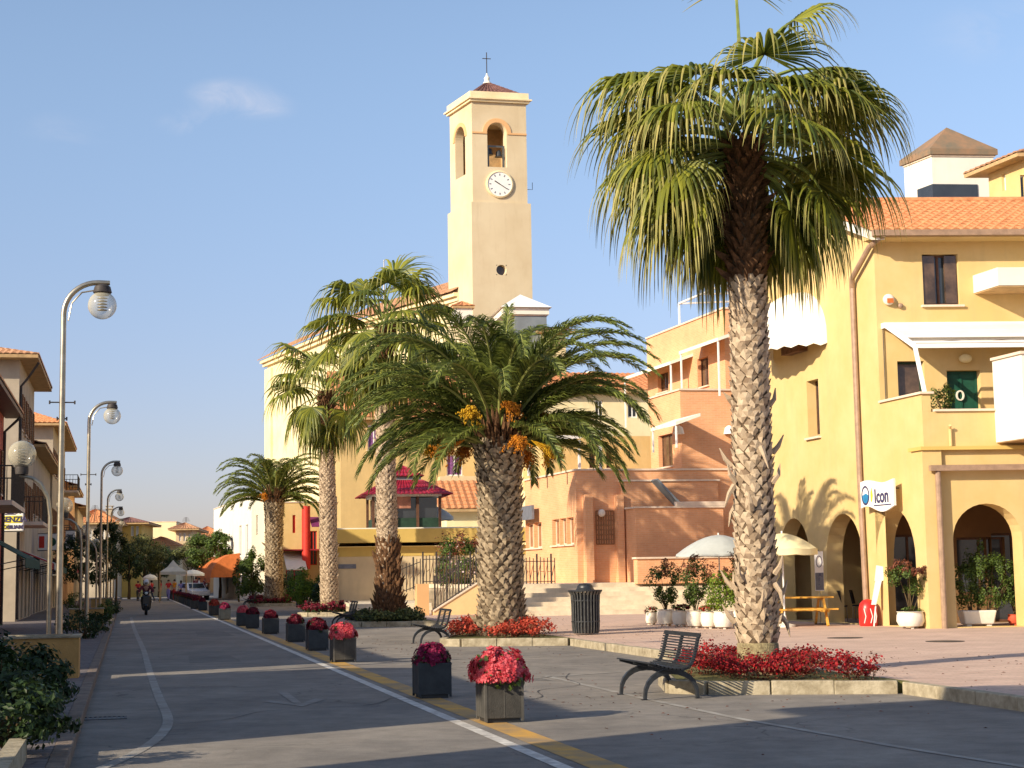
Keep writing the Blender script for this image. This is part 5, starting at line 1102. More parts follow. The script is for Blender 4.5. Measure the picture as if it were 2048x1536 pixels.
pxbox('town_house', 'far grey-beige house with overhanging tiled roof right of the long cream house', 'house', 351, 384, 1058, 180, 12, 'beige', 'tile_old', rise=.7, ov=.8, wins=((358, 1066, 362, 1082), (367, 1066, 371, 1082), (377, 1068, 380, 1082)), group=FG)
pxbox('town_house', 'far low brown terrace with white shutters below the cream house', 'house', 283, 352, 1092, 172, 8, 'beige', 'tile', rise=1.0, ov=.4, wins=((318, 1108, 322, 1124), (326, 1108, 330, 1124), (336, 1112, 342, 1128)), group=FG)
pxbox('town_house', 'farthest low house with red tiled roof, right of the grey-beige house', 'house', 384, 440, 1072, 200, 12, 'peach', 'tile', rise=1.2, ov=.5, wins=((400, 1085, 404, 1095), (415, 1085, 419, 1095)), group=FG)
# ------------------------------------------------------------------ right side, beyond the palms
r, fr, a1, H = pxbox('town_house', 'tall white house with slit windows and an orange shop awning beyond the palms', 'house', 503, 532, 990, 125, 26, 'white_wall', 'tile', beta=8, alpha=16.5, roof='flat', wins=((512, 1030, 516, 1070),), winsL=((478, 1052, 483, 1110), (491, 1050, 496, 1112), (457, 1068, 460, 1118), (446, 1068, 449, 1118), (488, 1145, 494, 1188), (470, 1142, 476, 1188), (452, 1142, 457, 1188)), shut=None)
b0, zt = fr.S(480, 1106); b1, _ = fr.S(444, 1108)
mb = MB(fr.L); N = 14
for k in range(N):
    u0, u1 = b0 + (b1 - b0) * k / N, b0 + (b1 - b0) * (k + 1) / N
    for j in range(5):
        f0, f1 = j / 5 * pi / 2, (j + 1) / 5 * pi / 2; z_ = lambda f: zt - 1.9 + 1.9 * cos(f); x_ = lambda f: -2.3 * sin(f) - .01
        mb.face([(x_(f0), u0, z_(f0)), (x_(f0), u1, z_(f0)), (x_(f1), u1, z_(f1)), (x_(f1), u0, z_(f1))])
    mb.face([(-2.31, u0, zt - 1.9), (-2.31, u1, zt - 1.9), (-2.31, u1, zt - 2.25 - .08 * (k % 2)), (-2.31, u0, zt - 2.25 - .08 * ((k + 1) % 2))])
for e in (b0, b1): mb.face([(-.01, e, zt - 1.9)] + [(-2.3 * sin(j * pi / 10) - .01, e, zt - 1.9 + 1.9 * cos(j * pi / 10)) for j in range(6)])
mb.build('awning', M['canvas_orange'], r)
r, fr, a1, H = pxbox('town_house', 'pale cream house with flat front between the white house and the leftmost date palm', 'house', 530, 566, 985, 122, 12, 'cream', 'tile', beta=8, roof='flat', wins=((541, 1040, 547, 1075), (556, 1040, 562, 1075)), shut=None)
r, fr, a1, H = pxbox('modern_building', 'modern yellow building with tall red pillars and a white canopy behind the fan palms', 'building', 566, 690, 1005, 108, 10, 'yellow_wall', 'tile', beta=8, alpha=14, roof='flat', wins=((585, 1030, 591, 1066), (620, 1062, 634, 1130), (638, 1062, 646, 1130), (572, 1140, 606, 1190), (652, 1040, 668, 1075)), shut=None, frame='redpaint')
for (px, pt, pb, wd) in ((612, 1012, 1138, .55), (648, 1058, 1130, .40)):
    a, zt = fr.F(px, pt, -1.0); _, zb = fr.F(px, pb, -1.0); mb = MB(fr.L); mb.tube([(a, -1.0, zb), (a, -1.0, zt)], wd / 2, 16); mb.build('pillar', M['redpaint'], r, smooth=True)
a0, z0_ = fr.F(566, 1104, -.02); a1_, _ = fr.F(606, 1104, -.02); mb = MB(fr.L); mb.hexa([(a0, -.01, z0_ - .06), (a1_, -.01, z0_ - .06), (a1_, -2.3, z0_ - 1.2), (a0, -2.3, z0_ - 1.2)], [(a0, -.01, z0_), (a1_, -.01, z0_), (a1_, -2.3, z0_ - 1.14), (a0, -2.3, z0_ - 1.14)]); mb.build('awning', M['canvas'], r)
a0, z0_ = fr.F(618, 1034, -.02); a1_, _ = fr.F(645, 1034, -.02); mb = MB(fr.L); mb.hexa([(a0, -.01, z0_ - .06), (a1_, -.01, z0_ - .06), (a1_, -1.5, z0_ - .7), (a0, -1.5, z0_ - .7)], [(a0, -.01, z0_), (a1_, -.01, z0_), (a1_, -1.5, z0_ - .62), (a0, -1.5, z0_ - .62)]); mb.build('awning', M['canvas_purple'], r)
a0, z0_ = fr.F(560, 1100, -1.0); a1_, _ = fr.F(655, 1100, -1.0); mb = MB(fr.L); mb.box(a0, -1.2, z0_ - .05, a1_, -.003, z0_ + .03); mb.build('canopy', M['canvas_red'], r)
# church: long cream nave wall receding from the tower
g = D(906, 1155, 114); fr = Fr((g.x, g.y), 14, 26.5); r = fr.root('church', 'large cream church with a long sloping clay eave behind the palms', 'church')
b1, zf = fr.S(535, 720); bm, zm = fr.S(700, 648); _, zn = fr.S(880, 600); print('church', b1, zf, zm, zn)
ztop = (zf + zm) / 2
mb = MB(fr.L)
Wd = 4.2
mb.face([(0, -2, 0), (0, b1, 0), (0, b1, zf), (0, bm, zm), (0, -2, zn)]); mb.face([(0, b1, 0), (Wd, b1, 0), (Wd, b1, zf), (0, b1, zf)]); mb.face([(Wd, -2, 0), (Wd, b1, 0), (Wd, b1, zf), (Wd, -2, zn)]); mb.face([(0, -2, 0), (Wd, -2, 0), (Wd, -2, zn), (0, -2, zn)])
mb.build('wall', M['cream'], r)
mb = MB(fr.L); mb.box(-.22, b1 - 1.6, 0, -.003, b1 + .15, zf - .9); mb.build('corner_pilaster', M['cream'], r)
mb = MB(fr.L)
P = [(b1 + .5, zf), (bm, zm), (-2, zn)]
for (p, q2) in zip(P[:-1], P[1:]):
    for (o1, o2, d0, d1) in ((-.55, -.003, -.32, -.05), (-.3, -.003, -.62, -.33)): mb.hexa([(o1, p[0], p[1] + d0), (o2, p[0], p[1] + d0), (o2, q2[0], q2[1] + d0), (o1, q2[0], q2[1] + d0)], [(o1, p[0], p[1] + d1), (o2, p[0], p[1] + d1), (o2, q2[0], q2[1] + d1), (o1, q2[0], q2[1] + d1)])
mb.build('cornice', M['tower_pale'], r)
mb = MB(fr.L); tile_roof(mb, (-.75, b1 + .6, zf - .02), (-.75, bm, zm - .02), (Wd / 2, b1 + .6, zf + 1.6), (Wd / 2, bm, zm + 1.6), .3, .5, sub=2); tile_roof(mb, (-.75, bm, zm - .02), (-.75, -2, zn - .02), (Wd / 2, bm, zm + 1.6), (Wd / 2, -2, zn + 1.6), .3, .5, sub=2); mb.build('roof', M['tile_old'], r)
# upper nave in warm render
ba, za = fr.S(736, 626, 2.5); bb, zb_ = fr.S(899, 577, 2.5); mb = MB(fr.L); mb.face([(2.5, ba, zf - 2), (2.5, bb, zf - 2), (2.5, bb, zb_), (2.5, ba, za)]); mb.face([(2.5, ba, zf - 2), (5, ba, zf - 2), (5, ba, za), (2.5, ba, za)]); mb.build('upper_wall', M['peach'], r)
mb = MB(fr.L); mb.hexa([(2.1, ba + .4, za), (5, ba + .4, za), (5, bb, zb_), (2.1, bb, zb_)], [(2.1, ba + .4, za + .22), (5, ba + .4, za + .22), (5, bb, zb_ + .22), (2.1, bb, zb_ + .22)]); mb.build('roof', M['tile_old'], r)
mb = MB(); p = D(768, 600, 122); q2 = D(768, 520, 122); mb.tube([p + Vector((0, 0, -4)), q2], [.09, .03], 6); tag(mb.build('antenna_mast', M['metal']), 'thin grey mast rising behind the fan palm crown, left of the tower', 'mast')
# bell tower
g = G(942, 1161, .15); g = D(955, 1155, 110); fr = Fr((g.x, g.y), 13, 25); r = fr.root('bell_tower', 'tall pale yellow church bell tower with clock, bells and a cross on top', 'bell tower')
FW = fr.F(1063, 480)[0]; a_c = fr.F(944, 480)[0]
g2 = fr.W(a_c, 0); fr = Fr((g2.x, g2.y), 13, 25); r.location = g2
FW = fr.F(1063, 480)[0]; SD = fr.S(896, 480)[0]; zl = fr.F(942, 403)[1]; zt = fr.F(942, 197)[1]
print('tower', FW, SD, zl, zt)
ins = .16
mb = MB(fr.L)
rc = fr.F(1003, 540); rr_ = .36
panel(mb, mapF(0), 0, FW, 0, rc[1] - rr_, (), .3); N = 20
panel(mb, mapF(0), 0, rc[0] - rr_, rc[1] - rr_, rc[1] + rr_); panel(mb, mapF(0), rc[0] + rr_, FW, rc[1] - rr_, rc[1] + rr_); panel(mb, mapF(0), 0, FW, rc[1] + rr_, zl)
for k in range(N):
    t0, t1 = 2*pi*k/N, 2*pi*(k+1)/N
    def sqp(t_): c_, s2 = cos(t_), sin(t_); m_ = max(abs(c_), abs(s2)); return (rc[0] + rr_*c_/m_, 0, rc[1] + rr_*s2/m_)
    c0 = (rc[0] + rr_*cos(t0), 0, rc[1] + rr_*sin(t0)); c1 = (rc[0] + rr_*cos(t1), 0, rc[1] + rr_*sin(t1)); mb.face([c0, sqp(t0), sqp(t1), c1]); mb.face([c0, c1, (c1[0], .35, c1[2]), (c0[0], .35, c0[2])])
panel(mb, mapL(0), 0, SD, 0, zl); panel(mb, mapR(FW), 0, SD, 0, zl); panel(mb, mapK(SD), 0, FW, 0, zl)
mb.face([(0, 0, zl), (FW, 0, zl), (FW, SD, zl), (0, SD, zl)])
lw_ = mb.build('shaft', M['tower'], r)
mb = MB(fr.L); mb.box(rc[0] - .4, .34, rc[1] - .4, rc[0] + .4, .36, rc[1] + .4); mb.build('round_window', M['glass_brown'], r)
au0, zat = fr.F(974, 245, ins); au1, zab = fr.F(1014, 335, ins); bu1, _ = fr.S(911, 350, ins); bu0, _ = fr.S(931, 350, ins); _, zbt = fr.S(921, 254, ins)
mb = MB(fr.L); x0, x1, y0, y1 = ins, FW - ins, ins, SD - ins
bh = (max(bu0, y0 + .3), zab - .3, min(bu1, y1 - .3), zbt, True); ah = (au0, zab, au1, zat, True)
panel(mb, mapF(y0), x0, x1, zl, zt, [ah], .55); panel(mb, mapL(x0), y0, y1, zl, zt, [bh], .55); panel(mb, mapR(x1), y0, y1, zl, zt); panel(mb, mapK(y1), x0, x1, zl, zt)
panel(mb, mapF(y0 + .55), x0 + .5, x1 - .5, zab - 1, zt, [ah], .02); panel(mb, mapL(x0 + .55), y0 + .5, y1 - .5, zab - 1, zt, [bh], .02)
mb.face([(x0, y0, zab - .3), (x1, y0, zab - .3), (x1, y1, zab - .3), (x0, y1, zab - .3)]); mb.face([(x0, y0, zat + .5), (x1, y0, zat + .5), (x1, y1, zat + .5), (x0, y1, zat + .5)])
up = mb.build('belfry', M['tower'], r)
mb = MB(fr.L); panel(mb, mapK(y1 - .3), x0 + .3, x1 - .3, zab - 1, zt); panel(mb, mapR(x1 - .3), y0 + .3, y1 - .3, zab - 1, zt); mb.build('belfry_interior', M['soffit'], r)
# arch surrounds and impost band
mb = MB(fr.L); rr2 = (au1 - au0) / 2; cc = (au0 + au1) / 2; zc = zat - rr2
for k in range(12):
    t0, t1 = pi*k/12, pi*(k+1)/12; ri, ro = rr2 + .03, rr2 + .32
    mb.hexa([(cc + ri*cos(t0), y0 - .05, zc + ri*sin(t0)), (cc + ro*cos(t0), y0 - .05, zc + ro*sin(t0)), (cc + ro*cos(t0), y0 - .002, zc + ro*sin(t0)), (cc + ri*cos(t0), y0 - .002, zc + ri*sin(t0))], [(cc + ri*cos(t1), y0 - .05, zc + ri*sin(t1)), (cc + ro*cos(t1), y0 - .05, zc + ro*sin(t1)), (cc + ro*cos(t1), y0 - .002, zc + ro*sin(t1)), (cc + ri*cos(t1), y0 - .002, zc + ri*sin(t1))])
mb.box(x0, y0 - .06, zc - .12, au0 - .03, y0 - .002, zc); mb.box(au1 + .03, y0 - .06, zc - .12, x1, y0 - .002, zc)
rb2 = (bh[2] - bh[0]) / 2; cb = (bh[0] + bh[2]) / 2; zc2 = zbt - rb2
for k in range(12):
    t0, t1 = pi*k/12, pi*(k+1)/12; ri, ro = rb2 + .03, rb2 + .3
    mb.hexa([(x0 - .05, cb + ri*cos(t0), zc2 + ri*sin(t0)), (x0 - .05, cb + ro*cos(t0), zc2 + ro*sin(t0)), (x0 - .002, cb + ro*cos(t0), zc2 + ro*sin(t0)), (x0 - .002, cb + ri*cos(t0), zc2 + ri*sin(t0))], [(x0 - .05, cb + ri*cos(t1), zc2 + ri*sin(t1)), (x0 - .05, cb + ro*cos(t1), zc2 + ro*sin(t1)), (x0 - .002, cb + ro*cos(t1), zc2 + ro*sin(t1)), (x0 - .002, cb + ri*cos(t1), zc2 + ri*sin(t1))])
mb.build('arch_surround', M['peach'], r)
mb = MB(fr.L); mb.box(-.15, -.15, zt, FW + .15, SD + .15, zt + .10); mb.box(-.02, -.02, zt - .16, FW + .02, SD + .02, zt - .002)
zp = fr.F(942, 181)[1]
mb.box(.02, .02, zt + .142, FW - .02, SD - .02, zp); mb.build('cornice', M['tower_pale'], r)
cx_, cy_ = FW / 2, SD / 2; zr = zp + .02; za = zr + 1.25; mb = MB(fr.L)
for (p, q2) in (((.35, .35), (FW-.35, .35)), ((FW-.35, .35), (FW-.35, SD-.35)), ((FW-.35, SD-.35), (.35, SD-.35)), ((.35, SD-.35), (.35, .35))): tile_roof(mb, (*p, zr), (*q2, zr), (cx_, cy_, za), (cx_ + .001, cy_ + .001, za), .3, .35, sub=3)
rf = mb.build('roof', M['tile_dark'], r)
mb = MB(fr.L); mb.lathe([(.30, 0), (.16, .22), (.2, .4), (.06, .62), (.05, .75)], 12, (cx_, cy_, za - .1)); mb.build('finial', M['potwhite'], rf, smooth=True)
mb = MB(fr.L); zq = fr.F(975, 105, cy_)[1]; mb.bar((cx_, cy_, za + .5), (cx_, cy_, zq), .045); mb.bar((cx_ - .3, cy_, zq - .45), (cx_ + .3, cy_, zq - .45), .045); mb.build('cross', M['iron'], rf)
for k, dx in enumerate((-.33, .33)):
    mb = MB(fr.L); mb.lathe([(.28, 0), (.22, .1), (.17, .36), (.10, .46), (.02, .5)], 16, (cc + dx, y0 + .5, zab + .95 - .12 * k)); mb.build('bell', M['darkmetal'], r, smooth=True)
mb = MB(fr.L); mb.box(au0 + .003, y0 + .35, zab + 1.48, au1 - .003, y0 + .45, zab + 1.6); mb.box(au0 + .1, y0 + .2, zab, au0 + .2, y0 + .3, zab + 1.47); mb.box(au1 - .2, y0 + .2, zab, au1 - .1, y0 + .3, zab + 1.47); mb.build('bell_frame', M['greymetal'], r)
# clock
c_, cz = fr.F(999, 369, ins); mb = MB(); mb.lathe([(.96, 0), (.96, .10), (.86, .14), (.84, .09)], 40); ck = mb.build('clock', M['tower_pale'], r, smooth=True)
L0 = fr.L((c_, ins, cz)); ck.location = (L0[0], L0[1] - .002, L0[2]); ck.rotation_euler = (pi/2, 0, 0)
mb = MB(); mb.lathe([(.84, 0.0), (.84, .095)], 40); mb.build('dial', M['signwhite'], ck)
mb = MB()
for k in range(12):
    a = 2 * pi * k / 12; mb.bar((.60 * sin(a), .60 * cos(a), .10), (.74 * sin(a), .74 * cos(a), .10), .065, .012)
mb.build('hour_marks', M['signgrey'], ck)
for nm, a, l, w2 in (('minute_hand', radians(122), .60, .05), ('hour_hand', radians(302), .42, .07)):
    mb = MB(); mb.bar((0, 0, .115), (l * sin(a), l * cos(a), .115), w2, .012); mb.build(nm, M['black'], ck)
mb = MB(fr.L); mb.tube([(FW + .0, .5, zl + 1.1), (FW + .35, .5, zl + 1.1), (FW + .35, .5, zl + 1.6)], .02, 5); mb.build('lightning_rod', M['iron'], r)
mb = MB(fr.L)
# small chimneyed roof at the foot of the tower
t, f2, a1, H = pxbox('roof_dormer', 'small pinkish rooftop block with pots against the foot of the bell tower', 'roof block', 916, 948, 612, 100, 2, 'white_wall', 'tile', beta=10, roof='hip', rise=.35, ov=.15, z0=17)
t, f2, a1, H = pxbox('town_house', 'grey-walled house with white hipped canopy roof to the right of the bell tower', 'house', 1038, 1098, 632, 98, 10, 'greywall', 'white', beta=10, roof='flat')
mb = MB(f2.L); a0c, zc0 = f2.F(1004, 614, -.2); a1c, _ = f2.F(1100, 614, -.2); _, zap = f2.F(1052, 588, 1.5)
mb.box(a0c + .05, -.15, H + .08, a1c - .05, 3.6, zc0 - .02); mb.build('parapet', M['white_wall'], t)
mb = MB(f2.L); ac = (a0c + a1c) / 2
B = [(a0c - .1, -.35, zc0), (a1c + .1, -.35, zc0), (a1c + .1, 3.9, zc0), (a0c - .1, 3.9, zc0)]
for k in range(4): mb.face([B[k], B[(k+1) % 4], (ac, 1.7, zap)])
mb.face(B); mb.build('canopy_roof', M['white'], t)
t, f2, a1, H = pxbox('town_house', 'pale house with sloping brown roof edge right of the grey-walled house', 'house', 1099, 1136, 660, 97, 9, 'cream', 'tile_dark', beta=10, roof='gable_b', rise=.8, ov=.6)
t, f2, a1, H = pxbox('town_house', 'house with bright orange tiled roof and chimney behind the date palm', 'house', 1090, 1330, 776, 88, 9, 'cream', 'tile', beta=12, roof='gable_b', rise=1.35, ov=.5, wins=((1255, 800, 1275, 835), (1190, 800, 1206, 835)), chim=((4.0, 4.0, 12.6),))
# tan building with the purple curtain behind the podium
t, f2, a1, H = pxbox('apartment_house', 'tan yellow apartment house with purple curtained window behind the kiosk', 'house', 682, 1058, 826, 92, 11, 'tan', 'tile', beta=9, roof='gable_b', rise=3.0, ov=.5, wins=((893, 910, 925, 951), (1008, 925, 1030, 960), (735, 850, 760, 900), (960, 850, 985, 900)), shut=None, winm='curtain')
a0c, zb_ = f2.F(880, 975, -1.2); a1c, ztc = f2.F(962, 952, -1.2); mb = MB(f2.L); mb.box(a0c, -1.2, zb_, a1c, -1.05, ztc); mb.box(a0c, -1.05, zb_, a0c + .15, -.003, ztc); mb.box(a0c + .15, -1.05, zb_, a1c, -.003, zb_ + .15); mb.build('balcony', M['beige'], t)
t, f2, a1, H = pxbox('low_house', 'low house with orange tile roof beside the kiosk', 'house', 895, 1000, 1008, 84, 5, 'cream', 'tile', beta=10, roof='gable_b', rise=1.3, ov=.5)
# ------------------------------------------------------------------ podium, kiosk, platform
g = D(676, 1160, 75); fr = Fr((g.x, g.y), 10, 8.5); r = fr.root('podium_building', 'low building with yellow fascia and beige wall carrying the red-roofed kiosk', 'building')
A1 = fr.F(1075, 1100)[0]; zt = fr.F(800, 1058)[1]; z1 = fr.F(800, 1085)[1]; z2 = fr.F(800, 1095)[1]; z3 = fr.F(800, 1112)[1]
mb = MB(fr.L); panel(mb, mapF(0), 0, A1, .5, z3 - .002); panel(mb, mapL(0), 0, 9, .5, z3 - .002); mb.build('wall', M['beige'], r)
mb = MB(fr.L); mb.box(-.02, -.02, z3, A1, 9, z2 + .05); mb.build('upper_wall', M['ochre'], r)
mb = MB(fr.L); mb.box(-.25, -.55, z1, A1, 9, zt); mb.build('fascia', M['ochre'], r)
mb = MB(fr.L); mb.box(-.3, -.35, zt + .002, A1, 9, zt + .06); mb.build('roof_slab', M['white_wall'], r)
a, z = fr.F(690, 1133, -.01); mb = MB(fr.L); mb.box(a - .3, -.03, z - .1, a + .5, -.003, z + .1); mb.build('plaque', M['signgrey'], r)
mb = MB(fr.L); mb.box(-.16, -.16, .5, -.04, -.05, zt + 1.5); mb.build('downpipe', M['iron'], r)
# kiosk
zk = zt + .06
for (ka, kb, sz, lb, hh) in ((fr.F(806, 1000, 3.2)[0], 3.2, 1.95, 'kiosk with crimson pyramid roof and dark glass sides on the podium', 1.45),):
    c = fr.W(ka, kb); t = thing('kiosk', lb, 'kiosk', (c.x, c.y, zk), fr.beta)
    mb = MB(); mb.box(-sz * .78, -sz * .78, 0, sz * .78, sz * .78, .5); mb.build('plinth', M['dark_green'], t)
    mb = MB(); mb.box(-sz * .74, -sz * .74, .502, sz * .74, sz * .74, hh); mb.build('glazing', M['glass'], t)
    for sx in (-1, -.33, .33, 1):
        for sy in (-1, 1):
            mb = MB(); mb.box(sx * sz * .80 - .06, sy * sz * .80 - .06, .0, sx * sz * .80 + .06, sy * sz * .80 + .06, hh + .05); mb.build('post', M['brown'], t)
    mb = MB(); mb.box(-sz * .55, -sz * .80, .95, sz * .1, -sz * .745, 1.55); mb.build('menu_panel', M['pinkpanel'], t)
    mb = MB(); mb.box(-sz * .84, -sz * .84, hh + .052, sz * .84, sz * .84, hh + .20); mb.build('beam', M['white_wall'], t)
    mb = MB(); o2 = sz * 1.08; E = [(-o2, -o2, hh + .12), (o2, -o2, hh + .12), (o2, o2, hh + .12), (-o2, o2, hh + .12)]; k2 = sz * .42; z5 = hh + .85; I = [(-k2, -k2, z5), (k2, -k2, z5), (k2, k2, z5), (-k2, k2, z5)]
    for k in range(4): tile_roof(mb, E[k], E[(k+1) % 4], I[k], I[(k+1) % 4], .22, .45, amp=.03, sub=3)
    z6 = z5 + .18; J = [(-k2 * 1.1, -k2 * 1.1, z6), (k2 * 1.1, -k2 * 1.1, z6), (k2 * 1.1, k2 * 1.1, z6), (-k2 * 1.1, k2 * 1.1, z6)]
    for k in range(4): tile_roof(mb, J[k], J[(k+1) % 4], (0, 0, z6 + .55), (.001, .001, z6 + .55), .22, .45, amp=.03, sub=3)
    mb.build('roof', M['crimson'], t); mb = MB(); mb.box(-k2 * .95, -k2 * .95, z5 - .05, k2 * .95, k2 * .95, z6); mb.build('lantern', M['greywall'], t)
c = fr.W(fr.F(866, 1052, 4)[0], 4); parasol('small grey closed-down parasol on the podium roof beside the kiosk', (c.x, c.y, zk), 1.0, 1.15, .62, M['canvas_grey'])
# platform with steps in front of the podium
g = D(700, 1160, 66); fr2 = Fr((g.x, g.y), 10, 8); A2 = fr2.F(862, 1200)[0]
mb = MB(lambda p: tuple(fr2.W(*p)))
for k in range(3): mb.box(-k * .0, -.9 + k * .32, .10, A2, 14, .29 + k * .13)
struct(mb.build('steps', M['step']))
# ochre stair wall with railing, then the wide pale steps
g = D(866, 1160, 62.5); fr3 = Fr((g.x, g.y), 10, 16); aE, zE = fr3.F(1048, 1166); _, zS = fr3.F(862, 1224); aM, zM = fr3.F(955, 1166)
r = fr3.root('stair_wall', 'ochre wall of the stair rising to the right behind the date palm', 'stair wall')
mb = MB(fr3.L); P = [(0, .1), (aE, .1), (aE, zE), (aM, zE), (0, zS)]
mb.hexa([(0, 0, .1), (aM, 0, .1), (aM, .3, .1), (0, .3, .1)], [(0, 0, zS), (aM, 0, zE), (aM, .3, zE), (0, .3, zS)]); mb.hexa([(aM, 0, .1), (aE, 0, .1), (aE, .3, .1), (aM, .3, .1)], [(aM, 0, zE), (aE, 0, zE), (aE, .3, zE), (aM, .3, zE)]); mb.build('wall', M['ochre_l'] if 'ochre_l' in M else M['peach'], r)
mb = MB(fr3.L); mb.hexa([(0, -.04, zS + .002), (aM, -.04, zE + .002), (aM, .34, zE + .002), (0, .34, zS + .002)], [(0, -.04, zS + .05), (aM, -.04, zE + .05), (aM, .34, zE + .05), (0, .34, zS + .05)]); mb.build('coping', M['terra_trim'], r)
aP, zP = fr3.F(834, 1168, 0); mb = MB(fr3.L); mb.box(aP, 0, .1, aP + .45, .4, zP); mb.build('pier', M['peach'], r)
def railing(label, fr, segs, h=1.0, st=.13, zig=True):
    r = fr.root('railing', label, 'railing'); mb = MB(fr.L); m2 = MB(fr.L)
    for (p, q2) in segs:
        p = Vector(p); q2 = Vector(q2); L_ = (q2 - p).length; n = int(L_ / st)
        for z in (.08, h - .12): mb.bar(p + Vector((0, 0, z)), q2 + Vector((0, 0, z)), .03)
        for k in range(n + 1):
            c = p.lerp(q2, k / n); tall = k % 4 == 0; mb.bar(c + Vector((0, 0, 0)), c + Vector((0, 0, h + (.16 if tall else .02 * (k % 3)))), .055 if tall else .028)
            if zig and k < n:
                c2 = p.lerp(q2, (k + 1) / n); m2.bar(c + Vector((0, 0, .15 + .3 * (k % 2))), c2 + Vector((0, 0, h - .2 - .3 * (k % 2))), .02)
    mb.build('bars', M['iron'], r)
    if zig: m2.build('lattice', M['rustbrown'], r)
    return r
railing('dark wrought iron railing on the ochre stair wall left of the date palm', fr3, [((.1, .15, zS + .05), (aM, .15, zE + .05)), ((aM, .15, zE + .05), (aM + .9, .15, zE + .05))], 1.15)
railing('dark lower railing beside the platform pier, left of the stair wall', fr3, [((aP - .6, .3, zP - .4), (aP + .2, .3, zP - .1))], 1.05)
railing('dark railing between the ochre pier and the stair wall', fr3, [((aP + .5, 1.2, zP - .0), (1.2, 1.2, zP + .0))], 1.05)
g = D(1044, 1160, 58.6); fr4 = Fr((g.x, g.y), 10, 16); AS = 26.0
mb = MB(lambda p: tuple(fr4.W(*p)))
for k in range(7): mb.box(0, k * .34, .10, AS, 60, .31 + k * .158)
struct(mb.build('steps', M['step']))
rl0, rz = fr4.F(1046, 1166, 3.0); rl1, _ = fr4.F(1110, 1166, 3.0)
railing('short rust-brown lattice railing at the top of the pale steps', fr4, [((rl0, 3.0, 1.26), (rl1, 3.0, 1.26))], .95)

# ------------------------------------------------------------------ terracotta building
g = D(1156, 1160, 63.5); fr = Fr((g.x, g.y), 11.5, 16.3); r = fr.root('terracotta_building', 'stepped terracotta brick building with roof terraces and white pergola frames', 'building')
ZB = 1.2
def bx(nm, mname, a0, a1, b0, b1, z0, z1, wins=(), winsL=(), cop=True, win_px=(), winL_px=(), glass='glass_brown', frame='brown'):
    hf = []; hl = []
    for (x0, y0, x1, y1) in win_px: u0, zt_ = fr.F(x0, y0, b0); u1, zb_ = fr.F(x1, y1, b0); hf.append((u0, zb_, u1, zt_))
    for (x0, y0, x1, y1) in winL_px: u0, zt_ = fr.S(x1, y0, a0); u1, zb_ = fr.S(x0, y1, a0); hl.append((u0, zb_, u1, zt_))
    mb = MB(fr.L); panel(mb, mapF(b0), a0, a1, z0, z1, hf, .25); panel(mb, mapL(a0), b0, b1, z0, z1, hl, .25); panel(mb, mapR(a1), b0, b1, z0, z1); panel(mb, mapK(b1), a0, a1, z0, z1); mb.face([(a0, b0, z1 - .3), (a1, b0, z1 - .3), (a1, b1, z1 - .3), (a0, b1, z1 - .3)])
    o = mb.build(nm, M[mname], r)
    if cop:
        mb = MB(fr.L); mb.box(a0 - .06, b0 - .06, z1 + .002, a1 + .06, b0 + .22, z1 + .07); mb.box(a0 - .06, b0 + .22, z1 + .002, a0 + .22, b1, z1 + .07); mb.build('coping', M['terra_trim'], r)
    for h in hf: window(r, fr.L, mapF(b0), h, M[frame], M[glass], dep=.2, sill=M['terra_trim'])
    for h in hl: window(r, fr.L, mapL(a0), h, M[frame], M[glass], dep=.2, sill=M['terra_trim'])
    return o
aC1 = fr.F(1470, 1000)[0]; zC = fr.F(1250, 941)[1]; bC = fr.S(1050, 1000)[0]
bx('ground_floor', 'terra', 0, aC1, 0, bC, ZB, zC, winL_px=((1105, 1038, 1118, 1091), (1120, 1036, 1132, 1090), (1134, 1034, 1147, 1089), (1052, 1046, 1066, 1097), (1069, 1044, 1083, 1096)), glass='grate', frame='terra_trim')
aB = fr.F(1362, 860, .35)[0]; zBt = fr.F(1400, 781, .35)[1]; bB = fr.S(1299, 800, aB)[0]
bx('first_floor', 'terra', aB, aC1 + 1, .35, bB, zC - .02, zBt, winL_px=((1318, 866, 1344, 936),))
aA = fr.F(1448, 650, .8)[0]; zA = fr.F(1450, 618, .8)[1]; bA = fr.S(1293, 677, aA)[0]; print('terra', aC1, zC, bC, aB, zBt, bB, aA, zA, bA)
bx('second_floor', 'terra', aA, aA + 7, .8, bA, zBt - .02, zA, winL_px=((1396, 712, 1416, 776), (1316, 742, 1336, 787)))
bx('terrace_room', 'yellow_wall', fr.F(1100, 905, 5)[0], aB + .5, 5.0, 9, zC - .32, fr.F(1200, 872, 5)[1], cop=False, win_px=((1178, 890, 1192, 936), (1212, 895, 1226, 936)))
aD = fr.F(1272, 1070, -1.4)[0]; zD = fr.F(1350, 1016, -1.4)[1]; aD1 = fr.F(1446, 1010, -1.4)[0]
bx('stair_block', 'terra', aD, aD1, -1.4, 2.0, ZB, zD)
mb = MB(fr.L); mb.box(fr.F(1352, 1000, -1.4)[0], -1.46, zD + .075, aD1 + .06, -1.2, zD + .24); mb.build('coping', M['terra_trim'], r)
aX = fr.F(1244, 1000, -.2)[0]; zX = fr.F(1250, 963, -.2)[1]; bx('stair_block', 'terra', aX, aD + 3.8, -.2, 3.0, ZB, zX)
aQ = fr.F(1275, 1140, -2.8)[0]; zQ = fr.F(1350, 1117, -2.8)[1]; bx('low_parapet', 'terra', aQ, aQ + 9, -2.8, -2.4, ZB, zQ)
aR = fr.F(1452, 960, .6)[0]
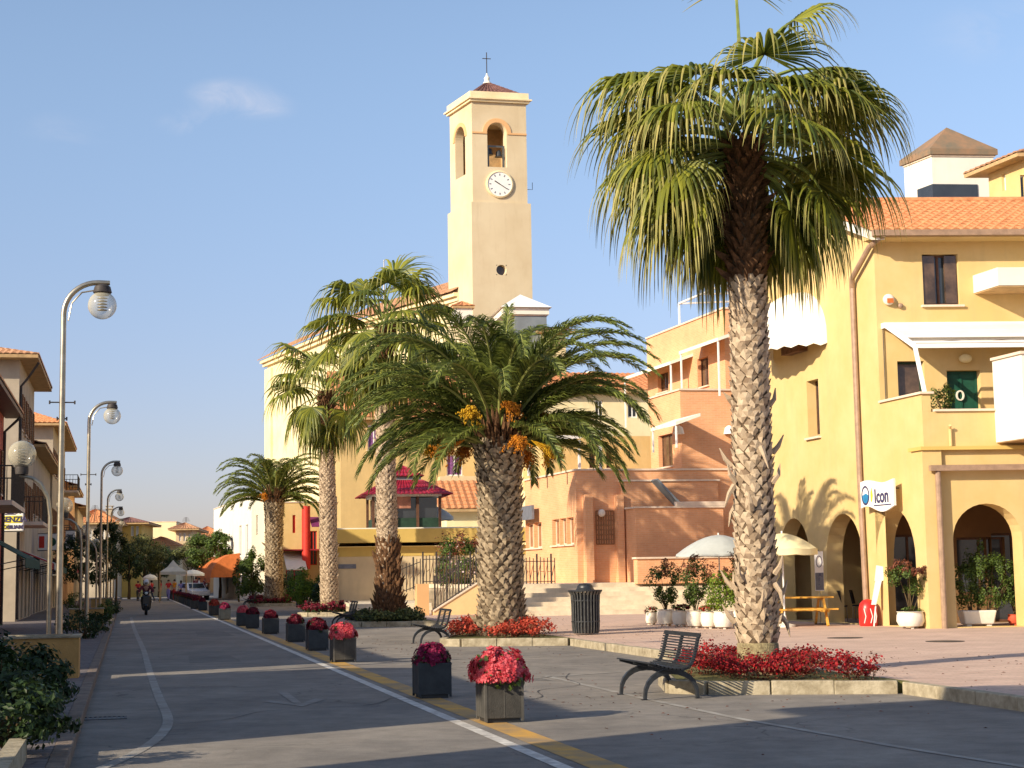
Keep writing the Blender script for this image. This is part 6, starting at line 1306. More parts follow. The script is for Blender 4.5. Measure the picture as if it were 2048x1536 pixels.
for (px, w2) in ((1166, .30), (1230, .25)):
    a, _ = fr.F(px, 1080); mb = MB(fr.L); mb.box(a, -.38, ZB, a + w2, -.003, fr.F(px, 990)[1]); mb.build('pilaster', M['terra'], r)
for (px0, px1, py0, py1) in ((1192, 1228, 1022, 1088),):
    a0, zt_ = fr.F(px0, py0, -.02); a1, zb_ = fr.F(px1, py1, -.02); mb = MB(fr.L); n = 7
    for k in range(n + 1): mb.box(a0 + (a1-a0)*k/n - .02, -.05, zb_, a0 + (a1-a0)*k/n + .02, -.003, zt_)
    for k in range(n + 1): mb.box(a0, -.045, zb_ + (zt_-zb_)*k/n - .02, a1, -.004, zb_ + (zt_-zb_)*k/n + .02)
    mb.build('grille', M['grate'], r)
a, z = fr.F(1203, 1026, -.1); mb = MB(fr.L); mb.sphere((a, -.12, z), .15, 14, 10, (1, .6, 1)); mb.build('wall_lamp', M['potwhite'], r, smooth='all')
def pergola(segs, wd=.07):
    mb = MB(fr.L)
    for p, q2 in segs: mb.bar(p, q2, wd)
    return mb.build('pergola', M['white'], r)
zg = zA + 1.05; b_0, b_1 = 1.1, bA * .62
seg = [((aA + .15, b_0, zA), (aA + .15, b_0, zg)), ((aA + .15, b_1, zA), (aA + .15, b_1, zg)), ((aA + 2.8, b_0, zA), (aA + 2.8, b_0, zg + .15)), ((aA + .15, b_0, zg), (aA + .15, b_1, zg)), ((aA + .15, b_0, zg), (aA + 2.8, b_0, zg + .15)), ((aA + .15, b_1, zg), (aA + 2.8, b_1, zg + .15)), ((aA + 2.8, b_0, zg + .15), (aA + 2.8, b_1, zg + .15)), ((aA + .15, (b_0 + b_1) / 2, zg), (aA + 2.8, (b_0 + b_1) / 2, zg + .15)), ((aA + .15, b_0, zg), (aA + 2.8, b_1, zg + .15)), ((aA + 2.8, b_1, zA), (aA + 2.8, b_1, zg))]
pergola(seg)
# white awning boxes over the upper windows, with posts
for (x0, x1, y0, y1, aa) in ((1362, 1440, 694, 664, aA), (1250, 1345, 748, 712, aA), (1306, 1356, 845, 835, aB)):
    u0, z0_ = fr.S(x1, y1, aa - .9); u1, z1_ = fr.S(x0, y0, aa - .9)
    zz = max(z0_, z1_); mb = MB(fr.L); mb.hexa([(aa - 1.0, u0, zz - .35), (aa - .003, u0, zz), (aa - .003, u1, zz), (aa - 1.0, u1, zz - .35)], [(aa - 1.0, u0, zz - .22), (aa - .003, u0, zz + .12), (aa - .003, u1, zz + .12), (aa - 1.0, u1, zz - .22)]); mb.build('awning', M['canvas'], r)
    mb = MB(fr.L); mb.bar((aa - .95, u0 + .1, zz - .35), (aa - .95, u0 + .1, zz - 2.5 if aa == aA else zz - 1.2), .06); mb.bar((aa - .95, u1 - .1, zz - .35), (aa - .95, u1 - .1, zz - 2.5 if aa == aA else zz - 1.2), .06); mb.build('awning_post', M['white'], r)
pg = fr.F(1156, 872, 1.2); seg = []
for (a, b) in ((.3, .6), (2.4, .6), (.3, 3.2), (2.4, 3.2)): seg.append(((a - 1.2, b, zC), (a - 1.2, b, pg[1])))
for b in (.6, 1.1, 1.6, 2.1, 2.6, 3.2): seg.append(((-.95, b, pg[1]), (1.3, b, pg[1] + .12)))
pergola(seg, .09)
a, z = fr.F(1312, 960, -.8); mb = MB(fr.L); mb.hexa([(a, -.9, z), (a + .9, -.9, z - .35 - .6), (a + .9, .2, z - .35 - .6), (a, .2, z)], [(a + .05, -.9, z + .05), (a + .95, -.9, z - .9), (a + .95, .2, z - .9), (a + .05, .2, z + .05)]); mb.build('roof_glazing', M['greywall'], r)
for px in (1352, 1448):
    a, z = fr.F(px, 858, .2); mb = MB(fr.L); mb.lathe([(.04, .34), (.16, .25), (.22, 0), (.02, .03)], 12, (a + (.1 if px < 1400 else .2), .18, z - .2)); mb.build('wall_lantern', M['white'], r, smooth=True)
# dark board on the left flank
u0, z0_ = fr.S(1080, 1010, 0); u1, z1_ = fr.S(1050, 1042, 0); mb = MB(fr.L); mb.box(-.35, min(u0, u1), z1_, -.25, max(u0, u1), z0_); mb.build('signboard', M['signgrey'], r)
# ------------------------------------------------------------------ yellow house with the arcade (right)
g = G(1864, 1257, .15); fr = Fr((g.x, g.y), 3.0, 15.2); YH = fr; r = fr.root('yellow_house', 'yellow house with pointed and round arches, terracotta roof, balconies and white awnings', 'house')
Z0 = .15
def fF(px, py, b=0.0): return fr.F(px, py, b)
b1 = fr.S(1747, 480)[0]; ze = fr.S(1747, 472)[1]; zbal = fr.S(1853, 786)[1]; A_END = 16.0
bBack = fr.S(1524, 900)[0]
bal_b = b1                     # main wall plane
zled = fF(1900, 823)[1]; zarc = fF(1950, 900)[1]
print('yellow', g, b1, ze, zbal, bBack, zled, zarc)
# front arcade face with the round arch
ha0, zat = fF(1903, 1008); ha1, _ = fF(2046, 1100)
wh = [(ha0, Z0 + .02, ha1, zat, True)]
span = ha1 - ha0
for k in range(1, 3): wh.append((ha0 + k * (span + .75), Z0 + .02, ha1 + k * (span + .75), zat, True))
mb = MB(fr.L)
panel(mb, mapF(0), 0, A_END, Z0, zled, wh, .45)
# left flank with three arches, slit window; a gabled top
def aL(px0, px1, pyt):
    u0, _ = fr.S(px1, 1150); u1, _ = fr.S(px0, 1150); _, z = fr.S((px0 + px1) / 2, pyt); return (u0, Z0 + .02, u1, z, True, (z - Z0) * .42)
A2 = aL(1755, 1833, 1018); A1_ = aL(1654, 1727, 1027); A0_ = aL(1560, 1622, 1036)
su0, szt = fr.S(1636, 757); su1, szb = fr.S(1617, 876)
hl = [A2, A1_, A0_, (su0, szb, su1, szt)]
panel(mb, mapL(0), b1, bBack, Z0, ze, hl[1:], .45)
panel(mb, mapL(0), 0, b1, Z0, zbal, [A2], .45)
# main front wall above the balcony
w1 = (*[fF(1848, 610, b1)[k] for k in (0, 1)], *[fF(1915, 508, b1)[k] for k in (0, 1)])
w2 = (*[fF(1797, 786, b1)[k] for k in (0, 1)], *[fF(1848, 722, b1)[k] for k in (0, 1)])
w2 = (w2[0], zled + .15, w2[2], w2[3])
d1 = (fF(1893, 740, b1)[0], zled + .02, fF(1960, 740, b1)[0], fF(1893, 741, b1)[1])
w4 = (w1[0] + 4.6, w1[1], w1[2] + 4.6, w1[3])
panel(mb, mapF(b1), 0, A_END, zled, ze, [w1, w2, d1, w4], .25)
panel(mb, mapR(A_END), 0, bBack, Z0, ze); panel(mb, mapK(bBack), 0, A_END, Z0, ze)
# gable
def solve_ridge():
    be, z_e = b1 - .55, ze
    for k in range(400):
        b = be + .02 * k; z = z_e + (b - be) * .40; a, zr = fr.F(1900, 405, b)
        if zr < z: return b, z
    return be + 3, z_e + 1.2
bR, zR = solve_ridge(); vb, vz = fr.S(1525, 558); vb2, vz2 = fr.S(1577, 473); print('ridge', bR, zR, (vb, vz), (vb2, vz2))
zbk = zR - .4 * (bBack - bR)
mb.face([(0, b1, ze), (0, bR, zR - .05), (0, bBack, ze)])
mb.build('wall', M['yellow_wall'], r)
# interior of the arcade: back wall, side wall, ceiling, floor
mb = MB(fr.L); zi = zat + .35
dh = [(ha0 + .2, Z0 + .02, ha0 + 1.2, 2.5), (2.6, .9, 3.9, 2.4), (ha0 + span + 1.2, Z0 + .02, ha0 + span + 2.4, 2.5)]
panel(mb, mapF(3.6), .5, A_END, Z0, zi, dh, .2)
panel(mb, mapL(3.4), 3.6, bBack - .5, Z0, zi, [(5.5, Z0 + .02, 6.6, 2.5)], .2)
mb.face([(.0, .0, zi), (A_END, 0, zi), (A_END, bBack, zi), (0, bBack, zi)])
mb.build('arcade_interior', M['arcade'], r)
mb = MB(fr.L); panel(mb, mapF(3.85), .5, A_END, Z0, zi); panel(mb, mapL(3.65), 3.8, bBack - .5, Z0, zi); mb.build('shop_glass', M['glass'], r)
mb = MB(fr.L); mb.box(.02, b1 - .0, zled - .25, A_END, bBack, zled - .05); mb.box(.05, .05, zled - .25, A_END - .05, b1, zled - .05); mb.build('floor_slab', M['soffit'], r)
# edges: corner pilaster strip, ledges, parapets
pb, _ = fr.S(1839, 1100)
mb = MB(fr.L); mb.box(-.10, -.10, Z0, -.003, pb, zarc); mb.box(-.003, -.10, Z0, ha0 - .25, -.003, zarc); mb.build('corner_pilaster', M['yellow_wall'], r)
mb = MB(fr.L); mb.box(-.16, -.16, zarc + .002, A_END, -.003, zarc + .09); mb.box(-.16, -.003, zarc + .002, -.003, pb + .05, zarc + .09); mb.build('ledge', M['ochre'], r)
# balcony parapet: front low part, left flank raised
aP = fF(1858, 800)[0] + .05
mb = MB(fr.L); mb.box(-.003 + .005, .004, zled + .002, .22, b1 - .003, zbal + .001); mb.build('balcony_parapet', M['yellow_wall'], r)
mb = MB(fr.L); mb.box(-.06, -.06, zbal + .003, .28, b1 - .003, zbal + .06); mb.box(.285, -.06, zled + .003, A_END, .2, zled + .06); mb.build('coping', M['terra_trim'], r)
# roof
mb = MB(fr.L); be = b1 - .6; es = .4 * .6
tile_roof(mb, (-.30, be, ze), (A_END + .4, be, ze), (-.30, bR, zR), (A_END + .4, bR, zR), .255, .34, amp=.055, sub=8)
tile_roof(mb, (A_END + .4, bBack + .4, ze), (-.3, bBack + .4, ze), (A_END + .4, bR, zR), (-.3, bR, zR), .255, .34, amp=.055, sub=4)
rf = mb.build('roof', M['tile'], r)
mb = MB(fr.L); mb.tube([(-.32, bR, zR + .05), (A_END + .4, bR, zR + .05)], .11, 8); mb.build('ridge_tiles', M['tile'], rf, smooth=True)
mb = MB(fr.L); mb.box(-.34, be - .14, ze - .13, A_END + .4, be - .005, ze + .02); mb.tube([(-.05, be - .1, ze - .1), (-.16, b1 - .1, ze - .3), (-.16, b1 + .95, ze - .95), (-.10, b1 + 1.1, ze - 1.2), (-.10, b1 + 1.1, 4.0), (-.10, b1 + 1.02, .3)], .07, 10); mb.build('gutter', M['brownmetal'], rf)
mb = MB(fr.L); mb.box(-.30, be - .004, ze - .16, A_END + .3, b1 - .003, ze - .02); mb.build('soffit', M['yellow_wall'], rf)
for (p, q2) in (((b1 - .6, ze), (bR, zR)), ((bR, zR), (bBack + .4, ze))):
    mb = MB(fr.L); mb.hexa([(-.34, p[0], p[1] - .22), (-.003, p[0], p[1] - .22), (-.003, q2[0], q2[1] - .22), (-.34, q2[0], q2[1] - .22)], [(-.34, p[0], p[1] - .02), (-.003, p[0], p[1] - .02), (-.003, q2[0], q2[1] - .02), (-.34, q2[0], q2[1] - .02)]); mb.build('verge', M['white_wall'], rf)
# windows and doors
window(r, fr.L, mapF(b1), w1, M['brown'], M['glass'], dep=.2, sill=M['terra_trim'], bars=1)
u0, z0_, u1, z1_ = w1; sw = (u1 - u0)
for (sa, sb) in ((u0 + .03, u0 + sw * .36), (u1 - sw * .36, u1 - .03)):
    mb = MB(fr.L); mb.box(sa, b1 + .05, z0_ + .04, sb, b1 + .10, z1_ - .04); mb.build('shutter', M['glass_brown'], r)
window(r, fr.L, mapF(b1), w4, M['brown'], M['glass'], dep=.2, sill=M['terra_trim'], bars=1)
window(r, fr.L, mapF(b1), w2, M['dark_green'], M['glass_brown'], dep=.2, bars=0)
window(r, fr.L, mapF(b1), d1, M['green_paint'], M['green_paint'], dep=.2, bars=1, name='door')
window(r, fr.L, mapL(0), hl[3], M['brown'], M['glass'], dep=.3, sill=M['terra_trim'], bars=0)
for h in dh: window(r, fr.L, mapF(3.6), h, M['brown'], M['glass'], dep=.15, bars=1)
# wreath on the green door
a, z = fF(1925, 790, b1); mb = MB(); N = 16
mb = MB(fr.L)
for k in range(N): t0, t1 = 2*pi*k/N, 2*pi*(k+1)/N; mb.bar((a + .09*cos(t0), b1 + .12, z + .12*sin(t0)), (a + .09*cos(t1), b1 + .12, z + .12*sin(t1)), .035)
mb.build('wreath', M['potwhite'], r)
# white retractable awning on a frame above the balcony
a0, zw = fF(1760, 647, b1 - .02); zf_ = fF(1860, 690, .35)[1]; mb = MB(fr.L); aN = A_END - .5
mb.box(.10, b1 - .20, zw - .14, aN, b1 - .003, zw); bxz = b1 - .2
for k, f in enumerate((.0, .28, .55, .82, 1.0)):
    bb = b1 - .25 - (b1 - .75) * f; zz = zw - .1 + (zf_ - zw + .1) * f; mb.bar((.12, bb, zz), (aN, bb, zz), .07, .05)
mb.bar((.14, b1 - .2, zw - .08), (.14, .5, zf_), .08, .10); mb.bar((6.0, b1 - .2, zw - .08), (6.0, .5, zf_), .08, .10); mb.bar((.14, .5, zf_), (aN, .5, zf_), .09, .11)
mb.bar((.14, .5, zf_), (.14, .12, zbal + .06), .075); mb.bar((6, .5, zf_), (6, .12, zled + .06), .075)
aw = mb.build('awning_frame', M['white'], r)
mb = MB(fr.L); n = 24
for k in range(n):
    a_, c_ = .2 + (aN - .4) * k / n, .2 + (aN - .4) * (k + 1) / n; f0, f1 = .0, .42
    P0 = (b1 - .22, zw - .05); P1 = (b1 - .25 - (b1 - .75) * .5, zw - .06 + (zf_ - zw + .1) * .5)
    mb.face([(a_, P0[0], P0[1]), (c_, P0[0], P0[1]), (c_, P1[0], P1[1]), (a_, P1[0], P1[1])]); mb.face([(a_, P1[0], P1[1]), (c_, P1[0], P1[1]), (c_, P1[0] - .01, P1[1] - .16 - .05 * ((k + 1) % 2)), (a_, P1[0] - .01, P1[1] - .16 - .05 * (k % 2))])
mb.build('awning_cloth', M['canvas'], r)
# domed awning on the flank
bc, zc = fr.S(1596, 690); b_l, _ = fr.S(1546, 690); b_r, _ = fr.S(1655, 690); _, ztp = fr.S(1600, 585); rb_ = (b_l - b_r) / 2; bc = (b_l + b_r) / 2; rz_ = ztp - zc; mb = MB(fr.L); NU, NV = 22, 10; rows = []
for j in range(NV + 1):
    th = pi / 2 * j / NV; row = []
    for k in range(NU + 1):
        ph = pi * k / NU; x = -1.25 * sin(ph) * sin(th) * (1 - .03 * (k % 2)); y = rb_ * cos(ph) * sin(th) * (1 - .01 * (k % 2)); row.append(mb.a((x - .005, bc - y, zc + rz_ * cos(th) ** .9)))
    rows.append(row)
for j in range(NV):
    for k in range(NU): mb.fi((rows[j][k], rows[j][k+1], rows[j+1][k+1], rows[j+1][k]))
last = []
for k in range(NU + 1):
    ph = pi * k / NU; last.append(mb.a((-1.26 * sin(ph) - .005, bc - rb_ * 1.003 * cos(ph), zc - .2 - .07 * (k % 2))))
for k in range(NU): mb.fi((rows[-1][k], rows[-1][k+1], last[k+1], last[k]))
mb.build('dome_awning', M['canvas'], r)
mb = MB(fr.L); mb.box(-.30, bc - .55, zc - .25, -.003, bc + .55, zc - .02); mb.build('awning_box', M['rustbrown'], r)
# projecting white balconies at the right
a0 = fF(1988, 800)[0]; zt_ = fF(1988, 722)[1]; zb_ = fF(1992, 885)[1]
mb = MB(fr.L); mb.box(a0, -1.3, zb_, A_END, -.003, zt_); mb.build('balcony', M['white_wall'], r)
mb = MB(fr.L); mb.box(a0 - .05, -1.35, zt_ + .002, A_END, .0, zt_ + .07); mb.build('coping', M['terra_trim'], r)
mb = MB(fr.L); mb.box(a0 + .02, -1.28, zb_ - .02, A_END, -.003, zb_ - .002); mb.build('balcony_soffit', M['soffit'], r)
a0 = fF(1992, 560, b1 - 1.1)[0]; zt_ = fF(1980, 540, b1 - 1.1)[1]; zb_ = fF(1980, 572, b1 - 1.1)[1]
mb = MB(fr.L); mb.box(a0, b1 - 1.2, zb_, A_END, b1 - .003, zt_ + .05); mb.build('balcony', M['white_wall'], r)
mb = MB(fr.L); mb.box(a0 + .03, b1 - 1.18, zb_ - .03, A_END, b1 - .004, zb_ - .002); mb.build('balcony_soffit', M['soffit'], r)
# brown beam and pipe at the arcade corner
a0, z0_ = fF(1862, 936, -.12); mb = MB(fr.L); mb.box(a0 - .08, -.30, z0_ - .08, A_END, -.165, z0_ + .06); mb.tube([(a0 + .12, -.2, z0_ - .08), (a0 + .12, -.2, Z0)], .065, 10); mb.build('rain_pipe', M['brownmetal'], r)
# alarm bell, vent, wall lamps
a, z = fF(1775, 600, b1); mb = MB(fr.L); mb.sphere((a, b1 - .06, z), .15, 16, 10, (1, .55, 1)); mb.build('alarm_bell', M['potwhite'], r, smooth='all')
mb = MB(fr.L); mb.box(a - .08, b1 - .17, z - .1, a + .08, b1 - .14, z + .02); mb.build('alarm_label', M['canvas_orange'], r)
a, z = fF(1799, 612, b1); mb = MB(fr.L); mb.sphere((a, b1 - .05, z), .07, 10, 8, (1, .8, 1)); mb.build('vent', M['brownmetal'], r, smooth='all')
a, z = fF(1927, 718, b1); mb = MB(fr.L); mb.sphere((a, b1 - .1, z), .17, 16, 10, (1, .6, .7)); mb.build('wall_lamp', M['canvas_cream'], r, smooth='all')
a, z = fF(1898, 868); mb = MB(fr.L); mb.tube([(a, -.06, z - .3), (a, -.06, z + .12), (a - .04, -.14, z + .2)], .035, 8); mb.build('overflow_pipe', M['yellow_wall'], r)
mb = MB(fr.L); a, z = fF(1766, 700, b1); mb.tube([(a, b1 - .04, zw), (a, b1 - .04, zbal)], .012, 5); mb.build('cable', M['iron'], r)
# hanging shop sign on the flank
u1, zt_ = fr.S(1743, 966); u0, zb_ = fr.S(1812, 1014); L_ = u1 - u0; Hh = zt_ - zb_
o = fr.W(-.28, u1, zb_); sg = thing('shop_sign', 'white wavy-edged sign with blue round emblem and dark lettering on the yellow wall', 'sign', o, 0)
dU = (fr.W(0, u0) - fr.W(0, u1)).normalized(); dN = Vector((dU.y, -dU.x, 0))
def SP(x, y, d=0.0): return dU * x + Vector((0, 0, y)) + dN * d
mb = MB(); N = 24; tp = [(L_ * k / N, Hh * (1 + .07 * sin(2 * pi * k / N * 1.0 + .4))) for k in range(N + 1)]; bt = [(L_ * k / N, Hh * (.0 - .12 * sin(2 * pi * k / N + pi * .1 + 3.4))) for k in range(N + 1)]
for k in range(N): mb.hexa([SP(*bt[k], -.04), SP(*bt[k+1], -.04), SP(*tp[k+1], -.04), SP(*tp[k], -.04)], [SP(*bt[k], .02), SP(*bt[k+1], .02), SP(*tp[k+1], .02), SP(*tp[k], .02)])
mb.build('board', M['signwhite'], sg)
mb = MB(); c0 = (L_ * .15, Hh * .52); R_ = Hh * .36
for k in range(28):
    t0, t1 = 2*pi*k/28, 2*pi*(k+1)/28
    mb.face([SP(c0[0] + R_*.85*cos(t0), c0[1] + R_*sin(t0), .028), SP(c0[0] + R_*.85*cos(t1), c0[1] + R_*sin(t1), .028), SP(c0[0] + R_*.66*cos(t1), c0[1] + R_*.8*sin(t1), .028), SP(c0[0] + R_*.66*cos(t0), c0[1] + R_*.8*sin(t0), .028)])
mb.build('emblem_ring', M['signdark'], sg)
mb = MB(); P = [SP(c0[0] + R_*.66*cos(t_), c0[1] + R_*.8*sin(t_), .0265) for t_ in [pi + pi * k / 12 for k in range(13)]]; P += [SP(c0[0] + R_ * .1, c0[1] + R_ * .22, .0265)]; mb.face(P); mb.build('emblem_wave', M['signblue'], sg)
mb = MB(); mb.face([SP(L_ * .31, Hh * .3, .026), SP(L_ * .345, Hh * .25, .026), SP(L_ * .38, Hh * .5, .026), SP(L_ * .345, Hh * .8, .026), SP(L_ * .31, Hh * .6, .026)]); mb.build('emblem_flame', M['signyellow'], sg)
text('lettering', 'Icon', Hh * .70, M['signdark'], sg, SP(L_ * .42, Hh * .22, .024), dU, (0, 0, 1), bold=.012, sx=.9)
mb = MB(); mb.hexa([SP(L_*.4, Hh*.10, .022), SP(L_*.92, Hh*.10, .022), SP(L_*.92, Hh*.14, .022), SP(L_*.4, Hh*.14, .022)], [SP(L_*.4, Hh*.10, .03), SP(L_*.92, Hh*.10, .03), SP(L_*.92, Hh*.14, .03), SP(L_*.4, Hh*.14, .03)]); mb.build('underline', M['signdark'], sg)
mb = MB(); 
for f in (.12, .85): mb.bar(SP(L_ * f, Hh * .7, -.04), SP(L_ * f, Hh * .7, -.28), .03)
mb.build('bracket', M['iron'], sg)
# buildings behind the yellow roof
t, f2, a1, H = pxbox('rooftop_tower', 'white square rooftop tower with copper pyramid roof behind the tiled roof', 'tower', 1902, 2008, 314, 66, 1.9, 'white_wall', 'copper', beta=6, alpha=22, roof='flat', ov=.1)
_, zc0 = f2.F(1940, 298, -.1); mb = MB(f2.L); mb.box(-.12, -.12, H + .075, a1 + .12, 2.02, zc0); mb.build('band', M['copper'], t)
mb = MB(f2.L); za = f2.F(1908, 262, 1.5)[1]; C4 = [(-.12, -.12, zc0 + .002), (a1 + .12, -.12, zc0 + .002), (a1 + .12, 2.02, zc0 + .002), (-.12, 2.02, zc0 + .002)]
for k in range(4): mb.face([C4[k], C4[(k+1) % 4], (a1 / 2, .95, za)])
mb.build('pyramid_roof', M['copper'], t)
mb = MB(f2.L); a_, z_ = f2.F(1886, 368, -.05); a2_, z2_ = f2.F(1957, 400, -.05); mb.box(-.04, -.04, z2_ - 1.2, a2_, -.005, z_); mb.box(-.04, -.005, z2_ - 1.2, -.005, 1.0, z_); mb.build('window', M['glass'], t)
t, f2, a1, H = pxbox('town_house', 'yellow house with grey gutter eaves at the top right corner', 'house', 2092, 2260, 312, 58, 2.2, 'yellow_wall', 'tile_old', beta=3, alpha=18, roof='hip', rise=.8, ov=.6, winsL=((2003, 350, 2012, 380),), wins=((2040, 350, 2080, 400),), shut=None)
# ------------------------------------------------------------------ street lamps
LAMPG = 'globe street lamps along the left pavement'
l_lab = ['nearest tall street lamp with clear globe, behind the ochre planter box', 'second street lamp with smoky globe, left pavement', 'third street lamp along the left pavement, gold-lit globe', 'fourth street lamp, dark bracket against the sky', 'fifth and small street lamp beyond the hanging plant ball', 'farthest street lamp on the left pavement']
s0 = toST(D(119, 1250, 27.0)); lamp0 = street_lamp(l_lab[0], ST(-1.07, s0[1], .12), TH, LAMPG); LS = s0[1]
lamps = [lamp0]
for k in range(1, 6):
    lamps.append(dup(lamp0, ST(-1.07, LS + (0, 19.0, 42.5, 64.5, 86, 108)[k], .12), TH, l_lab[k]))
# ochre planter boxes beside the lamps
def ochre_box(label, s, seed, t0=-1.85, t1=-.72, h=.62, d=.9):
    t = thing('planter_box', label, 'planter box', ST(t0, s, .12), TH, 'ochre planter boxes on the left pavement'); w_ = t1 - t0
    mb = MB(); mb.box(0, 0, 0, w_, .08, h); mb.box(0, d - .08, 0, w_, d, h); mb.box(0, .08, 0, .08, d - .08, h); mb.box(w_ - .08, .08, 0, w_, d - .08, h); mb.build('side', M['ochrebox'], t)
    mb = MB(); mb.box(-.03, -.03, h + .002, w_ + .03, .11, h + .035); mb.box(-.03, d - .11, h + .002, w_ + .03, d + .03, h + .035); mb.box(-.03, .11, h + .002, .11, d - .11, h + .035); mb.box(w_ - .11, .11, h + .002, w_ + .03, d - .11, h + .035); mb.build('rim', M['kerb'], t)
    mb = MB(); mb.box(.08, .08, .1, w_ - .08, d - .08, h - .08); mb.build('soil', M['soil'], t)
    return t
bs = toST(G(163, 1353, .12)); ochre_box('nearest ochre planter box with pale rim at the foot of the first lamp', bs[1] - .4, 1)
for k, (px, py, lb) in enumerate(((205, 1258, 'second ochre planter box along the left pavement'), (224, 1222, 'third small ochre planter box along the left pavement'))):
    b_ = toST(G(px, py, .12)); ochre_box(lb, b_[1], k, t0=-1.75)
# bottom-left planting bed
b0s = 9.0; mb = MB(lambda p: tuple(ST(*p))); mb.box(-2.9, 6, .10, -2.76, 19.6, .30); mb.box(-.95, 6, .10, -.81, 14.8, .30); mb.box(-2.76, 19.46, .10, -1.4, 19.6, .30); mb.build('wall', M['kerb'])
o = bpy.data.objects['wall'] if False else scene.collection.objects[-1]; o.name = 'bed_edging'; tag(o, 'low stone edging round the dark planting bed at the bottom left', 'edging')
mb = MB(lambda p: tuple(ST(*p))); mb.box(-2.76, 6, .10, -.95, 14.8, .2); mb.box(-2.76, 14.8, .10, -1.4, 19.46, .2); struct(mb.build('planting_soil', M['soil']))
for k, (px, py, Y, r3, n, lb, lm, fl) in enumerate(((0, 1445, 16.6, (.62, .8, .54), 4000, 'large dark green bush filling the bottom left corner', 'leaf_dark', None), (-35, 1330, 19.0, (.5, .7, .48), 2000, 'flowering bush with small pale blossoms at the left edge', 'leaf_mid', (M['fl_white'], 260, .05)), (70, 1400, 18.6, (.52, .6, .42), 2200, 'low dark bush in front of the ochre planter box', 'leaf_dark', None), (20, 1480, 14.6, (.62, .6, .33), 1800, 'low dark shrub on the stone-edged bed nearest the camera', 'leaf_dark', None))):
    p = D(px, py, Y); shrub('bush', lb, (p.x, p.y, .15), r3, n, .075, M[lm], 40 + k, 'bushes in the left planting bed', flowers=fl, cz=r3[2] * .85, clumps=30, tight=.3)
for k, (px, py, r3, lb, lm) in enumerate(((170, 1275, (.7, .9, .45), 'dark low shrub behind the ochre planter box on the left pavement', 'leaf_dark'), (196, 1262, (.5, .8, .35), 'dark trailing shrub at the left kerb after the first planter box', 'leaf_dark'), (222, 1228, (.45, .7, .40), 'dark round shrub beside the third ochre planter box', 'leaf_dark'), (150, 1225, (.6, .7, .6), 'mid green shrub by the second lamp pole', 'leaf_mid'), (208, 1246, (.4, .5, .5), 'small leafy shrub in the second ochre planter box', 'leaf_mid'))):
    p = G(px, py, .15); shrub('bush', lb, (p.x, p.y, .13), r3, 1300, .08, M[lm], 60 + k, 'shrubs along the left pavement')
# street trees, left
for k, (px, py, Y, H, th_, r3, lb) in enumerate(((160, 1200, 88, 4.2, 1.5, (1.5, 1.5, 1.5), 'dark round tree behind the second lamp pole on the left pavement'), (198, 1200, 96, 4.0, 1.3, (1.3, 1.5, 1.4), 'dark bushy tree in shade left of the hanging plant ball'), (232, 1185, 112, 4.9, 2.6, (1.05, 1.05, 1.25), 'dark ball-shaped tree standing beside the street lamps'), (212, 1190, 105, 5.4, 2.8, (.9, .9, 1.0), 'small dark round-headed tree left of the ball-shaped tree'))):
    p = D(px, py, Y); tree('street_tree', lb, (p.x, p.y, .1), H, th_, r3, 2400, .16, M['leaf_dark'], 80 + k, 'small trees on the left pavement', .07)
for k, (px, Y, H, th_, r3, lm, n, lb) in enumerate(((288, 142, 5.4, 1.9, (2.6, 2.6, 1.9), 'leaf_olive', 5200, 'broad olive-green tree at the far end of the street, left of the tent'), (318, 150, 4.8, 1.6, (2.0, 2.0, 1.6), 'leaf_dark', 3000, 'dark tree behind the white tent'), (258, 138, 4.4, 1.5, (1.5, 1.5, 1.5), 'leaf_dark', 2400, 'dark low tree left of the broad olive-green tree'), (414, 140, 5.7, 2.0, (2.3, 2.3, 1.8), 'leaf_mid', 5200, 'bright green tree in front of the white house with the orange awning'), (385, 146, 5.1, 1.8, (1.9, 1.9, 1.6), 'leaf_olive', 3400, 'olive-green tree right of the white tent'), (440, 136, 5.6, 2.0, (1.4, 1.4, 1.6), 'leaf_mid', 2400, 'leafy tree touching the orange awning'))):
    p = D(px, 1180, Y); tree('street_tree', lb, (p.x, p.y, .1), H, th_, r3, n, .22, M[lm], 90 + k, 'trees at the far end of the street', .12, clumps=34, tight=.26)
# ------------------------------------------------------------------ flower planters
PG = 'flower planters along the white line'
pl = [(1000, 1446, 'fl_pink', None, 1.12, 'nearest planter, grey box overflowing with red and pink flowers', 5200, None), (864, 1398, 'fl_magenta', None, .80, 'second planter, black box with magenta flowers, in shadow', 2200, 'blackpaint'), (686, 1327, 'fl_pink', None, .90, 'third planter, sunlit box heaped with bright pink-red flowers', 3600, None), (634, 1304, 'fl_dark', None, .85, 'dark planter with deep red flowers just left of the sunlit third planter', 2000, 'blackpaint'), (591, 1287, 'fl_dark', None, .75, 'fifth planter, black box with sparse dark red flowers', 1500, 'blackpaint'), (541, 1271, 'fl_dark', None, .75, 'sixth planter, black box with low dark flowers', 1400, 'blackpaint'), (505, 1260, 'fl_dark', None, .75, 'right one of two planters standing close together', 1100, 'blackpaint'), (486, 1255, 'fl_pink', None, .75, 'left one of two close planters, with pink-white blooms on top', 1100, 'blackpaint'), (449, 1243, 'fl_magenta', None, .8, 'dark planter with purple-red flowers beside the orange-red flowers', 1000, 'blackpaint'), (428, 1234, 'fl_orange', None, .95, 'planter spilling over with orange-red flowers', 1100, None), (405, 1224, 'fl_dark', None, .6, 'small black planter right of a bare grey box in the distant row', 700, 'blackpaint'), (389, 1221, 'fl_dark', None, .4, 'bare grey box planter in the distant row', 300, None)]
rbox = random.Random(5)
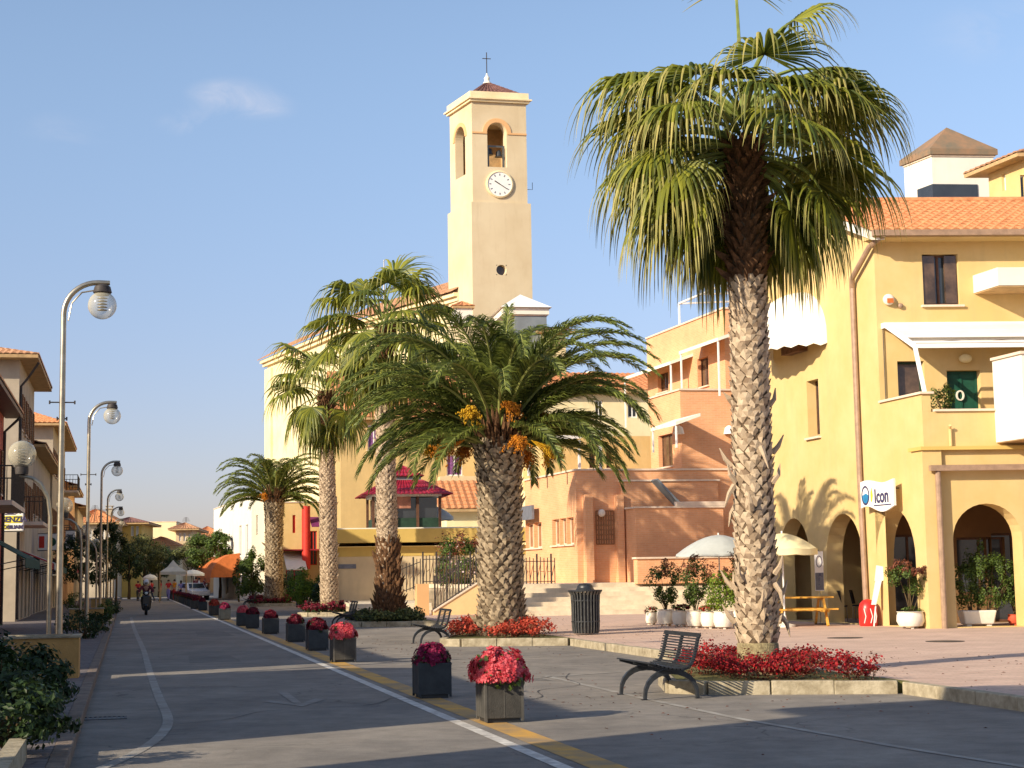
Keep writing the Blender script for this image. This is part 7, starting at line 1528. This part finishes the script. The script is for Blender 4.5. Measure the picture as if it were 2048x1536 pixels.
M['boxdark'] = mat('boxdark', (0.045, 0.05, 0.052), 0.6, 0.1, 5, 0.2, 40)
for k, (px, py, fm, _, bg_, lb, n, bxm) in enumerate(pl):
    p = G(px, py - 3, 0); tt, ss = toST(p); flower_box(lb, (p.x, p.y, 0), TH + rbox.uniform(-.08, .08), PG, 100 + k, M[fm], big=bg_ * (1.12 if k < 3 else .98), n=n, box=M['boxdark'] if bxm else None, s=.215, h=.46, fs=.05 if k < 3 else .07, pale=(260 if k == 0 else 120 if k in (2, 7) else 0), lm=M['leaf_mid'] if k in (0, 2, 9) else None)
far = flower_box('small dark planter with red flowers in the far tight row', ST(3.9, 96), TH, PG, 150, M['fl_dark'], big=.9, n=500, box=M['boxdark'], fs=.09)
for k in range(14):
    s = 96 + 3.0 * (k + 1) * (1 + .03 * k); o = dup(far, ST(3.9, s), TH + rbox.uniform(-.1, .1), None)
# ------------------------------------------------------------------ palms
fp1 = ST(8.42, 21.2, .15)
hero = G(1517, 1335, .25); hl_ = toST(hero); print('hero', hero, hl_)
zc = D(1480, 285, hero.y).z; Hh_ = zc - .25
dx = D(1490, 330, hero.y).x - hero.x
A = radians
fan_palm('tall fan palm with shaggy drooping crown beside the nearest bench', (hero.x, hero.y, .16), Hh_ + .1, .285, .235, 62, 1.02, 11, nseg=40, detail=8, lean=(dx, .1), low=-.45, top=52, part=.9,
         special=[(A(100), A(89), 2.1, .8, .10), (A(30), A(76), 2.0, .85, .75), (A(10), A(62), 1.6, 1.05, 1.3), (A(178), A(48), 1.7, 1.15, 1.0), (A(195), A(40), 1.3, 1.15, .9), (A(225), A(45), 1.2, 1.05, .9), (A(-8), A(38), 1.5, 1.1, 1.1), (A(160), A(30), 1.6, 1.1, .9)])
p2 = G(1003, 1262, .25); zc2 = D(1000, 880, p2.y).z
feather_palm('big date palm with orange fruit clusters and arching fronds in the centre', (p2.x, p2.y, .15), zc2 - .2, .54, 74, 4.5, 21, fruit=14, nl=150, lw=.036, fr_special=[(A(75), A(78), 3.4, .25), (A(8), A(52), 3.6, 2.0), (A(170), A(48), 4.0, 2.1), (A(-60), A(5), 3.2, 1.4), (A(-120), A(0), 3.4, 1.4)])
pB = ST(8.5, 55.0, .15); zB = D(765, 668, pB.y).z; fan_palm('fan palm with dark skirted trunk and ragged crown left of the date palm', pB, zB, .36, .27, 32, 1.2, 31, nseg=26, detail=5, lean=(-.1, 0), special=[(A(60), A(75), 1.7, 1.25, .35), (A(170), A(50), 1.9, 1.2, 1.0), (A(140), A(60), 1.6, 1.1, .9)], low=-.9)
pA = ST(8.5, 71.5, .15); zA_ = D(640, 795, pA.y).z; fan_palm('slimmer fan palm with loose crown in front of the red pillars', pA, zA_, .38, .30, 28, 1.25, 37, nseg=24, detail=5, lean=(-.15, 0), special=[(A(160), A(70), 2.2, 1.3, .8), (A(175), A(45), 1.7, 1.2, 1.0)], low=-.9)
pC = ST(8.5, 99.3, .15); zC_ = D(545, 1002, pC.y).z; feather_palm('leftmost date palm with grey-green arching fronds against the sky', pC, zC_ - .1, .52, 56, 4.1, 41, fruit=3, nl=66, lw=.06)
# dark skirt of old leaf bases round the foot of palm B
rng = random.Random(9); mb = MB(); boots(mb, 2.6, lambda z: .40 - .02 * z + .06 * max(0, 1 - z), .13, .16, rng, None, .07, ragged=.3, elong=2.2)
o = mb.build('old_leaf_skirt', M['fibre']); tb = [x for x in bpy.data.objects if x.get('label', '').startswith('fan palm with dark skirted')][0]; o.parent = tb
# broken leaf stubs on the near trunk
tb = [x for x in bpy.data.objects if x.get('label', '').startswith('tall fan palm with shaggy')][0]; rng = random.Random(12)
for k in range(26):
    mb = MB()
    zz = rng.choice((rng.gauss(2.9, .35), rng.gauss(1.05, .22), rng.uniform(.5, 6))); az = rng.uniform(0, 2 * pi); o_ = Vector((cos(az), sin(az), 0)); rr3 = .33 - .085 * zz / Hh_; P0 = o_ * rr3 + Vector((dx * zz / Hh_, .1 * zz / Hh_, zz)); up_ = 1 if rng.random() < .6 else -1.2
    mb.tube([P0, P0 + o_ * .09 + Vector((0, 0, .10 * up_)), P0 + o_ * .14 + Vector((rng.uniform(-.04, .04), 0, .26 * up_))], [.045, .035, .008], 5)
    mb.build('leaf_stub', M['boot'], tb)
# flower beds round the palms
def flower_bed(label, a, b, fm, n, sz, h, seed, tlo=7.3, thi=9.55, lowm='leaf_mid', hole=None, name='flower_bed', fill=1.0):
    rng = random.Random(seed); c = ST((tlo + thi) / 2, (a + b) / 2, .15); t = thing(name, label, 'flower bed', c, TH); W2, L2 = (thi - tlo) / 2, (b - a) / 2
    m1 = MB(); m2 = MB(); nc = int(34 * fill); cl = [(rng.uniform(-W2, W2) * .9, rng.uniform(-L2, L2) * .9, rng.uniform(.55, 1.1) * h) for _ in range(nc)]
    cl = [c_ for c_ in cl if c_[0] ** 2 + c_[1] ** 2 > .25]
    for (x, y, hh) in cl:
        leaves(m1, (x, y, hh * .40), (.40, .40, hh * .55), int(n * .35 / nc), sz * 1.1, rng, 9, .45, -.6)
        leaves(m2, (x, y, hh * .60), (.42, .42, hh * .50), int(n / nc), sz, rng, 12, .4, -.5, asp=.8)
    m1.build('foliage', M[lowm], t); m2.build('flowers', M[fm], t); return t
flower_bed('deep red flowers massed round the foot of the near fan palm', 20.35, 23.0, 'fl_red', 12000, .042, .42, 1, lowm='leaf_red', tlo=7.75, thi=9.6)
flower_bed('orange-red flowers round the foot of the date palm', 37.3, 40.6, 'fl_orange', 7000, .06, .46, 2, lowm='leaf_red', thi=9.7, tlo=7.7)
flower_bed('low green and dark plants round the foot of the skirted fan palm', 53.2, 57.3, 'leaf_olive', 5000, .09, .38, 3, lowm='leaf_dark', name='plant_bed')
flower_bed('dark red planting round the foot of the slimmer fan palm', 69.6, 73.8, 'fl_dark', 3500, .10, .45, 4, lowm='leaf_dark')
flower_bed('dark red planting below the leftmost date palm', 97.9, 102.6, 'fl_dark', 3000, .12, .5, 5, lowm='leaf_dark')
# ------------------------------------------------------------------ benches
bc_ = toST((G(1274, 1392) + G(1349, 1384)) / 2); print('bench', bc_)
bn = bench('nearest black slatted bench with arched legs beside the red flowers', ST(6.55, 20.9), TH, 'black slatted benches facing the road')
b0 = (G(1303, 1399) + G(1383, 1398)) / 2; sB = toST(b0)
bn.location = ST(sB[0] - .15, sB[1] + .52)
BT = sB[0] - .15
b2 = toST(G(868, 1290)); dup(bn, ST(b2[0] - .1, b2[1] + .6), TH, 'second black bench, sunlit, left of the orange-red flower bed')
b3 = toST(G(692, 1258)); dup(bn, ST(6.9, 55.2), TH, 'third bench in shadow behind the sunlit pink-flowered planter')
dup(bn, ST(6.9, 99.0), TH, 'farthest bench, small and dark, before the white house')
# ------------------------------------------------------------------ bin, pots, tables
p = G(1172, 1269, .15); litter_bin('dark ribbed litter bin with flared rim in front of the pale steps', (p.x, p.y, .15))
POTG = 'white pots with shrubs between the steps and the near palm'
rp_ = random.Random(77)
for k, (px, py, rr4, hh, cz, r3, tops, lb, fl) in enumerate(((1303, 1250, .17, .34, .40, (.20, .2, .14), None, 'leftmost and smallest white pot with a little dark plant', (M['fl_red'], 60, .05)), (1332, 1252, .25, .44, 1.15, (.46, .46, .62), (M['leaf_red'], 380), 'second white pot, holding a tall loose shrub with reddish tips', None), (1362, 1253, .24, .42, .50, (.26, .26, .12), None, 'third white pot with low dark red flowers', (M['fl_dark'], 260, .05)), (1392, 1256, .25, .44, 1.2, (.42, .42, .66), (M['leaf_red'], 420), 'fourth white pot with dark shrub on thin stems', None), (1420, 1257, .24, .42, .50, (.28, .28, .12), None, 'fifth white pot with small orange flowers', (M['fl_orange'], 260, .05)), (1448, 1258, .27, .44, 1.05, (.50, .48, .70), (M['leaf_red'], 300), 'rightmost white pot, bushy bright green shrub next to the palm trunk', None), (1478, 1254, .26, .44, 1.2, (.45, .45, .7), (M['leaf_red'], 300), 'white pot half hidden behind the near palm trunk', None))):
    p = G(px, py, .15); t, rg = round_pot(lb, (p.x, p.y, .15), rr4, hh, 200 + k, POTG, M['potwhite'])
    add_bush(t, rg, hh - .05, cz, (r3[0] * 1.15, r3[1] * 1.15, r3[2]), 2100 if cz > .8 else 220, .07, M['leaf_bright'] if k == 5 else M['leaf_mid'], tops, flowers=fl, nst=11 if cz > .8 else 4, srad=.011, tight=.3)
p = G(1822, 1257, .15); t, rg = round_pot('large round white pot with a reddish shrub on stems before the middle arch', (p.x, p.y, .15), .34, .40, 221, 'potted plants along the arcade', M['potwhite'])
add_bush(t, rg, .35, 1.25, (.58, .58, .42), 2200, .06, M['leaf_mid'], (M['leaf_red'], 1300), nst=9, srad=.012, tight=.3)
mb = MB(); leaves(mb, (0, 0, .44), (.3, .3, .1), 260, .06, rg, 10, .4); mb.build('underplanting', M['leaf_mid'], t)
p = G(1955, 1253, .15); t = thing('potted_plant', 'long white trough with tall green shrubs before the big round arch', 'potted plant', (p.x, p.y, .15), radians(3), 'potted plants along the arcade'); rg = random.Random(5)
mb = MB(); mb.hexa([(-.36, -.2, .06), (.36, -.2, .06), (.36, .2, .06), (-.36, .2, .06)], [(-.43, -.25, .40), (.43, -.25, .40), (.43, .25, .40), (-.43, .25, .40)]); pt = mb.build('pot', M['potwhite'], t, bevel=.03)
mb = MB()
for x in (-.25, .25): mb.box(x - .06, -.15, 0, x + .06, .15, .062)
mb.build('foot', M['potwhite'], pt)
for (x, r3, cz, n) in ((-.32, (.42, .42, .65), 1.05, 1500), (.12, (.48, .45, .92), 1.25, 2600), (.62, (.48, .45, .72), 1.12, 2000), (.95, (.35, .35, .6), 1.0, 1000)):
    mb = MB(); stems(mb, (x * .5, 0, .38), (x, 0, cz), r3, 8, .012, rg); mb.build('stem', M['stem'], t)
    mb = MB(); leaves(mb, (x, 0, cz), r3, n, .07, rg, 22, .27); mb.build('foliage', M['leaf_mid'], t)
p = G(2030, 1251, .15); t, rg = round_pot('small red pot with a green plant at the right edge', (p.x, p.y, .15), .17, .27, 231, 'potted plants along the arcade', M['potred']); add_bush(t, rg, .22, .75, (.3, .3, .45), 700, .06, M['leaf_mid'])
p = G(1600, 1252, .15); picnic_table('yellow wooden picnic table with benches behind the near palm trunk', (p.x, p.y + .2, .15), radians(4))
p = G(1570, 1254, .15); parasol('cream parasol over the yellow picnic table', (p.x, p.y, .15), .95, 2.42, 2.02, M['canvas_cream'])
p = D(1440, 1180, 52); parasol('large grey-white parasol behind the potted shrubs', (p.x, p.y, .3), 1.4, 2.45, 1.85, M['canvas_grey'], val=.06)
# red bin with the leaning white panel, banner, chairs in the shade
p = G(1737, 1252, .15); t = thing('red_container', 'glossy red barrel container with white streaks standing under the arches', 'container', (p.x, p.y, .15))
mb = MB(); mb.lathe([(.21, 0), (.235, .05), (.235, .45), (.20, .58), (.12, .66), (.03, .69)], 24); mb.build('drum', M['redplastic'], t, smooth=True)
mb = MB()
for a in (-2.2, -1.5, -.9): mb.tube([(.236 * cos(a), .236 * sin(a), .08), (.245 * cos(a + .2), .245 * sin(a + .2), .25), (.236 * cos(a), .236 * sin(a), .45)], .012, 5)
mb.build('streak', M['signwhite'], t)
a = D(1722, 1250, p.y - .3); t = thing('leaning_board', 'tall white board leaning to the right beside the red container', 'board', (p.x + .10, p.y - .32, .15))
mb = MB(); mb.hexa([(-.07, 0, .55), (.05, 0, .55), (.05, .03, .55), (-.07, .03, .55)], [(.08, .1, 1.15), (.24, .1, 1.15), (.24, .13, 1.15), (.08, .13, 1.15)]); mb.hexa([(.06, .1, 1.152), (.28, .1, 1.152), (.28, .13, 1.152), (.06, .13, 1.152)], [(.12, .1, 1.55), (.36, .1, 1.50), (.36, .13, 1.50), (.12, .13, 1.55)]); mb.build('panel', M['signwhite'], t)
mb = MB(); mb.bar((-.02, .04, 0), (.16, .14, 1.3), .03); mb.build('post', M['signwhite'], t)
p = G(1641, 1249, .15); t = thing('banner_sign', 'narrow white and grey upright banner with black ring emblem beside the arch', 'sign', (p.x, p.y - .1, .15))
mb = MB(); mb.box(-.115, 0, .9, .115, .02, 1.95); mb.build('cloth', M['signwhite'], t)
mb = MB(); mb.box(-.11, -.006, .92, .11, -.001, 1.38); mb.build('band', M['signgrey'], t)
mb = MB(); 
for k in range(20): t0, t1 = 2*pi*k/20, 2*pi*(k+1)/20; mb.bar((.075*cos(t0), -.012, 1.68 + .15*sin(t0)), (.075*cos(t1), -.012, 1.68 + .15*sin(t1)), .022, .012)
mb.build('emblem_ring', M['signdark'], t)
for k, z in enumerate((1.28, 1.16, 1.04)): text('lettering', 'AI-'[k:k+1] if k < 2 else '-', .13, M['signdark'], t, (-.03, -.012, z), (1, 0, 0), (0, 0, 1))
mb = MB(); mb.tube([(0, .03, 0), (0, .03, 2.0)], .015, 6); mb.build('pole', M['metal'], t); mb = MB(); mb.lathe([(.16, 0), (.16, .03)], 14); mb.build('base', M['iron'], t)
def cafe_chair(label, loc, rz, m, grp='dark cafe chairs under the arches'):
    t = thing('cafe_chair', label, 'chair', loc, rz, grp)
    mb = MB(); mb.box(-.22, -.22, .43, .22, .22, .47); mb.build('seat', m, t, bevel=.01)
    mb = MB(); mb.hexa([(-.21, .19, .50), (.21, .19, .50), (.21, .22, .50), (-.21, .22, .50)], [(-.19, .27, .88), (.19, .27, .88), (.19, .30, .88), (-.19, .30, .88)]); mb.build('backrest', m, t)
    for x in (-.19, .19):
        for y in (-.19, .19): mb = MB(); mb.tube([(x, y, .43), (x * 1.1, y * 1.15, 0)], .013, 6); mb.build('leg', M['metal'], t)
    return t
p = G(1683, 1246, .15); ch = cafe_chair('dark cafe chair just inside the arch left of the red container', (p.x, p.y + .5, .15), 2.6, M['black'])
dup(ch, (p.x + .75, p.y + .9, .15), 1.2, 'dark cafe chair deeper inside the arch behind the red container')
q_ = G(1810, 1240, .15); dup(ch, (q_.x - .1, q_.y + 1.6, .15), .4, 'dark cafe chair inside the middle arch behind the reddish shrub')
q_ = G(1930, 1240, .15); dup(ch, (q_.x, q_.y + 1.0, .15), 3.6, 'dark cafe chair inside the big round arch behind the long trough')
p = G(1600, 1240, .15); t = thing('lidded_bin', 'bright red cloth-covered bin standing behind the picnic table', 'bin', (p.x - .05, p.y + 1.6, .15)); mb = MB(); mb.lathe([(.22, 0), (.26, .7), (.30, .72), (.28, .85), (.12, .96)], 18); mb.build('drum', M['redplastic'], t, smooth=True)
# ------------------------------------------------------------------ bushes at the right side
for k, (px, py, Y, z, r3, lm, n, sz, lb, kw) in enumerate((
    (612, 1205, 78, .15, (1.05, 1.0, 1.15), 'leaf_bright', 4200, .12, 'bright green rounded bush before the slimmer fan palm', {}),
    (505, 1195, 102, .15, (1.0, 1.2, 1.75), 'leaf_mid', 4200, .16, 'tall dark ivy-like bush left of the leftmost date palm', {}),
    (478, 1185, 108, .15, (.5, .8, 1.5), 'leaf_mid', 1400, .15, 'narrow upright green bush by the orange awning', {}),
    (926, 1140, 69, .9, (1.35, 1.2, 1.25), 'leaf_mid', 5200, .11, 'flowering oleander bush behind the stair railing', dict(flowers=(M['fl_white'], 160, .09), tops=(M['leaf_red'], 900))),
    (680, 1225, 80, .15, (.55, .5, 1.15), 'leaf_red', 1200, .12, 'purplish red shrub right of the slimmer fan palm trunk', {}),
    (648, 1225, 76, .15, (.7, .7, .8), 'leaf_dark', 1600, .12, 'dark bush in shade at the foot of the slimmer fan palm', {}),
    (1885, 812, 40, 0, (.4, .3, .45), 'leaf_mid', 700, .07, 'leafy potted plant on the yellow house balcony', {}),
    (575, 1200, 100, .15, (.8, .8, .9), 'leaf_dark', 1400, .14, 'dark low bush right of the leftmost date palm', {}))):
    p = D(px, py, Y); zz = z
    if k == 6: q3 = YH.W(YH.F(1885, 800, 1.0)[0], 1.0); p = q3; zz = YH.F(1885, 823)[1]
    shrub('bush', lb, (p.x, p.y, zz), r3, n, sz, M[lm], 300 + k, None, cz=r3[2] * .95, clumps=24, tight=.3, **kw)
# ------------------------------------------------------------------ tent, car, people, scooter
p = D(346, 1175, 122); t = thing('market_tent', 'white pyramid market tent on thin posts at the far end of the street', 'tent', (p.x, p.y, 0), TH)
mb = MB(); s2 = .95; zt_ = 2.25; E = [(-s2, -s2, zt_), (s2, -s2, zt_), (s2, s2, zt_), (-s2, s2, zt_)]; Mid = [(-s2*.45, -s2*.45, zt_ + .32), (s2*.45, -s2*.45, zt_ + .32), (s2*.45, s2*.45, zt_ + .32), (-s2*.45, s2*.45, zt_ + .32)]
for k in range(4): mb.face([E[k], E[(k+1) % 4], Mid[(k+1) % 4], Mid[k]]); mb.face([Mid[k], Mid[(k+1) % 4], (0, 0, zt_ + .85)]); mb.face([E[k], E[(k+1) % 4], (E[(k+1) % 4][0], E[(k+1) % 4][1], zt_ - .22), (E[k][0], E[k][1], zt_ - .22)])
mb.build('canopy', M['canvas_grey'], t)
for k in range(4): mb = MB(); mb.tube([(E[k][0], E[k][1], 0), (E[k][0], E[k][1], zt_)], .03, 6); mb.build('leg', M['metal'], t)
p = D(386, 1172, 135); small_car('white car parked in the sun beyond the tent', (p.x, p.y, .0), TH + .3, 'carwhite')
p = G(292, 1230); sc_ = scooter('dark motor scooter ridden toward the camera on the road', (p.x, p.y, 0), TH + pi)
human('scooter rider in dark maroon jacket and white helmet', (p.x, p.y, 0), TH + pi, 'c_maroon', 'c_grey', dict(pel=(0, -.32, .86), sp=(0, -.30, 1.04), ch=(0, -.22, 1.26), nk=(0, -.18, 1.38), hd=(0, -.14, 1.46), tp=(0, -.14, 1.58), sl=(-.18, -.21, 1.33), el=(-.33, .0, 1.12), wl=(-.32, .20, 1.05), hl=(-.30, .26, 1.05), sr=(.18, -.21, 1.33), er=(.33, .0, 1.12), wr=(.32, .20, 1.05), hr=(.30, .26, 1.05), pl=(-.10, -.28, .85), kl=(-.20, .14, .70), al=(-.15, .12, .36), tl=(-.15, .26, .34), pr=(.10, -.28, .85), kr=(.20, .14, .70), ar=(.15, .12, .36), tr=(.15, .26, .34)), helmet='signwhite')
walk = dict(kl=(-.10, .14, .50), al=(-.10, .22, .10), tl=(-.11, .36, .06), kr=(.10, .02, .49), ar=(.10, -.26, .12), tr=(.10, -.13, .04), el=(-.25, -.08, 1.16), wl=(-.25, -.12, .93), hl=(-.25, -.11, .85), er=(.24, .08, 1.15), wr=(.22, .24, .98), hr=(.21, .29, .92))
PPL = [(598, 1203, 'c_pink', 'c_grey', 'person in a pale pink top walking beside the rounded bush', 0, None, 84), (276, 1189, 'c_red', 'c_grey', 'person in dark red by the left kerb at the end of the road', 0, walk, None), (303, 1186, 'c_red', 'c_navy', 'person in red top just right of the scooter rider', 1, walk, None), (321, 1185, 'c_red', 'c_khaki', 'person in salmon red top between the rider and the tent', 2, None, None), (337, 1183, 'c_red', 'c_lilac', 'person in red top and lilac trousers in front of the tent', 3, walk, None), (349, 1186, 'c_orange', 'c_red', 'person in bright orange in front of the tent', 2.4, None, None), (362, 1182, 'c_lilac', 'c_navy', 'person in lilac under the right side of the tent', 0, None, None), (372, 1184, 'c_white', 'c_khaki', 'person in white right of the tent', .6, walk, None), (398, 1184, 'c_white', 'c_navy', 'person in white walking in the sun near the trees', 1.8, walk, None), (411, 1186, 'c_maroon', 'c_khaki', 'person in dark red beside the white-dressed walker', 0, None, None), (412, 1190, 'c_white', 'c_grey', 'person in white seated side of the farthest bench', 3, walk, None), (392, 1181, 'c_maroon', 'c_maroon', 'person in brown standing under the bright green tree', 0, None, None)]
for k, (px, py, sh, tr_, lb, rz, ps, Y) in enumerate(PPL):
    p = G(px, py, 0.0) if Y is None else D(px, py, Y); zz = .15 if px > 380 else 0.0
    if Y is None and p.y > 150: sc3 = 150 / p.y; p = D(px, py, 135)
    human(lb, (p.x, p.y, zz), rz, sh, tr_, ps, H=1.6 + .02 * (k % 6), longs=k % 3 == 0, group='people at the far end of the street' if k else None)
# parasols and bits of market at the far end
p = D(300, 1175, 128); parasol('small white parasol right of the scooter rider in the distance', (p.x, p.y, 0), .55, 2.1, 1.85, M['canvas'])
p = D(385, 1175, 128); parasol('white parasol right of the market tent', (p.x, p.y, 0), .9, 2.4, 2.1, M['canvas'])

# dry leaves blown about under the palms: past counting, one object
rng = random.Random(44); mb = MB()
for k in range(900):
    a = rng.choice(BEDS[:3]); t_, s_ = rng.uniform(4.6, 9.5) if rng.random() < .5 else rng.uniform(9.9, 14), a[0] + rng.gauss(1.5, 3.5); z = .008 if t_ < 9.6 else .158
    if t_ < 9.7 and t_ > 6.9 and a[0] - .2 < s_ < a[1] + 4.8: continue
    c = ST(t_, s_, z); r_ = rng.uniform(.012, .035); an = rng.uniform(0, 6.28); u = Vector((cos(an), sin(an), 0)) * r_; v = Vector((-sin(an), cos(an), 0)) * r_ * .5
    mb.face([c - u, c - v + Vector((0, 0, .006)), c + u, c + v + Vector((0, 0, .01))])
tag(mb.build('fallen_leaves', M['leaf_red']), 'dry brown leaf litter scattered on the paving around the palm beds', 'leaf litter', kind='stuff')
# rooftop aerials on the left houses
for k, (px, py0, py1, Y, lb) in enumerate(((82, 868, 842, 104, 'thin television aerial on the orange-roofed left house'), (190, 1030, 1010, 150, 'television aerial on the far orange-roofed house'), (372, 1052, 1034, 182, 'television aerial on the far grey-beige house'))):
    a = D(px, py0, Y); b = D(px, py1, Y); mb = MB(); mb.tube([a + Vector((0, 0, -.6)), b], .035, 5)
    for j in range(4): c = a.lerp(b, .55 + .12 * j); mb.bar(c + Vector((-.45 + .07 * j, 0, 0)), c + Vector((.45 - .07 * j, 0, 0)), .03)
    tag(mb.build('roof_aerial', M['iron']), lb, 'aerial', 'roof aerials')
